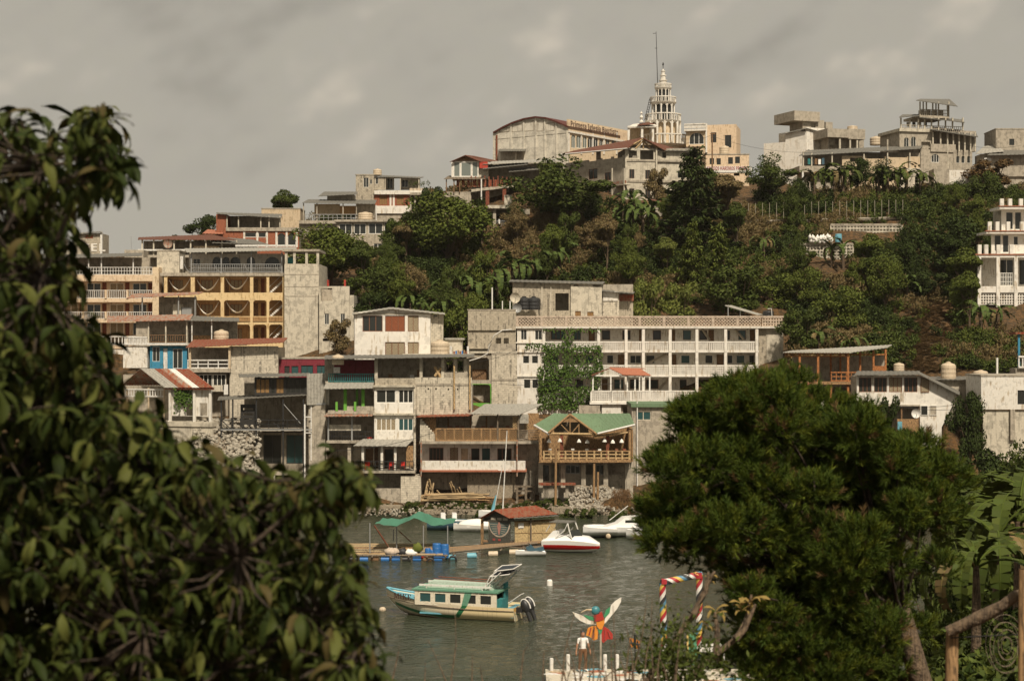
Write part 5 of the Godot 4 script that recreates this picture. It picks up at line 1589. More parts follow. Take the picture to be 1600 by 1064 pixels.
	wall("side_bay_wall", 1028.2, 234, 1086, 330, -0.15, 0.25, M.concrete_pale, [op(1036, 237, 1042, 246), w(1034, 265, 1041, 276, 2), w(1033, 295, 1043, 308, 2, M.brown_frame), w(1060, 266, 1067, 277, 1, M.black_frame), w(1060, 294, 1068, 307, 1, M.black_frame)])
	for v in [249.5, 282]: box("floor_band", 979, v, 1086, v + 1.6, 0.1, 0.1, M.concrete)
	posts("drain_pipe", [978.5, 1026.5], 231, 330, 0.2, 0.2, M.concrete_pale)
	var gg := MB.new()
	var ga := L(979, 231); var gb := L(1006, 216); var gc := L(1030, 231)
	for e in [[ga, gb], [gb, gc], [L(1006, 218), L(1006, 231)], [L(1006, 219), L(994, 231)], [L(1006, 219), L(1017, 231)]]: gg.bar(e[0], e[1], 0.11, 4)
	add("gable_truss", gg.mesh(), M.wood_pale)
	box("gable_back", 985, 226, 1026, 235, -1.5, 0.2, M.concrete)
	box("body", 979.5, 232, 1085.5, 330, -2.0, 6.0, M.concrete)
	sheet("roof_sheet", L(1006, 214.5, 0.8), L(1000, 214.5, -10), L(1058, 232, -10), L(1040, 234, 0.6), M.brown_roof, 0.08, 0.5)
	sheet("flat_roof", L(1030, 231, -6), L(1090, 231, -6), L(1089, 235, 0.4), L(1029, 234, 0.4), M.galvanised_dark, 0.08, 0.6)
	FR = H * Transform3D(Basis(Vector3.UP, deg_to_rad(-62)), Vector3.ZERO)
	wall("long_wall", 884, 241, 978, 330, 0, 0.25, M.concrete, [op(891, 243, 902, 251), op(905, 243, 916, 251), op(919, 241, 932, 252), op(958, 233, 973, 247), op(940, 235, 955, 249), w(920, 262, 934, 280, 2, M.brown_frame), w(945, 268, 955, 282, 2, M.brown_frame), w(945, 292, 955, 308, 2, M.brown_frame)])
	box("plank_band", 932, 233.6, 939, 249, 0.05, 0.05, M.wood_grey)
	sheet("roof_sheet", L(1003, 214.5, -3.0), L(905, 233, -4.0), L(873, 240.5, 1.0), L(981, 230.5, 0.8), M.brown_roof, 0.08, 0.5)
	beam("eave_board", L(873, 241, 1.0), L(981, 231.2, 0.8), 0.10, M.white_paint, null, 4)
	box("balcony_wall", 955, 281, 978, 288, 0.9, 0.15, M.rust_pale)
	box("balcony_slab", 955, 288, 978, 290, 1.0, 1.0, M.concrete)
	posts("balcony_post", [957, 976], 262, 320, 0.9, 0.15, M.concrete_pale)
	FR = H
	footing(979, 1086, 330, -0.1, 6, M.concrete, 5)
	thing("garden_shed", "little brown pitched shed roof below the grey tenement", "shed", px(1020, 330, 215))
	sheet("roof_sheet", L(1015, 311, 0), L(1022, 311, -2), L(1000, 322, -2), L(990, 321, 0.5), M.brown_roof, 0.05, 0.5)
	sheet("roof_sheet", L(1015, 311, 0), L(1022, 311, -2), L(1062, 320, -2), L(1052, 321, 0.5), M.brown_roof, 0.05, 0.5)
	box("wall", 997, 320, 1048, 345, -0.3, 2, M.concrete)

func upper_right() -> void:
	keep.append([1180, 1640, 234, 300])
	thing("white_block_building", "tall blank white block building with a jutting concrete roof tank", "building", px(1262, 290, 252), 28)
	var A := FR
	wall("side_wall", 1262, 200, 1291, 300, 0, 0.3, M.white_clean, [op(1264, 233, 1267, 240)])
	var topl := MB.new()
	var p0 := L(1262, 200); var p1 := L(1291, 208)
	box("body", 1262.5, 202, 1290.5, 300, -0.35, 7, M.concrete)
	FR = A * Transform3D(Basis(Vector3.UP, deg_to_rad(-62)), Vector3.ZERO)
	wall("blank_wall", 1229, 204, 1262, 300, 0, 0.3, M.white_clean, [])
	wall("blank_wall", 1195, 221, 1229, 300, 0.02, 0.3, M.white, [])
	sheet("roof_edge", L(1222, 208, -1), L(1262, 199, -1), L(1262, 200, 0.5), L(1221, 209.5, 0.5), M.galvanised_dark, 0.06, 1)
	FR = A
	sheet("roof_edge", L(1262, 199.2, 0.3), L(1264, 198.6, -5), L(1296, 205, -5), L(1293, 207.5, 0.3), M.galvanised_dark, 0.06, 1)
	thing("roof_tank_tower", "concrete rooftop stair tower with an overhanging square tank", "tower", px(1275, 210, 256), 22)
	box("tank", 1243, 174, 1283, 187, 0, 6, M.concrete)
	wall("tower_wall", 1256, 187.2, 1283, 215, -0.6, 0.2, M.concrete, [op(1269, 191, 1276, 202)])
	box("tower_body", 1257, 187.3, 1290, 215, -0.9, 4, M.concrete)
	box("wing_wall", 1292, 190, 1303, 215, -1.4, 3, M.concrete)
	thing("slab_house", "grey house with a deep cantilevered roof slab on the ridge", "house", px(1325, 245, 250), 18)
	box("roof_parapet", 1295, 201, 1328, 213, 0.6, 7, M.concrete)
	box("roof_parapet", 1328, 201, 1354, 216, 0.55, 5, M.concrete)
	wall("wall", 1296, 213, 1324, 240, -0.8, 0.2, M.concrete, [op(1306, 216, 1312, 225), op(1298, 226, 1314, 238)])
	posts("column", [1330, 1341, 1314], 216, 240, 0.3, 0.25, M.concrete_pale)
	box("body", 1297, 214, 1352, 262, -1.4, 4, M.concrete)
	footing(1296, 1352, 262, -0.8, 4, M.concrete, 5)
	water_tank("beige domed tank behind the grey slab roofed house", px(1371, 226, 254), 0.95, 1.3, M.tank_beige)
	water_tank("cream roof tank on top of the cantilevered slab", px(1334, 202, 251), 0.8, 0.6, M.tank_beige)
	# long shed house in front
	thing("long_house", "long low house with a flat metal roof and laundry terrace above the banana grove", "house", px(1340, 285, 240), 6)
	sheet("roof_sheet", L(1262, 234, -5), L(1445, 226, -5), L(1440, 231.5, 0.6), L(1250, 242.5, 0.6), M.galvanised_dark, 0.06, 0.6)
	posts("post", [1257, 1270, 1302, 1352, 1389, 1424], 238, 262, 0.3, 0.16, M.concrete_pale)
	wall("long_wall", 1318, 244, 1440, 300, -0.1, 0.2, M.tan, [op(1330, 246, 1350, 252), op(1356, 240, 1385, 247), op(1392, 238, 1420, 245)])
	box("upper_back", 1256, 238, 1440, 262, -3.0, 0.2, M.concrete)
	box("terrace_parapet", 1251, 259, 1320, 268, 0.5, 4, M.concrete)
	box("terrace_wall", 1256, 268, 1320, 300, -0.6, 3, M.concrete)
	posts("white_pipe", [1256], 268, 300, 0.6, 0.25, M.white_paint)
	posts("chimney_pole", [1389], 217, 236, -0.5, 0.2, M.concrete)
	for k in 5: box("laundry", 1264 + k * 5.5, 246 + (k % 2) * 2, 1268 + k * 5.5, 256, 0.2, 0.04, [M.teal, M.black_frame, M.wood_dark, M.cloth_white, M.gel_blue][k])
	box("pale_annex", 1405, 262, 1441, 300, 0.6, 2, M.concrete_pale)
	footing(1251, 1440, 300, -0.3, 4, M.concrete, 6)
	# four storey tower house
	thing("tower_house", "tall unfinished concrete tower house with stacked open canopies", "house", px(1470, 285, 246), 14)
	var H := FR
	wall("wall", 1408, 203, 1440, 285, 0, 0.25, M.concrete, [[1415, 214, 1422.5, 229, "a", 2], [1426, 213, 1433.5, 228, "a", 2]])
	wall("wall", 1440.2, 203, 1458, 285, 0.02, 0.25, M.concrete, [op(1442, 221, 1456, 228), [1459, 239, 1470, 252, "a", 2]])
	box("body", 1409, 204, 1458, 285, -0.4, 6.5, M.concrete)
	wall("lower_wall", 1441, 234, 1492, 285, 0.5, 0.25, M.concrete, [[1458, 240, 1470, 253, "a", 3], op(1459, 268, 1466, 272)])
	box("lower_body", 1442, 235, 1520, 285, -0.8, 5, M.concrete)
	wall("lower_wall", 1492.3, 234, 1522, 285, -0.1, 0.25, M.concrete, [[1497, 243, 1502, 254, "a", 1], [1505, 243, 1510, 254, "a", 1], [1514, 243, 1519, 254, "a", 1]])
	box("floor_slab", 1408, 201, 1460, 204, 0.3, 7, M.concrete_pale)
	box("balcony_wall", 1457, 225, 1496, 236, 0.7, 0.2, M.concrete)
	box("inner_room_wall", 1458, 204, 1528, 234, -2.5, 1.5, M.concrete)
	posts("column", [1460, 1472, 1483, 1492, 1501, 1510, 1519, 1526], 206, 236, 0.3, 0.2, M.concrete_pale)
	sheet("canopy", L(1458, 196.5, -6), L(1528, 206, -6), L(1531, 213, 1.2), L(1456, 201, 1.2), M.galvanised_dark, 0.1, 0.6)
	posts("column", [1410, 1424, 1437, 1447, 1458, 1469, 1480, 1491, 1507], 183, 203, 0.1, 0.18, M.concrete_pale)
	sheet("canopy", L(1412, 178, -6), L(1440, 177.5, -6), L(1440, 180, 1.0), L(1407, 182, 1.0), M.galvanised_dark, 0.1, 0.6)
	sheet("canopy", L(1444, 180, -6), L(1508, 186, -6), L(1510, 190.5, 1.0), L(1440, 182, 1.0), M.galvanised_dark, 0.1, 0.6)
	rail("railing", 1410, 197, 1507, 203, 0.1, 30, M.concrete, 0.06, 1)
	box("upper_floor", 1439, 180.5, 1486, 182.5, 0.0, 5, M.concrete)
	posts("column", [1440, 1450, 1460, 1469, 1485], 158, 181, -0.3, 0.16, M.concrete_pale)
	posts("column", [1445, 1465, 1483], 158, 181, -4.0, 0.16, M.concrete_pale)
	sheet("canopy", L(1440, 153.5, -6), L(1487, 154, -6), L(1499, 165, 1.2), L(1434, 155.5, 1.2), M.galvanised_dark, 0.1, 0.6)
	rail("railing", 1440, 171, 1486, 181, -0.2, 14, M.concrete, 0.07, 1)
	for k in 4: box("stored_drum", 1441 + k * 10, 171, 1447 + k * 10, 181, -1.6, 0.7, M.concrete if k % 2 else M.concrete)
	for k in 4: box("laundry", 1419 + k * 9, 190, 1424 + k * 9, 197, -0.6, 0.04, M.black_frame if k % 2 else M.concrete)
	footing(1408, 1522, 285, -0.2, 5, M.concrete, 5)
	thing("wire_pole", "thin pale pole standing before the tower house", "pole", px(1484, 285, 240))
	beam("pole", L(1484, 290), L(1483, 216), 0.09, M.concrete_pale)
	thing("white_annex", "small whitewashed annex with a cistern at the foot of the tower house", "annex", px(1495, 290, 238))
	box("wall", 1486, 265, 1530, 298, 0, 3, M.white)
	box("cistern", 1462, 263, 1486, 300, 0.4, 3, M.concrete)
	thing("ridge_house", "grey rendered house with dark pitched sheds on the ridge end", "house", px(1580, 270, 246))
	shell(1559, 201, 1640, 275, 0, 6, M.concrete, [w(1580, 216, 1588, 226, 1, M.black_frame)], M.concrete)
	sheet("shed_roof", L(1540, 228, -2), L(1562, 224, -2), L(1572, 236, 1.5), L(1526, 240, 1.5), M.galvanised, 0.05, 0.6)
	sheet("shed_roof", L(1562, 229, -1), L(1640, 232, -1), L(1640, 240, 2.0), L(1545, 242, 2.0), M.galvanised_dark, 0.05, 0.6)
	box("shed_wall", 1535, 240, 1640, 275, 0.8, 3, M.concrete)
	box("white_sign", 1541, 246, 1552, 256, 1.0, 0.1, M.white_paint)
	footing(1535, 1640, 275, 0.5, 5, M.concrete, 6)

	# white terraced villa on the slope
	keep.append([1525, 1640, 178, 205])
	thing("terraced_villa", "white stepped villa with column stubs on its red edged terraces", "house", px(1590, 480, 190))
	var V := [[1566, 312, 332, 352, 1568], [1541, 352, 366, 395, 1553], [1529, 395, 401, 448, 1531]]
	wall("upper_wall", 1568, 325, 1660, 361, -2.2, 0.2, M.white_clean, [w(1575, 331, 1586, 358, 1, M.white_frame), w(1589, 331, 1599, 358, 1, M.white_frame), w(1607, 331, 1625, 358, 2)])
	box("upper_terrace", 1565, 322, 1660, 326, -0.8, 4, M.white_clean)
	box("red_edge", 1564, 320.6, 1660, 322, -0.7, 0.5, M.tile_red)
	posts("column_stub", [1568, 1581, 1598, 1610], 310, 321, -0.9, 0.42, M.white_clean)
	wall("middle_wall", 1552, 364, 1660, 396, -0.8, 0.2, M.white_clean, [w(1557, 367, 1567, 392, 1, M.white_frame), w(1570, 367, 1579, 394, 1, M.white_frame), w(1587, 369, 1594, 382, 1, M.white_frame)])
	box("middle_terrace", 1544, 361, 1660, 364.5, 0.2, 4, M.white_clean)
	box("red_edge", 1543, 359.4, 1660, 361, 0.3, 0.5, M.tile_red)
	posts("column_stub", [1549, 1561, 1578, 1600], 346, 360, 0.1, 0.42, M.white_clean)
	box("lower_terrace", 1528, 398, 1660, 402, 1.2, 5, M.white_clean)
	box("red_edge", 1527, 396.4, 1660, 398, 1.3, 0.5, M.tile_red)
	posts("column_stub", [1533, 1543.5, 1562.5, 1583], 382, 397, 1.0, 0.42, M.white_clean)
	posts("column", [1532.5, 1562, 1590, 1618], 402, 480, 1.0, 0.4, M.white_clean)
	wall("loggia_wall", 1531, 402, 1660, 448, -1.6, 0.2, M.white, [w(1565, 405, 1587, 445, 2), w(1595, 405, 1615, 445, 2)])
	rail("railing", 1563, 426, 1590, 447, 0.8, 10, M.white_frame, 0.05, 2)
	box("loggia_floor", 1529, 447, 1660, 457, 1.1, 5, M.white_clean)
	for p in [[1535, 1560], [1564, 1588], [1592, 1616]]: pierced("pierced_wall", p[0], 458, p[1], 476, 0.9, 0.3, M.white, false)
	box("under_wall", 1531, 457, 1660, 500, -0.4, 3, M.concrete)
	box("drain_spout", 1513, 407, 1529, 411, 0.9, 0.3, M.white_paint)
	box("back_block", 1570, 326, 1660, 500, -2.6, 4, M.concrete)
	footing(1531, 1660, 480, 0.6, 5, M.white, 4)

	# retaining walls and fence on the slope
	keep.append([1254, 1330, 196, 207])
	keep.append([1300, 1410, 207, 214])
	for q in [["pierced white block retaining wall behind the pile of white sacks", 1252, 1335, 379, 416, 204], ["pierced block retaining wall above the blue barrel", 1300, 1412, 349, 372, 212]]:
		thing("retaining_wall", q[0], "wall", px(q[1], q[4], q[5]))
		box("backing", q[1], q[3], q[2], q[4] + 12, -0.2, 0.6, M.concrete)
		pierced("pierced_blocks", q[1], q[3] + 2, q[2], q[4], 0.0, 0.42, M.concrete_pale)
		box("cap", q[1], q[3], q[2], q[3] + 2.5, 0.1, 0.5, M.concrete)
	thing("slope_terrace", "low concrete kerb wall carrying the wire fence on the slope", "wall", px(1290, 352, 216))
	sheet("kerb", L(1166, 344, -0.4), L(1416, 338, -0.4), L(1416, 339, 0.1), L(1166, 346, 0.1), M.concrete, 0.3, 4)
	for k in 24:
		var u := 1160.0 + k * 11.0
		thing("fence_post", "slim grey wire fence post standing on the slope kerb", "fence post", px(u, 346 - k * 0.27, 216.2), 0, "fence posts on the slope")
		beam("post", Vector3(0, -0.3, 0), Vector3(0, 2.4, 0), 0.03, M.concrete)
	for k in 16:
		thing("sack", "full white sack in the pile on the retaining wall", "sack", px(1269 + (k % 8) * 4.4 + rng.randf_range(-2, 2), 379 - (k / 8) * 5 + rng.randf_range(-1.5, 1.5), 203.5 - (k / 8) * 0.1), rng.randf() * 90, "white sacks")
		TH.rotation.z = rng.randf_range(-0.5, 0.5)
		FR = TH.transform
		var m := MB.new()
		m.ball(Vector3(0, 0.28, 0), Vector3(0.24, 0.33, 0.2), 6, 8)
		m.ball(Vector3(0.02, 0.62, 0), Vector3(0.09, 0.09, 0.08), 4, 6)
		add("sack_body", m.mesh(), M.cloth_white)
	thing("blue_barrel", "blue barrel beside the white sacks on the slope", "barrel", px(1312, 378, 203.5))
	barrel(0.42, 1.0, M.plastic_cyan)

func barrel(r: float, h: float, mt: Material) -> void:
	var m := MB.new()
	m.lathe([[0, 0], [r * 0.94, 0], [r * 0.96, h * 0.05], [r, h * 0.3], [r * 1.03, h * 0.32], [r, h * 0.34], [r, h * 0.64], [r * 1.03, h * 0.66], [r, h * 0.68], [r * 0.96, h * 0.95], [r * 0.9, h], [0, h * 0.985]], 16)
	add("drum", m.mesh(), mt)
	var c := MB.new()
	c.lathe([[r * 0.14, h * 0.985], [r * 0.14, h * 1.03], [0, h * 1.03]], 8, Vector3(r * 0.5, 0, 0))
	add("bung", c.mesh(), mt)

func right_mid() -> void:
	keep.append([1220, 1640, 140, 165])
	thing("timber_pergola", "orange timber framed shelter with a pale flat metal roof", "shelter", px(1310, 615, 158))
	sheet("roof_sheet", L(1238, 548, -4.5), L(1396, 539, -4.5), L(1330, 551, 1.4), L(1225, 550.5, 1.4), M.galvanised, 0.06, 0.4)
	sheet("roof_sheet", L(1330, 547, -4.4), L(1396, 538.6, -4.4), L(1388, 543, -1.0), L(1328, 551, 1.3), M.galvanised, 0.06, 0.4)
	posts("post", [1251, 1280, 1327], 551, 612, 1.0, 0.2, M.wood_orange)
	posts("post", [1346, 1367, 1386], 546, 582, -1.0, 0.18, M.wood_orange)
	posts("post", [1300, 1315], 549, 590, -3.0, 0.16, M.wood_orange)
	for v in [552.5, 556]: box("tie_beam", 1228, v, 1330, v + 1.6, 1.05, 0.14, M.wood_orange)
	box("tie_beam", 1330, 553, 1388, 555, -0.95, 0.14, M.wood_orange)
	box("plank_panel", 1368, 572, 1386, 580, -0.9, 0.08, M.wood_orange)
	rail("railing", 1300, 581, 1341, 596, 1.0, 5, M.wood_orange, 0.09, 1)
	box("deck", 1228, 597, 1342, 601, 1.3, 6, M.wood)
	box("back_wall", 1240, 556, 1386, 600, -4.0, 0.2, M.concrete)
	posts("leg", [1262, 1300, 1327], 601, 640, 1.0, 0.2, M.wood_orange)
	footing(1230, 1342, 640, 0, 4, M.concrete, 4)
	thing("lean_roof_house", "white house with a lean-to roof line and a band of brown windows", "house", px(1400, 690, 150))
	var F: Material = M.brown_frame
	wall("wall", 1341, 587, 1440, 633, 0, 0.2, M.white_clean, [w(1344, 590, 1364, 613, 3, F), w(1368, 590, 1388, 613, 3, F), w(1391.5, 590, 1412, 613, 3, F, M.curtain), w(1415, 590, 1436, 613, 3, F)])
	var A := L(1440, 587); var B := L(1497, 616)
	var m := MB.new()
	var b0 := L(1440, 700); var b1 := L(1474, 700)
	m.prism(PackedVector2Array([Vector2(A.x + 0.003, b0.y), Vector2(b1.x, b0.y), Vector2(L(1474, 668).x, L(1474, 668).y), Vector2(B.x, L(1497, 622).y), Vector2(B.x, B.y), Vector2(A.x + 0.003, A.y)]), -0.2, 0.0)
	add("lean_wall", m.mesh(), M.white_clean)
	var wz := 0.05
	for q in [[1441, 590, 1454, 613, F, M.curtain], [1441, 634, 1452, 649, M.white_frame, M.glass], [1455, 634, 1466, 649, M.white_frame, M.concrete]]:
		var a := L(q[0], q[3], 0); var b := L(q[2], q[1], 0)
		window(a.x, a.y, b.x, b.y, 0.004, 1, q[4], q[5])
	sheet("roof_sheet", L(1341, 580, -4), L(1440, 580, -4), L(1440, 585.5, 0.8), L(1337, 586, 0.8), M.galvanised_dark, 0.06, 0.4)
	sheet("lean_roof", L(1438, 581, -4), L(1438, 584, 0.7), L(1502, 617, 0.7), L(1502, 612, -4), M.galvanised_dark, 0.06, 0.5)
	box("lower_recess", 1341, 633, 1440, 656, -1.8, 0.2, M.concrete)
	posts("post", [1352, 1386, 1411, 1438], 633, 700, -0.2, 0.14, M.wood_dark)
	box("plank_fence", 1404, 655, 1437, 700, 0.2, 0.1, M.wood)
	box("blue_sheet", 1405, 659, 1412, 673, 0.3, 0.04, M.plastic_cyan)
	box("floor", 1341, 632.8, 1440, 635, 0.1, 4, M.concrete)
	box("body", 1342, 588, 1440, 700, -2.1, 3, M.concrete)
	footing(1341, 1474, 700, -0.1, 4, M.concrete, 4)
	thing("satellite_dish", "white dish on a pole before the lean-to roofed white house", "satellite dish", px(1433, 655, 148.5))
	dish(0.42, M.white_paint)
	thing("grey_shed", "grey lean-to shed with a flat metal roof below the round tanks", "shed", px(1500, 615, 154))
	box("wall", 1470, 594, 1512, 640, 0, 3, M.concrete)
	box("wall_return", 1513, 595, 1535, 640, -0.3, 3, M.concrete)
	sheet("roof_sheet", L(1455, 589, -4), L(1540, 588, -4), L(1538, 594, 0.5), L(1462, 593, 0.5), M.galvanised_dark, 0.06, 0.5)
	footing(1470, 1535, 640, 0, 3, M.concrete, 4)
	water_tank("large ribbed beige tank on the grey shed roof", px(1484.5, 592, 155), 0.7, 1.5, M.tank_beige)
	water_tank("small beige domed tank behind the long window band", px(1407, 580, 155), 0.5, 0.75, M.tank_beige)
	water_tank("squat beige tank near the corner of the white rendered house", px(1535, 594, 155), 0.68, 0.9, M.tank_beige)
	thing("rendered_house", "pale rendered two level house with a barred window at the slope foot", "house", px(1570, 690, 148))
	shell(1536, 588, 1660, 640, 0, 5, M.white, [w(1593, 610, 1606, 632, 2, M.black_frame)], M.concrete)
	wall("lower_wall", 1539, 641, 1660, 720, -0.2, 0.2, M.concrete_pale, [])
	box("grey_pier", 1582, 640, 1589, 688, 0.1, 0.4, M.concrete)
	footing(1539, 1660, 720, 0, 5, M.concrete, 4)
	thing("blue_post_porch", "thin blue porch post and white balustrade at the frame edge", "porch", px(1597, 590, 158))
	box("post", 1594, 522, 1597, 575, 0, 0.2, M.blue)
	box("roof_edge", 1590, 519, 1620, 522, 0.3, 2, M.rust)
	rail("balustrade", 1594, 556, 1620, 575, 0.2, 4, M.white_paint, 0.12)
	footing(1590, 1620, 576, 0, 2, M.concrete, 4)
	thing("clothes_pole", "pale pole and wire beside the beige tanks", "pole", px(1561, 588, 152))
	beam("pole", L(1561, 592), L(1561, 559), 0.1, M.white_paint)
	thing("white_post", "white wooden gate post half hidden by the feathery tree", "post", px(1288, 632, 145))
	box("post", 1285, 612, 1291, 640, 0, 0.3, M.white_clean)
	sheet("red_roof", L(1262, 600, -1), L(1274, 592, -1), L(1275, 596, 1), L(1260, 603, 1), M.tile_red, 0.06, 0.4)

func cables() -> void:
	for q in [[805, 592, 926, 588, 170, 4], [780, 600, 1010, 594, 169, 6], [730, 566, 810, 545, 168, 5], [1345, 628, 1500, 632, 147, 7], [1340, 616, 1497, 640, 146.5, 9], [1114, 212, 1300, 236, 236, 10], [975, 232, 1114, 210, 236, 8], [520, 705, 700, 668, 146, 8], [1484, 218, 1600, 226, 240, 8]]:
		thing("overhead_cable", "thin dark overhead cable sagging between the buildings", "cable", px(q[0], q[1], q[4]), 0, "overhead cables")
		FR = Transform3D()
		var pts := []; var rr := []
		for k in 13:
			var t := k / 12.0
			pts.append(px(lerpf(q[0], q[2], t), lerpf(q[1], q[3], t) + q[5] * 4.0 * t * (1 - t), q[4])); rr.append(0.018)
		var m := MB.new()
		m.tube(pts, rr, 4)
		add("wire", m.mesh(), M.steel_black)

# ---- plants ----------------------------------------------------------------------------------------------------
var mesh_cache := {}

func leaf_color(r: RandomNumberGenerator) -> Color:
	var v := r.randf_range(0.5, 1.0)
	return Color(v * r.randf_range(0.86, 1.0), v, v * r.randf_range(0.75, 1.0))

# one folded leaf: two faces along a midrib
func leaf_quad(m: MB, c: Vector3, dirn: Vector3, nrm: Vector3, len: float, wid: float, col: Color) -> void:
	var t := dirn.normalized()
	var s := t.cross(nrm).normalized()
	if s.length_squared() < 0.5: s = t.cross(Vector3(0.3, 1, 0.2)).normalized()
	var n := s.cross(t).normalized()
	var k := m.V.size()
	var a := c - t * len * 0.5; var b := c + t * len * 0.5 - n * len * 0.12
	m.V.append_array([a, c + s * wid * 0.5 + n * wid * 0.12, b, c - s * wid * 0.5 + n * wid * 0.12])
	m.N.append_array([n, (n - s * 0.3).normalized(), n, (n + s * 0.3).normalized()])
	m.C.append_array([col, col, col, col])
	m.U.append_array([Vector2(0.5, 0), Vector2(1, 0.5), Vector2(0.5, 1), Vector2(0, 0.5)])
	m.I.append_array([k, k + 2, k + 1, k, k + 3, k + 2])

func rdir(r: RandomNumberGenerator) -> Vector3:
	var z := r.randf_range(-1, 1); var a := r.randf() * TAU; var q := sqrt(1 - z * z)
	return Vector3(cos(a) * q, z, sin(a) * q)

# a small bush about 1 m wide and high, standing on y = 0
func shrub_mesh(sd: int, n: int, leaf: float, spiky := 0.0) -> ArrayMesh:
	var key := "s%d_%d_%.2f_%.1f" % [sd % 4, n, leaf, spiky]
	if mesh_cache.has(key): return mesh_cache[key]
	var r := RandomNumberGenerator.new()
	r.seed = sd % 4 + 11
	var m := MB.new()
	var lobes := []
	for k in 5: lobes.append([Vector3(r.randf_range(-0.28, 0.28), r.randf_range(0.25, 0.7), r.randf_range(-0.28, 0.28)), r.randf_range(0.2, 0.33)])
	for k in n:
		var l: Array = lobes[r.randi() % 5]
		var o := rdir(r)
		var c: Vector3 = l[0] + o * l[1] * sqrt(r.randf_range(0.3, 1.0))
		c.y = maxf(c.y, 0.02)
		leaf_quad(m, c, (rdir(r) + o * 0.6 + Vector3(0, spiky, 0)), (o + rdir(r) * 0.7 + Vector3(0, 0.4, 0)).normalized(), leaf * r.randf_range(0.7, 1.4), leaf * r.randf_range(0.35, 0.7), leaf_color(r))
	mesh_cache[key] = m.mesh()
	return mesh_cache[key]

# broadleaf tree in a unit box: crown within x,z -0.5..0.5 and y up to 1; returns [crown, trunk]
func tree_meshes(sd: int, n: int, leaf: float, low: float, nl := 26) -> Array:
	var key := "t%d_%d_%.3f_%.2f" % [sd, n, leaf, low]
	if mesh_cache.has(key): return mesh_cache[key]
	var r := RandomNumberGenerator.new()
	r.seed = sd * 101 + 7
	var lobes := []
	var cy := (1.0 + low) / 2; var ry := (1.0 - low) / 2
	for k in nl:
		var o := rdir(r)
		var q := pow(r.randf(), 0.4)
		var c := Vector3(o.x * 0.37 * q, cy + o.y * ry * 0.78 * q, o.z * 0.37 * q)
		lobes.append([c, r.randf_range(0.085, 0.165)])
	var m := MB.new()
	for k in n:
		var l: Array = lobes[r.randi() % nl]
		var o := rdir(r)
		var c: Vector3 = l[0] + o * Vector3(1, ry * 1.7, 1) * l[1] * (1.0 if r.randf() < 0.75 else sqrt(r.randf())) * r.randf_range(0.8, 1.12)
		leaf_quad(m, c, rdir(r) + o * 0.5 + Vector3(0, -0.35, 0), (o + rdir(r) * 0.55 + Vector3(0, 0.35, 0)).normalized(), leaf * r.randf_range(0.7, 1.35), leaf * r.randf_range(0.45, 0.8), leaf_color(r))
	var t := MB.new()
	var top := Vector3(r.randf_range(-0.05, 0.05), cy, r.randf_range(-0.05, 0.05))
	t.tube([Vector3(0, -0.06, 0), Vector3(0.015, low * 0.6, 0), top], [0.035, 0.024, 0.014], 7)
	for k in mini(nl, 16):
		var a := Vector3(0.01, lerpf(low * 0.55, cy * 0.95, k / 16.0), 0)
		var b: Vector3 = lobes[k][0]
		t.tube([a, a.lerp(b, 0.5) + Vector3(0, -0.02, 0), b], [0.013, 0.009, 0.004], 5)
	mesh_cache[key] = [m.mesh(), t.mesh()]
	return mesh_cache[key]

func conifer_meshes(sd: int, n: int, leaf: float) -> Array:
	var key := "c%d_%d" % [sd, n]
	if mesh_cache.has(key): return mesh_cache[key]
	var r := RandomNumberGenerator.new()
	r.seed = sd * 31 + 3
	var m := MB.new()
	var t := MB.new()
	t.tube([Vector3(0, -0.05, 0), Vector3(0.01, 0.5, 0), Vector3(0, 0.98, 0)], [0.03, 0.018, 0.004], 6)
	var nb := 46
	for k in nb:
		var y := 0.12 + 0.85 * k / nb
		var a := k * 2.4 + r.randf() * 0.5
		var len := (0.52 * (1.02 - y) + 0.03) * r.randf_range(0.65, 1.1)
		var d := Vector3(cos(a), 0, sin(a))
		var e := Vector3(0, y, 0) + d * len + Vector3(0, 0.05 - 0.05 * r.randf(), 0)
		t.bar(Vector3(0, y, 0), e, 0.005, 4)
		var cnt := int(n / nb * (0.4 + 1.4 * len / 0.5))
		for j in cnt:
			var f := sqrt(r.randf())
			var c := Vector3(0, y, 0).lerp(e, f) + Vector3(r.randfn(), r.randfn() * 0.55, r.randfn()) * 0.045 * (1.15 - f * 0.6) + Vector3(0, -0.03 * f * f, 0)
			leaf_quad(m, c, d + rdir(r) * 0.7 + Vector3(0, -0.2, 0), Vector3(0, 1, 0) + rdir(r) * 0.6, leaf * r.randf_range(0.7, 1.5), leaf * 0.4, leaf_color(r))
	mesh_cache[key] = [m.mesh(), t.mesh()]
	return mesh_cache[key]

func plant_tree(nm: String, label: String, meshes: Array, u0: float, v0: float, u1: float, v1: float, d: float, leafm: Material, barkm: Material = null, grp := "") -> void:
	# crown box seen between the two corners at depth d; the foot is put on the ground
	var a := px(u0, v0, d); var b := px(u1, v1, d)
	var x := (a.x + b.x) / 2
	var gy := minf(ground_y(x, d), b.y)
	var wd := (b.x - a.x) * 1.34
	thing(nm, label, "tree" if not nm.contains("bush") and not nm.contains("shrub") else "bush", Vector3(x, gy, -d), 0, grp)
	var s := Transform3D(Basis.from_scale(Vector3(wd, (a.y - gy) * 1.06, wd)).rotated(Vector3.UP, 0.0), Vector3.ZERO)
	add("crown", meshes[0], leafm, s)
	add("trunk", meshes[1], barkm if barkm else M.bark, s)

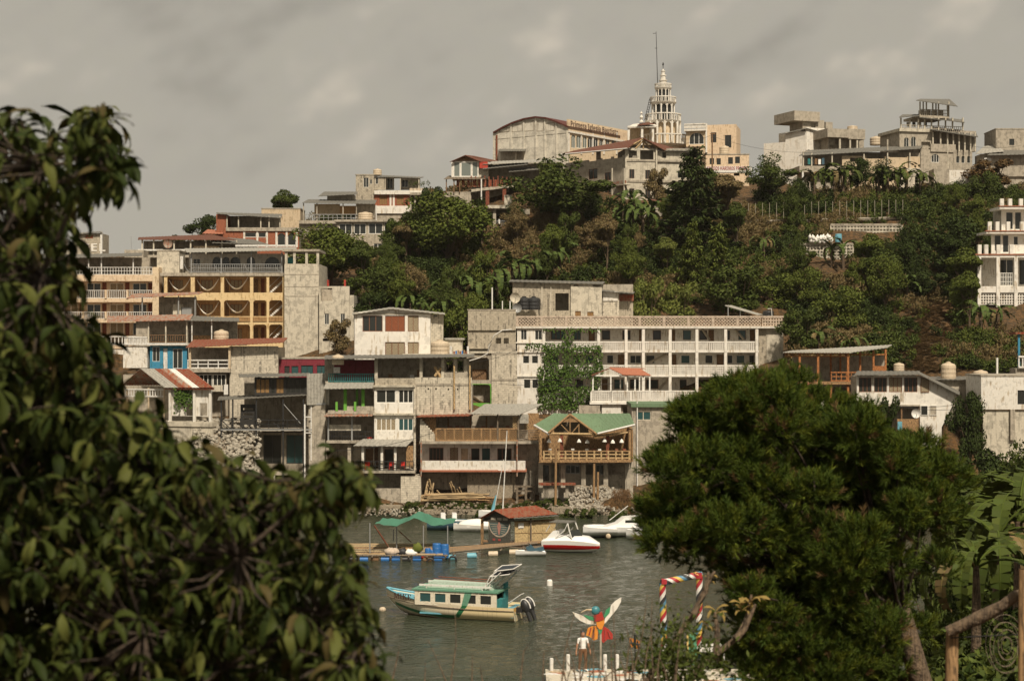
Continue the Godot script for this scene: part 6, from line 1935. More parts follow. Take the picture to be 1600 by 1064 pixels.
func banana_mesh(k: int) -> ArrayMesh:   # one arching torn leaf, root at origin, pointing +x, 1 unit long
	var key := "b%d" % k
	if mesh_cache.has(key): return mesh_cache[key]
	var r := RandomNumberGenerator.new()
	r.seed = 90 + k
	var m := MB.new()
	var n := 16
	var up: float = [3.2, 1.9, 1.2, 0.7][k % 4]
	var P := []
	var p := Vector3.ZERO
	var ang := atan(up)
	for i in n + 1:
		P.append(p)
		p += Vector3(cos(ang), sin(ang), 0) / n
		ang -= 0.13 + 0.05 * (k % 3)
	for i in range(2, n):
		for s in [-1, 1]:
			if r.randf() < 0.05: continue
			var f0 := (i - 2.0) / (n - 2); var f1 := (i - 1.0) / (n - 2)
			var w0 := 0.08 * pow(sin(PI * clampf(f0 * 0.93 + 0.05, 0, 1)), 0.6); var w1 := 0.08 * pow(sin(PI * clampf(f1 * 0.93 + 0.05, 0, 1)), 0.6)
			var droop := r.randf_range(0.0, 0.05) * (0.4 + f0)
			var gap := r.randf_range(0.0, 0.14)
			var a: Vector3 = P[i]; var b: Vector3 = P[i + 1] if i + 1 < P.size() else P[i]
			var c := leaf_color(r)
			m.quad(a, b, b.lerp(a, gap) + Vector3(0.02, 0.02 - droop, s * w1), a.lerp(b, gap * 0.5) + Vector3(0.01, 0.02 - droop * 0.8, s * w0), c)
	var rr := []
	for i in P.size(): rr.append(0.014 * (1.05 - float(i) / n))
	m.tube(P, rr, 4, Color(0.9, 1.0, 0.7))
	mesh_cache[key] = m.mesh()
	return mesh_cache[key]

var banana_proto: Node3D
func banana(u: float, v: float, d: float, h: float, label: String, grp := "banana plants on the hillside", mt: Material = null) -> void:
	var at := px(u, v, d)
	at.y = ground_y(at.x, d) if d > 100 else at.y
	thing("banana_plant", label, "banana plant", at, rng.randf() * 360.0, grp)
	var st := MB.new()
	st.tube([Vector3(0, -0.3, 0), Vector3(0.02, 0.5, 0), Vector3(0, 1.0, 0)], [0.075, 0.06, 0.04], 7)
	if not mesh_cache.has("bstem"): mesh_cache["bstem"] = st.mesh()
	add("stem", mesh_cache["bstem"], M.bark, Transform3D(Basis.from_scale(Vector3(h * 0.5, h * 0.5, h * 0.5)), Vector3.ZERO))
	var n := 11
	for k in n:
		var a := TAU * k * 0.382 * 1.0 + rng.randf() * 0.4
		var s := h * rng.randf_range(0.55, 0.75)
		var b := Basis(Vector3.UP, a) * Basis.from_scale(Vector3.ONE * s)
		add("leaf", banana_mesh(k % 8), (mt if mt else M.leaf_banana) if k < n - 1 else M.leaf_dry, Transform3D(b, Vector3(0, h * 0.48, 0)))

func scatter(nm: String, label: String, meshes: ArrayMesh, mt: Material, pts: Array) -> Node3D:
	var mm := MultiMesh.new()
	mm.transform_format = MultiMesh.TRANSFORM_3D
	mm.mesh = meshes
	mm.instance_count = pts.size()
	for k in pts.size(): mm.set_instance_transform(k, pts[k])
	var o := MultiMeshInstance3D.new()
	o.name = numbered(nm)
	o.multimesh = mm
	o.material_override = mt
	add_child(o)
	tag(o, label, "stones" if meshes.get_faces().size() < 200 else "undergrowth", "", "stuff")
	return o

func free_spot(u: float, d: float) -> bool:
	for k in keep:
		if u > k[0] - 4 and u < k[1] + 4 and d > k[2] and d < k[3]: return false
	return true

func hillside_green() -> void:
	var A := tree_meshes(1, 7000, 0.034, 0.22, 34)
	var B := tree_meshes(2, 7000, 0.034, 0.25, 30)
	var C := tree_meshes(3, 6000, 0.042, 0.12, 24)
	var D := tree_meshes(4, 6000, 0.045, 0.35, 18)
	var E := tree_meshes(5, 5000, 0.05, 0.05, 20)
	plant_tree("round_tree", "big round olive green tree before the grey hillside houses", A, 628, 302, 768, 425, 205, M.leaf_olive)
	plant_tree("round_tree", "broad dark green tree standing under the white church hall", B, 798, 250, 962, 370, 213, M.leaf_mid)
	plant_tree("conifer_tree", "tall dark conifer beside the grey gabled tenement", conifer_meshes(1, 5200, 0.05), 1026, 238, 1142, 400, 206, M.leaf_dark, M.bark_dark)
	plant_tree("round_tree", "dense dark tree next to the cream slogan house", B, 1164, 243, 1246, 318, 226, M.leaf_mid, M.bark_dark)
	plant_tree("round_tree", "bushy green tree above the blank whitewashed block", A, 452, 350, 572, 440, 196, M.leaf_olive)
	plant_tree("leafy_tree", "dark green tree hanging over the white two storey house", C, 545, 412, 625, 498, 187, M.leaf_mid)
	plant_tree("ridge_tree", "small tree on the skyline behind the beige rendered house", D, 420, 298, 468, 332, 236, M.leaf_mid)
	plant_tree("ridge_tree", "dark rounded treetop on the skyline by the brick house", C, 290, 334, 342, 388, 224, M.leaf_dark)
	plant_tree("ridge_tree", "low bush rising behind the long metal canopy", C, 240, 366, 290, 392, 212, M.leaf_dark)
	plant_tree("feathery_tree", "feathery olive tree below the dark conifer", conifer_meshes(2, 4200, 0.06), 1055, 352, 1112, 468, 194, M.leaf_olive)
	plant_tree("feathery_tree", "second feathery olive tree beside the bare earth patch", conifer_meshes(3, 4200, 0.06), 1092, 355, 1156, 470, 196, M.leaf_olive)
	plant_tree("large_bush", "wide green bush just above the gallery hotel roof", E, 1108, 412, 1205, 505, 187, M.leaf_mid)
	plant_tree("large_bush", "tangled green bush beside the wide one over the hotel roof", C, 1170, 425, 1265, 510, 189, M.leaf_olive)
	plant_tree("croton_bush", "yellow speckled croton bush behind the penthouse annex", E, 985, 432, 1045, 505, 184, M.leaf_yellow)
	plant_tree("croton_bush", "rounded croton bush among the speckled ones above the parapet", E, 1035, 440, 1098, 508, 184.5, M.leaf_yellow)
	plant_tree("croton_tree", "slim croton tree with a pale clumped top on the slope", D, 1020, 372, 1064, 440, 198, M.leaf_yellow)
	plant_tree("twiggy_tree", "brown twiggy tree beside the dark conifer", D, 1098, 275, 1172, 352, 215, M.leaf_dry)
	var dk := [["tall dark tree behind the pierced retaining wall", 1385, 345, 1455, 470, 198], ["dense dark tree on the slope beside the terraced villa", 1440, 335, 1530, 450, 197], ["broad dark tree over the leaf strewn slope", 1345, 390, 1420, 480, 193], ["dark tree with bare stems above the rubble slope", 1400, 400, 1480, 490, 192], ["small dark tree close to the villa columns", 1480, 420, 1530, 500, 190]]
	for i in dk.size():
		var q: Array = dk[i]
		plant_tree("slope_tree", q[0], [B, C, D, B, C][i], q[1], q[2], q[3], q[4], q[5], [M.leaf_dark, M.leaf_dark, M.leaf_mid, M.leaf_dark, M.leaf_dark][i], M.bark_dark, "dark slope trees")
	plant_tree("ridge_tree", "leafy tree between the tower house and the ridge house", C, 1515, 265, 1565, 345, 228, M.leaf_mid)
	plant_tree("ridge_bush", "rust brown dried vine mound before the ridge house", E, 1520, 248, 1592, 300, 236, M.leaf_brown)
	plant_tree("round_tree", "dark domed tree before the long low house", B, 1352, 250, 1412, 300, 232, M.leaf_dark)
	plant_tree("round_tree", "shadowy tree at the parapet of the laundry terrace", C, 1318, 245, 1362, 300, 234, M.leaf_dark)
	plant_tree("slope_bush", "green bush under the fence with a bare stem", E, 1230, 330, 1262, 395, 210, M.leaf_mid)
	plant_tree("slope_bush", "round bush below the earth patch beside banana leaves", C, 1140, 415, 1190, 470, 190, M.leaf_olive)
	plant_tree("slope_bush", "leafy bush between the timber shelter and the hotel end", E, 1226, 480, 1290, 560, 172, M.leaf_mid)
	plant_tree("slope_bush", "pale green bush on the slope above the timber shelter", C, 1280, 445, 1350, 540, 180, M.leaf_olive)
	plant_tree("slope_bush", "dark shrub beside the lean-to roofed white house", E, 1374, 618, 1412, 672, 147, M.leaf_dark)
	plant_tree("slope_bush", "tall dark shrub between the white house and rendered house", C, 1488, 610, 1540, 720, 146, M.leaf_dark)
	plant_tree("yellow_bush", "dry yellow flowering shrub beside the white two storey house", E, 512, 498, 553, 560, 179, M.leaf_dry)
	for i in 6:
		var q: Array = [[640, 400, 700, 480, 200], [690, 420, 760, 490, 198], [600, 430, 660, 500, 190], [560, 455, 610, 510, 183], [700, 455, 760, 530, 180], [660, 480, 735, 540, 176]][i]
		plant_tree("slope_bush", ["shady bush under the big round tree", "bush among the bananas below the round tree", "bush at the foot of the retaining wall", "low bush behind the white house roof", "dry bush beside the stained block wall", "olive bush behind the white house annex"][i], [C, E, C, E, C, E][i], q[0], q[1], q[2], q[3], q[4], [M.leaf_dark, M.leaf_mid, M.leaf_mid, M.leaf_dark, M.leaf_olive, M.leaf_olive][i])
	var gk := 0
	while gk < 66:
		var u := rng.randf_range(560, 1560); var d := rng.randf_range(180, 226)
		if not free_spot(u, d) or (u > 1160 and u < 1240 and d > 196) or (u > 1250 and u < 1420 and d > 196) or absf(u - 1445) < 45: continue
		gk += 1
		var h := rng.randf_range(3.5, 7.0)
		var x := (u - 800) / FX * d
		var vt := 532 - (ground_y(x, d) + h - CY) * FX / d
		var hw := h * rng.randf_range(0.45, 0.75) * FX / d * 0.5
		plant_tree("thicket_tree", ["bushy mid green tree", "bushy olive tree", "dark green leafy tree", "sunlit olive leafy tree", "rounded mid green tree", "dry brown leaved tree"][gk % 6] + " in the hillside thicket", [A, B, C, D, E][gk % 5], u - hw, vt, u + hw, vt + 40, d, [M.leaf_mid, M.leaf_olive, M.leaf_dark, M.leaf_olive, M.leaf_mid, M.leaf_dry][gk % 6], null, ["mid green", "olive", "dark green", "sunlit olive", "rounded green", "dry brown"][gk % 6] + " thicket trees")
	# banana plants
	var bl := "broad leaved banana plant growing on the wooded slope"
	for q in [[775, 470, 194, 7.5], [800, 468, 196, 7], [748, 480, 190, 6], [690, 490, 186, 5.5], [720, 480, 190, 6.5], [640, 485, 186, 5.5], [838, 460, 198, 6], [858, 455, 200, 5.5], [875, 450, 201, 5.5], [812, 465, 197, 6.5], [660, 480, 188, 5], [990, 375, 212, 7], [1005, 385, 208, 6.5], [1018, 380, 210, 6], [975, 380, 211, 6], [960, 400, 208, 5], [1195, 400, 203, 4], [1320, 410, 200, 5.5], [1302, 420, 200, 4.5], [1280, 545, 172, 4.5], [1420, 465, 190, 4.5], [1330, 540, 170, 4], [1535, 520, 178, 5.5], [1560, 520, 178, 4.5]]:
		banana(q[0], q[1], q[2], q[3], bl)
	for q in [[1275, 310, 231, 6], [1290, 310, 232, 6.5], [1305, 310, 231, 6], [1320, 312, 230, 6], [1390, 310, 230, 6], [1405, 308, 231, 6.5], [1420, 308, 231, 6], [1375, 310, 230, 5.5], [1440, 310, 230, 5.5]]:
		banana(q[0], q[1], q[2], q[3], "banana plant in the grove below the long low house", "banana grove by the long house", M.leaf_mid)
	# undergrowth masses
	var sets := {"green": [], "olive": [], "dry": [], "dark": []}
	var names := sets.keys()
	var bn := FastNoiseLite.new()
	bn.seed = 3; bn.frequency = 0.055; bn.fractal_octaves = 2
	for k in 19000:
		var u := rng.randf_range(430, 1640); var d := rng.randf_range(157, 262)
		if not free_spot(u, d): continue
		var x := (u - 800) / FX * d
		if d > 240 and u < 1160: continue
		# a bare leaf strewn strip under the terraced villa and an earth patch below the fence
		var bare := exp(-pow((u - 1445 - (d - 170) * 1.2) / 55.0, 2)) * (1.0 if d < 190 else 0.2) + 0.9 * exp(-pow((u - 1190) / 32.0, 2) - pow((d - 206) / 6.0, 2))
		if rng.randf() < bare: continue
		var y := ground_y(x, d)
		var s := rng.randf_range(0.7, 2.0)
		var q := bn.get_noise_2d(x, d) + rng.randf_range(-0.25, 0.25)
		var dryish := 0.30 * exp(-pow((u - 950) / 90.0, 2)) + 0.25 * exp(-pow((u - 1300) / 60.0, 2)) - 0.15 * smoothstep(1330, 1400, u)
		var nm: String = "dry" if q + dryish > 0.2 else "olive" if q + dryish > 0.0 else "green" if q > -0.26 else "dark"
		sets[nm].append(Transform3D(Basis(Vector3.UP, rng.randf() * TAU) * Basis.from_scale(Vector3(s, s * rng.randf_range(0.7, 1.3), s)), Vector3(x, y - 0.1, -d)))
	scatter("undergrowth", "mid green undergrowth covering the hillside", shrub_mesh(0, 150, 0.17), M.leaf_mid, sets.green)
	scatter("undergrowth", "olive green scrub scattered over the hillside", shrub_mesh(1, 150, 0.16), M.leaf_olive, sets.olive)
	scatter("dry_undergrowth", "dry brown scrub on the hillside", shrub_mesh(2, 150, 0.15, 1.0), M.leaf_dry, sets.dry)
	scatter("undergrowth", "dark green undergrowth in the hillside hollows", shrub_mesh(3, 150, 0.17), M.leaf_dark, sets.dark)
	# fallen leaves and sticks on the bare strip
	var fl := []
	for k in 2600:
		var d := rng.randf_range(158, 196)
		var u := 1445 + (d - 170) * 1.2 + rng.randfn() * 40
		if not free_spot(u, d): continue
		var x := (u - 800) / FX * d
		fl.append(Transform3D(Basis(Vector3.UP, rng.randf() * TAU) * Basis.from_scale(Vector3(0.9, 0.16, 0.9)), Vector3(x, ground_y(x, d), -d)))
	scatter("leaf_litter", "brown leaf litter and stubble strewn on the bare slope strip", shrub_mesh(2, 60, 0.2), M.leaf_brown, fl)

# climbing vine on the hotel front
func vine() -> void:
	thing("climbing_vine", "green climbing vine draped over the white gallery hotel", "vine", px(885, 640, 174.5), -2)
	FR = Transform3D(Basis(Vector3.UP, deg_to_rad(-2)), px(1000, 640, 175))
	var m := MB.new()
	var r := RandomNumberGenerator.new()
	r.seed = 8
	var strips := [[880, 515, 898, 640, 900], [842, 575, 872, 612, 700], [842, 605, 925, 641, 1900], [872, 574, 935, 590, 700], [850, 538, 890, 552, 380], [848, 548, 872, 575, 330], [898, 540, 940, 550, 260], [890, 546, 940, 570, 140], [928, 548, 942, 590, 330], [925, 585, 938, 612, 200], [845, 590, 880, 610, 220], [850, 514, 940, 518, 170], [820, 538, 850, 544, 90], [900, 555, 918, 575, 120]]
	for s in strips:
		for k in int(s[4] * 0.62):
			var p := L(r.randf_range(s[0], s[2]) + r.randfn() * 1.5, r.randf_range(s[1], s[3]) + r.randfn() * 1.5, 0.15 + absf(r.randfn()) * 0.22)
			leaf_quad(m, p, rdir(r) + Vector3(0, -0.8, 0), Vector3(0, 0.4, 1) + rdir(r) * 0.6, r.randf_range(0.18, 0.3), r.randf_range(0.13, 0.22), leaf_color(r))
	stuff(add("leaves", m.mesh(), M.leaf_vine))
	var t := MB.new()
	for q in [[888, 640, 886, 516], [852, 640, 850, 540], [935, 612, 932, 548], [870, 640, 862, 578], [905, 640, 925, 578]]:
		var pts := []; var rr := []
		for k in 8:
			pts.append(L(lerpf(q[0], q[2], k / 7.0) + r.randfn() * 1.5, lerpf(q[1], q[3], k / 7.0), 0.16)); rr.append(0.04)
		t.tube(pts, rr, 4)
	add("stems", t.mesh(), M.bark)
	thing("climbing_vine", "small green creeper covering the kiosk wall", "vine", px(285, 640, 152))
	var m2 := MB.new()
	for k in 420:
		var p := L(r.randf_range(270, 302) , r.randf_range(606, 622) + r.randf() * r.randf() * 26, 0.2 + r.randf() * 0.3)
		leaf_quad(m2, p, rdir(r) + Vector3(0, -0.8, 0), Vector3(0, 0.4, 1) + rdir(r) * 0.6, r.randf_range(0.2, 0.34), r.randf_range(0.14, 0.24), leaf_color(r))
	stuff(add("leaves", m2.mesh(), M.leaf_vine))

# ---- shore and lake ----------------------------------------------------------------------------------------------
func stone_mesh(k: int) -> ArrayMesh:
	var key := "stone%d" % k
	if mesh_cache.has(key): return mesh_cache[key]
	var r := RandomNumberGenerator.new()
	r.seed = 50 + k
	var m := MB.new()
	var g := []
	for i in 5:
		var row := []
		for j in 6:
			var t := PI * i / 4.0; var p := TAU * j / 6.0
			row.append(Vector3(sin(t) * cos(p) * 0.5, cos(t) * 0.36, sin(t) * sin(p) * 0.44) * r.randf_range(0.65, 1.15))
		if i == 0 or i == 4: row.fill(row[0])
		g.append(row)
	for i in 4:
		for j in 6: m.quad(g[i][j], g[i][(j + 1) % 6], g[i + 1][(j + 1) % 6], g[i + 1][j])
	mesh_cache[key] = m.mesh()
	return mesh_cache[key]

func heap(nm: String, label: String, n: int, u0: float, v0: float, u1: float, v1: float, d0: float, d1: float, s0: float, s1: float, mt: Material) -> void:
	var pts := []
	for k in n:
		var f := rng.randf()
		var p := px(rng.randf_range(u0, u1), lerpf(v1, v0, f) + rng.randf_range(-2, 2), lerpf(d0, d1, f))
		var s := rng.randf_range(s0, s1)
		pts.append(Transform3D(Basis(rdir(rng), rng.randf() * TAU) * Basis.from_scale(Vector3.ONE * s), p))
	var o := scatter(nm, label, stone_mesh(rng.randi() % 5), mt, pts)
	if v1 - v0 < 30: return
	# the bank of finer debris that the stones lie on
	var rows := []
	for i in 9:
		var t := i / 8.0
		var r := []
		for j in 21:
			var s := j / 20.0
			var e := minf(1.0, 6.0 * minf(s, 1.0 - s))
			var p := px(lerpf(u0 - 6, u1 + 6, s), lerpf(v0 - 3, v1 + 6, t), lerpf(d1 + 0.3, d0 - 0.2, t))
			p.y += tn.get_noise_2d(p.x * 5.0, p.z * 5.0) * 0.35 - 0.12
			p.y = lerpf(minf(p.y, ground_y(p.x, -p.z) - 0.1), p.y, e)
			r.append(p)
		rows.append(r)
	var m := MB.new()
	m.skin(rows)
	TH = o
	FR = Transform3D()
	add("debris_bank", m.mesh(), M.rubble_brown)

func shore() -> void:
	heap("rubble", "heap of broken white stone beside the green roofed restaurant", 420, 890, 762, 962, 800, 142.5, 146.5, 0.12, 0.42, M.rubble)
	heap("rubble", "pale rubble bank under the striped kiosk", 700, 300, 655, 405, 740, 147.5, 152, 0.15, 0.6, M.rubble)
	heap("rubble", "brown stones strewn along the water edge", 520, 470, 786, 1010, 806, 139.5, 145.5, 0.12, 0.42, M.rubble_brown)
	heap("rubble", "pale pebbles along the water edge", 120, 500, 796, 660, 806, 139.5, 142.0, 0.1, 0.3, M.rubble)
	thing("reed_pile", "pile of brown reed stalks on an earth bank by the shore", "reed pile", px(972, 800, 143.5))
	var m := MB.new()
	for k in 260:
		var a := Vector3(rng.randf_range(-0.75, 0.75), rng.randf_range(0.9, 2.0), rng.randf_range(-0.4, 0.4))
		m.bar(a, a + Vector3(rng.randfn() * 0.25, -rng.randf_range(0.3, 0.8), rng.randf() * 0.3), 0.018, 3)
	stuff(add("stalks", m.mesh(), M.leaf_brown))
	var bank := MB.new()
	bank.ball(Vector3(0, 0.2, -0.3), Vector3(1.9, 1.1, 0.9), 7, 12)
	add("earth_bank", bank.mesh(), M.soil)
	var E := tree_meshes(5, 5000, 0.05, 0.05, 20)
	for q in [["round green bush on the shore before the restaurant", 905, 794, 937, 822, 140], ["low green bush at the water beside the white boats", 948, 798, 985, 824, 140], ["small bush between the poles on the shore", 880, 795, 908, 815, 141], ["weedy bush beside the block pier", 630, 783, 660, 800, 142.5], ["leafy weeds under the timber stage", 835, 782, 862, 800, 144], ["bush by the lumber stack", 740, 796, 775, 812, 140.5]]:
		plant_tree("shore_bush", q[0], E, q[1], q[2], q[3], q[4], q[5], M.leaf_mid)
	var gr := []
	for k in 1100:
		var d := rng.randf_range(140.5, 147)
		var u := rng.randf_range(480, 1010)
		var x := (u - 800) / FX * d
		gr.append(Transform3D(Basis(Vector3.UP, rng.randf() * TAU) * Basis.from_scale(Vector3(0.8, 0.5, 0.8) * rng.randf_range(0.4, 1.4)), Vector3(x, ground_y(x, d) - 0.03, -d)))
	scatter("weeds", "low green weeds along the shore bank", shrub_mesh(1, 150, 0.16), M.leaf_mid, gr)
	for q in [[520, 783, 575, 790], [540, 790, 625, 797], [660, 797, 770, 803], [862, 792, 940, 800]]:
		thing("shore_wall", ["low stone terrace wall above the water by the block pier", "lower stone terrace wall at the water edge", "stone step below the lumber stack", "rough stone edge below the rubble heap"][[520, 540, 660, 862].find(q[0])], "wall", px(q[0], q[3], 143))
		box("stone_course", q[0], q[1] + 1.5, q[2], q[3] + 4, 0, 1.2, M.stone)

func hull(st: Array, mt: Material, uvf = null) -> ArrayMesh:
	# stations: [x, half beam, sheer y, chine half beam, chine y, keel y]
	var rows := []; var uvs := []
	for s in st:
		var pts := [Vector3(s[0], s[2], s[1]), Vector3(s[0], lerpf(s[4], s[2], 0.5), lerpf(s[3], s[1], 0.55)), Vector3(s[0], s[4], s[3]), Vector3(s[0], s[5], 0), Vector3(s[0], s[4], -s[3]), Vector3(s[0], lerpf(s[4], s[2], 0.5), -lerpf(s[3], s[1], 0.55)), Vector3(s[0], s[2], -s[1])]
		rows.append(pts)
		var q := []
		for p in pts: q.append(uvf.call(p) if uvf != null else Vector2.ZERO)
		uvs.append(q)
	var m := MB.new()
	m.skin(rows, Color.WHITE, uvs)
	var e: Array = rows[rows.size() - 1]
	for k in range(1, e.size() - 1): m.tri(e[0], e[k + 1], e[k])
	return m.mesh(mt)

func passenger_boat() -> void:
	thing("passenger_boat", "cream and green covered passenger boat with twin outboards", "boat", px(716, 965, 90.3), -17)
	# livery: cream bow, green swoosh, warm yellow stern
	var im := Image.create(512, 128, false, Image.FORMAT_RGB8)
	for y in 128:
		for x in 512:
			var X0 := x / 511.0 * 8.0 - 4.2; var Y0 := 1.7 - y / 127.0 * 2.0
			var c := Color(0.86, 0.81, 0.70)
			if X0 > 0.1 + Y0 * 0.75: c = Color(0.88, 0.80, 0.63)
			var curve := 0.16 + 0.055 * pow(maxf(0.0, -X0 - 0.4), 1.85)
			var sw := absf(Y0 - curve) < 0.085 and X0 < 0.15 and X0 > -3.6
			var up := absf(X0 - (0.12 + Y0 * 0.75)) < 0.15 and Y0 > 0.12
			if sw or up: c = Color(0.16, 0.42, 0.27)
			if Y0 < 0.06 and X0 < -1.0: c = Color(0.84, 0.66, 0.38)
			var st := sin(X0 * 37.0) * sin(X0 * 11.3 + 1.0)
			if st > 0.82 and Y0 < 0.75 and Y0 > 0.2: c = c.darkened(0.10)
			im.set_pixel(x, y, c)
	var lm := StandardMaterial3D.new()
	lm.resource_name = "boat_livery"
	lm.albedo_texture = ImageTexture.create_from_image(im)
	lm.roughness = 0.35
	var uvf := func(p: Vector3) -> Vector2: return Vector2((p.x + 4.2) / 8.0, (1.7 - p.y) / 2.0)
	var st := [[-4.15, 0.04, 1.42, 0.02, 1.2, 1.05], [-3.9, 0.22, 1.34, 0.12, 0.95, 0.7], [-3.4, 0.5, 1.22, 0.32, 0.62, 0.25], [-2.7, 0.78, 1.08, 0.56, 0.36, -0.08], [-1.8, 0.98, 0.96, 0.8, 0.2, -0.22], [-0.6, 1.08, 0.86, 0.92, 0.12, -0.28], [0.8, 1.1, 0.8, 0.96, 0.1, -0.28], [2.2, 1.08, 0.78, 0.95, 0.1, -0.26], [3.45, 1.02, 0.78, 0.92, 0.1, -0.22]]
	add("hull", hull(st, lm, uvf))
	# rubbing strake
	for s in [-1, 1]:
		var pts := []; var rr := []
		for q in st: pts.append(Vector3(q[0], q[2] * 0.62 + 0.12, s * (q[1] * 0.985 + 0.005))); rr.append(0.028)
		var m := MB.new()
		m.tube(pts, rr, 5)
		add("rubbing_strake", m.mesh(), M.wood_grey)
	# foredeck, blue inside
	var fd := MB.new()
	for k in 4:
		var a: Array = st[k]; var b: Array = st[k + 1]
		fd.quad(Vector3(a[0], a[2] - 0.1, a[1] * 0.95), Vector3(b[0], b[2] - 0.1, b[1] * 0.95), Vector3(b[0], b[2] - 0.1, -b[1] * 0.95), Vector3(a[0], a[2] - 0.1, -a[1] * 0.95))
	add("foredeck", fd.mesh(), M.plastic_cyan)
	for s in [-1, 1]:
		var cm := MB.new()
		for k in 4:
			var a: Array = st[k]; var b: Array = st[k + 1]
			cm.bar(Vector3(a[0], a[2], s * a[1]), Vector3(b[0], b[2], s * b[1]), 0.06, 5)
		add("coaming", cm.mesh(), M.plastic_cyan)
	var dk := MB.new()
	dk.box(Vector3(-1.9, 0.25, -0.95), Vector3(3.4, 0.32, 0.95))
	add("deck", dk.mesh(), M.plastic_cyan)
	# cabin sides with five windows each
	var creamy := mat("boat_cream", lin(0.76, 0.69, 0.54), X.grime, 0.5, 0.4)
	var greeny := mat("boat_green", lin(0.13, 0.30, 0.20), X.grime, 0.5, 0.45)
	var minty := mat("boat_mint", lin(0.50, 0.62, 0.52), X.grime, 0.5, 0.5)
	for s in [-1, 1]:
		var z: float = 1.0 * s
		var sd := MB.new()
		var xs := [-2.15]
		for k in 5: xs.append_array([-1.85 + k * 0.86, -1.25 + k * 0.86])
		xs.append(2.5)
		for i in xs.size() - 1:
			if i % 2 == 0: sd.box(Vector3(xs[i], 0.92, z - 0.04), Vector3(xs[i + 1], 1.38, z + 0.04))
		sd.box(Vector3(-2.15, 0.74, z - 0.04), Vector3(2.5, 0.92, z + 0.04)); sd.box(Vector3(-2.15, 1.38, z - 0.04), Vector3(2.5, 1.52, z + 0.04))
		add("cabin_side", sd.mesh(), creamy)
		for k in 5:
			var wn := lbox("window", Vector3(-1.85 + k * 0.86, 0.92, z - 0.02), Vector3(-1.25 + k * 0.86, 1.38, z + 0.0), M.glass_teal if k < 2 else M.glass)
		# green sash rising over the cabin side
		var g := MB.new()
		g.prism(PackedVector2Array([Vector2(0.52, 0.76), Vector2(0.84, 0.76), Vector2(1.12, 1.52), Vector2(0.72, 1.52)]), 1.042 if s > 0 else -1.055, 1.055 if s > 0 else -1.042)
		add("painted_band", g.mesh(), greeny)
	lbox("cabin_front", Vector3(-2.19, 0.74, -0.96), Vector3(-2.15, 1.5, 0.96), creamy)
	lbox("cabin_roof", Vector3(-2.3, 1.52, -1.1), Vector3(2.6, 1.60, 1.1), greeny)
	var rf := MB.new()
	rf.prism(PackedVector2Array([Vector2(-1.7, 1.60), Vector2(2.1, 1.60), Vector2(2.0, 1.9), Vector2(-1.55, 1.92)]), -0.45, 0.45)
	add("roof_locker", rf.mesh(), minty)
	for s in [-1, 1]:
		lbox("roof_rack_board", Vector3(-2.0, 1.72, s * 0.72 - 0.04), Vector3(2.1, 1.82, s * 0.72 + 0.04), M.white_paint)
		beam("roof_rail", Vector3(-1.3, 2.08, s * 0.4), Vector3(2.0, 2.02, s * 0.4), 0.025, M.wood_red)
		for k in 3: beam("rack_leg", Vector3(-1.6 + k * 1.6, 1.6, s * 0.72), Vector3(-1.6 + k * 1.6, 1.73, s * 0.72), 0.03, M.white_paint)
	# folded chairs and awning frame on the stern roof
	for k in 3:
		var f := MB.new()
		var o := Vector3(1.55 + k * 0.32, 1.62, 0.7 - k * 0.55)
		f.bar(o, o + Vector3(1.1, 1.0, 0), 0.03); f.bar(o + Vector3(0, 0, -0.4), o + Vector3(1.1, 1.0, -0.4), 0.03)
		for j in 5: f.bar(o + Vector3(0.15 + j * 0.2, 0.14 + j * 0.18, 0), o + Vector3(0.15 + j * 0.2, 0.14 + j * 0.18, -0.4), 0.022)
		add("roof_ladder_frame", f.mesh(), M.white_paint)
	for k in 2:
		var o := Vector3(2.0 + k * 0.25, 2.35 + k * 0.3, 0.0)
		var q4 := [o + Vector3(0, 0, 0.62), o + Vector3(1.05, 0.16, 0.62), o + Vector3(1.15, 0.26, -0.62), o + Vector3(0.05, 0.14, -0.62)]
		var awn := MB.new()
		awn.quad(q4[0], q4[1], q4[2], q4[3]); awn.quad(q4[3] - Vector3(0, 0.03, 0), q4[2] - Vector3(0, 0.03, 0), q4[1] - Vector3(0, 0.03, 0), q4[0] - Vector3(0, 0.03, 0))
		add("folded_awning", awn.mesh(), M.navy)
		var af := MB.new()
		for e in 4: af.bar(q4[e], q4[(e + 1) % 4], 0.035, 5)
		for e in [0, 3]: af.bar(q4[e], Vector3(1.6 + k * 0.3, 1.6, q4[e].z), 0.028, 5)
		add("awning_frame", af.mesh(), M.white_paint)
	# helm wall and stern seats
	lbox("helm_wall", Vector3(2.5, 0.32, -0.9), Vector3(2.56, 1.9, -0.2), M.teal)
	lbox("helm_console", Vector3(2.5, 0.32, 0.3), Vector3(2.8, 1.2, 0.95), M.teal)
	lbox("stern_bench", Vector3(2.95, 0.32, -0.9), Vector3(3.3, 0.7, 0.9), M.plastic_cyan)
	var ch := MB.new()
	for j in 5: ch.bar(Vector3(3.0 + j * 0.13, 0.95 + j * 0.1, 0.2), Vector3(3.0 + j * 0.13, 0.95 + j * 0.1, -0.3), 0.03)
	for z in [0.2, -0.3]: ch.bar(Vector3(2.9, 0.9, z), Vector3(3.65, 1.42, z), 0.03)
	add("deck_chair", ch.mesh(), M.white_paint)
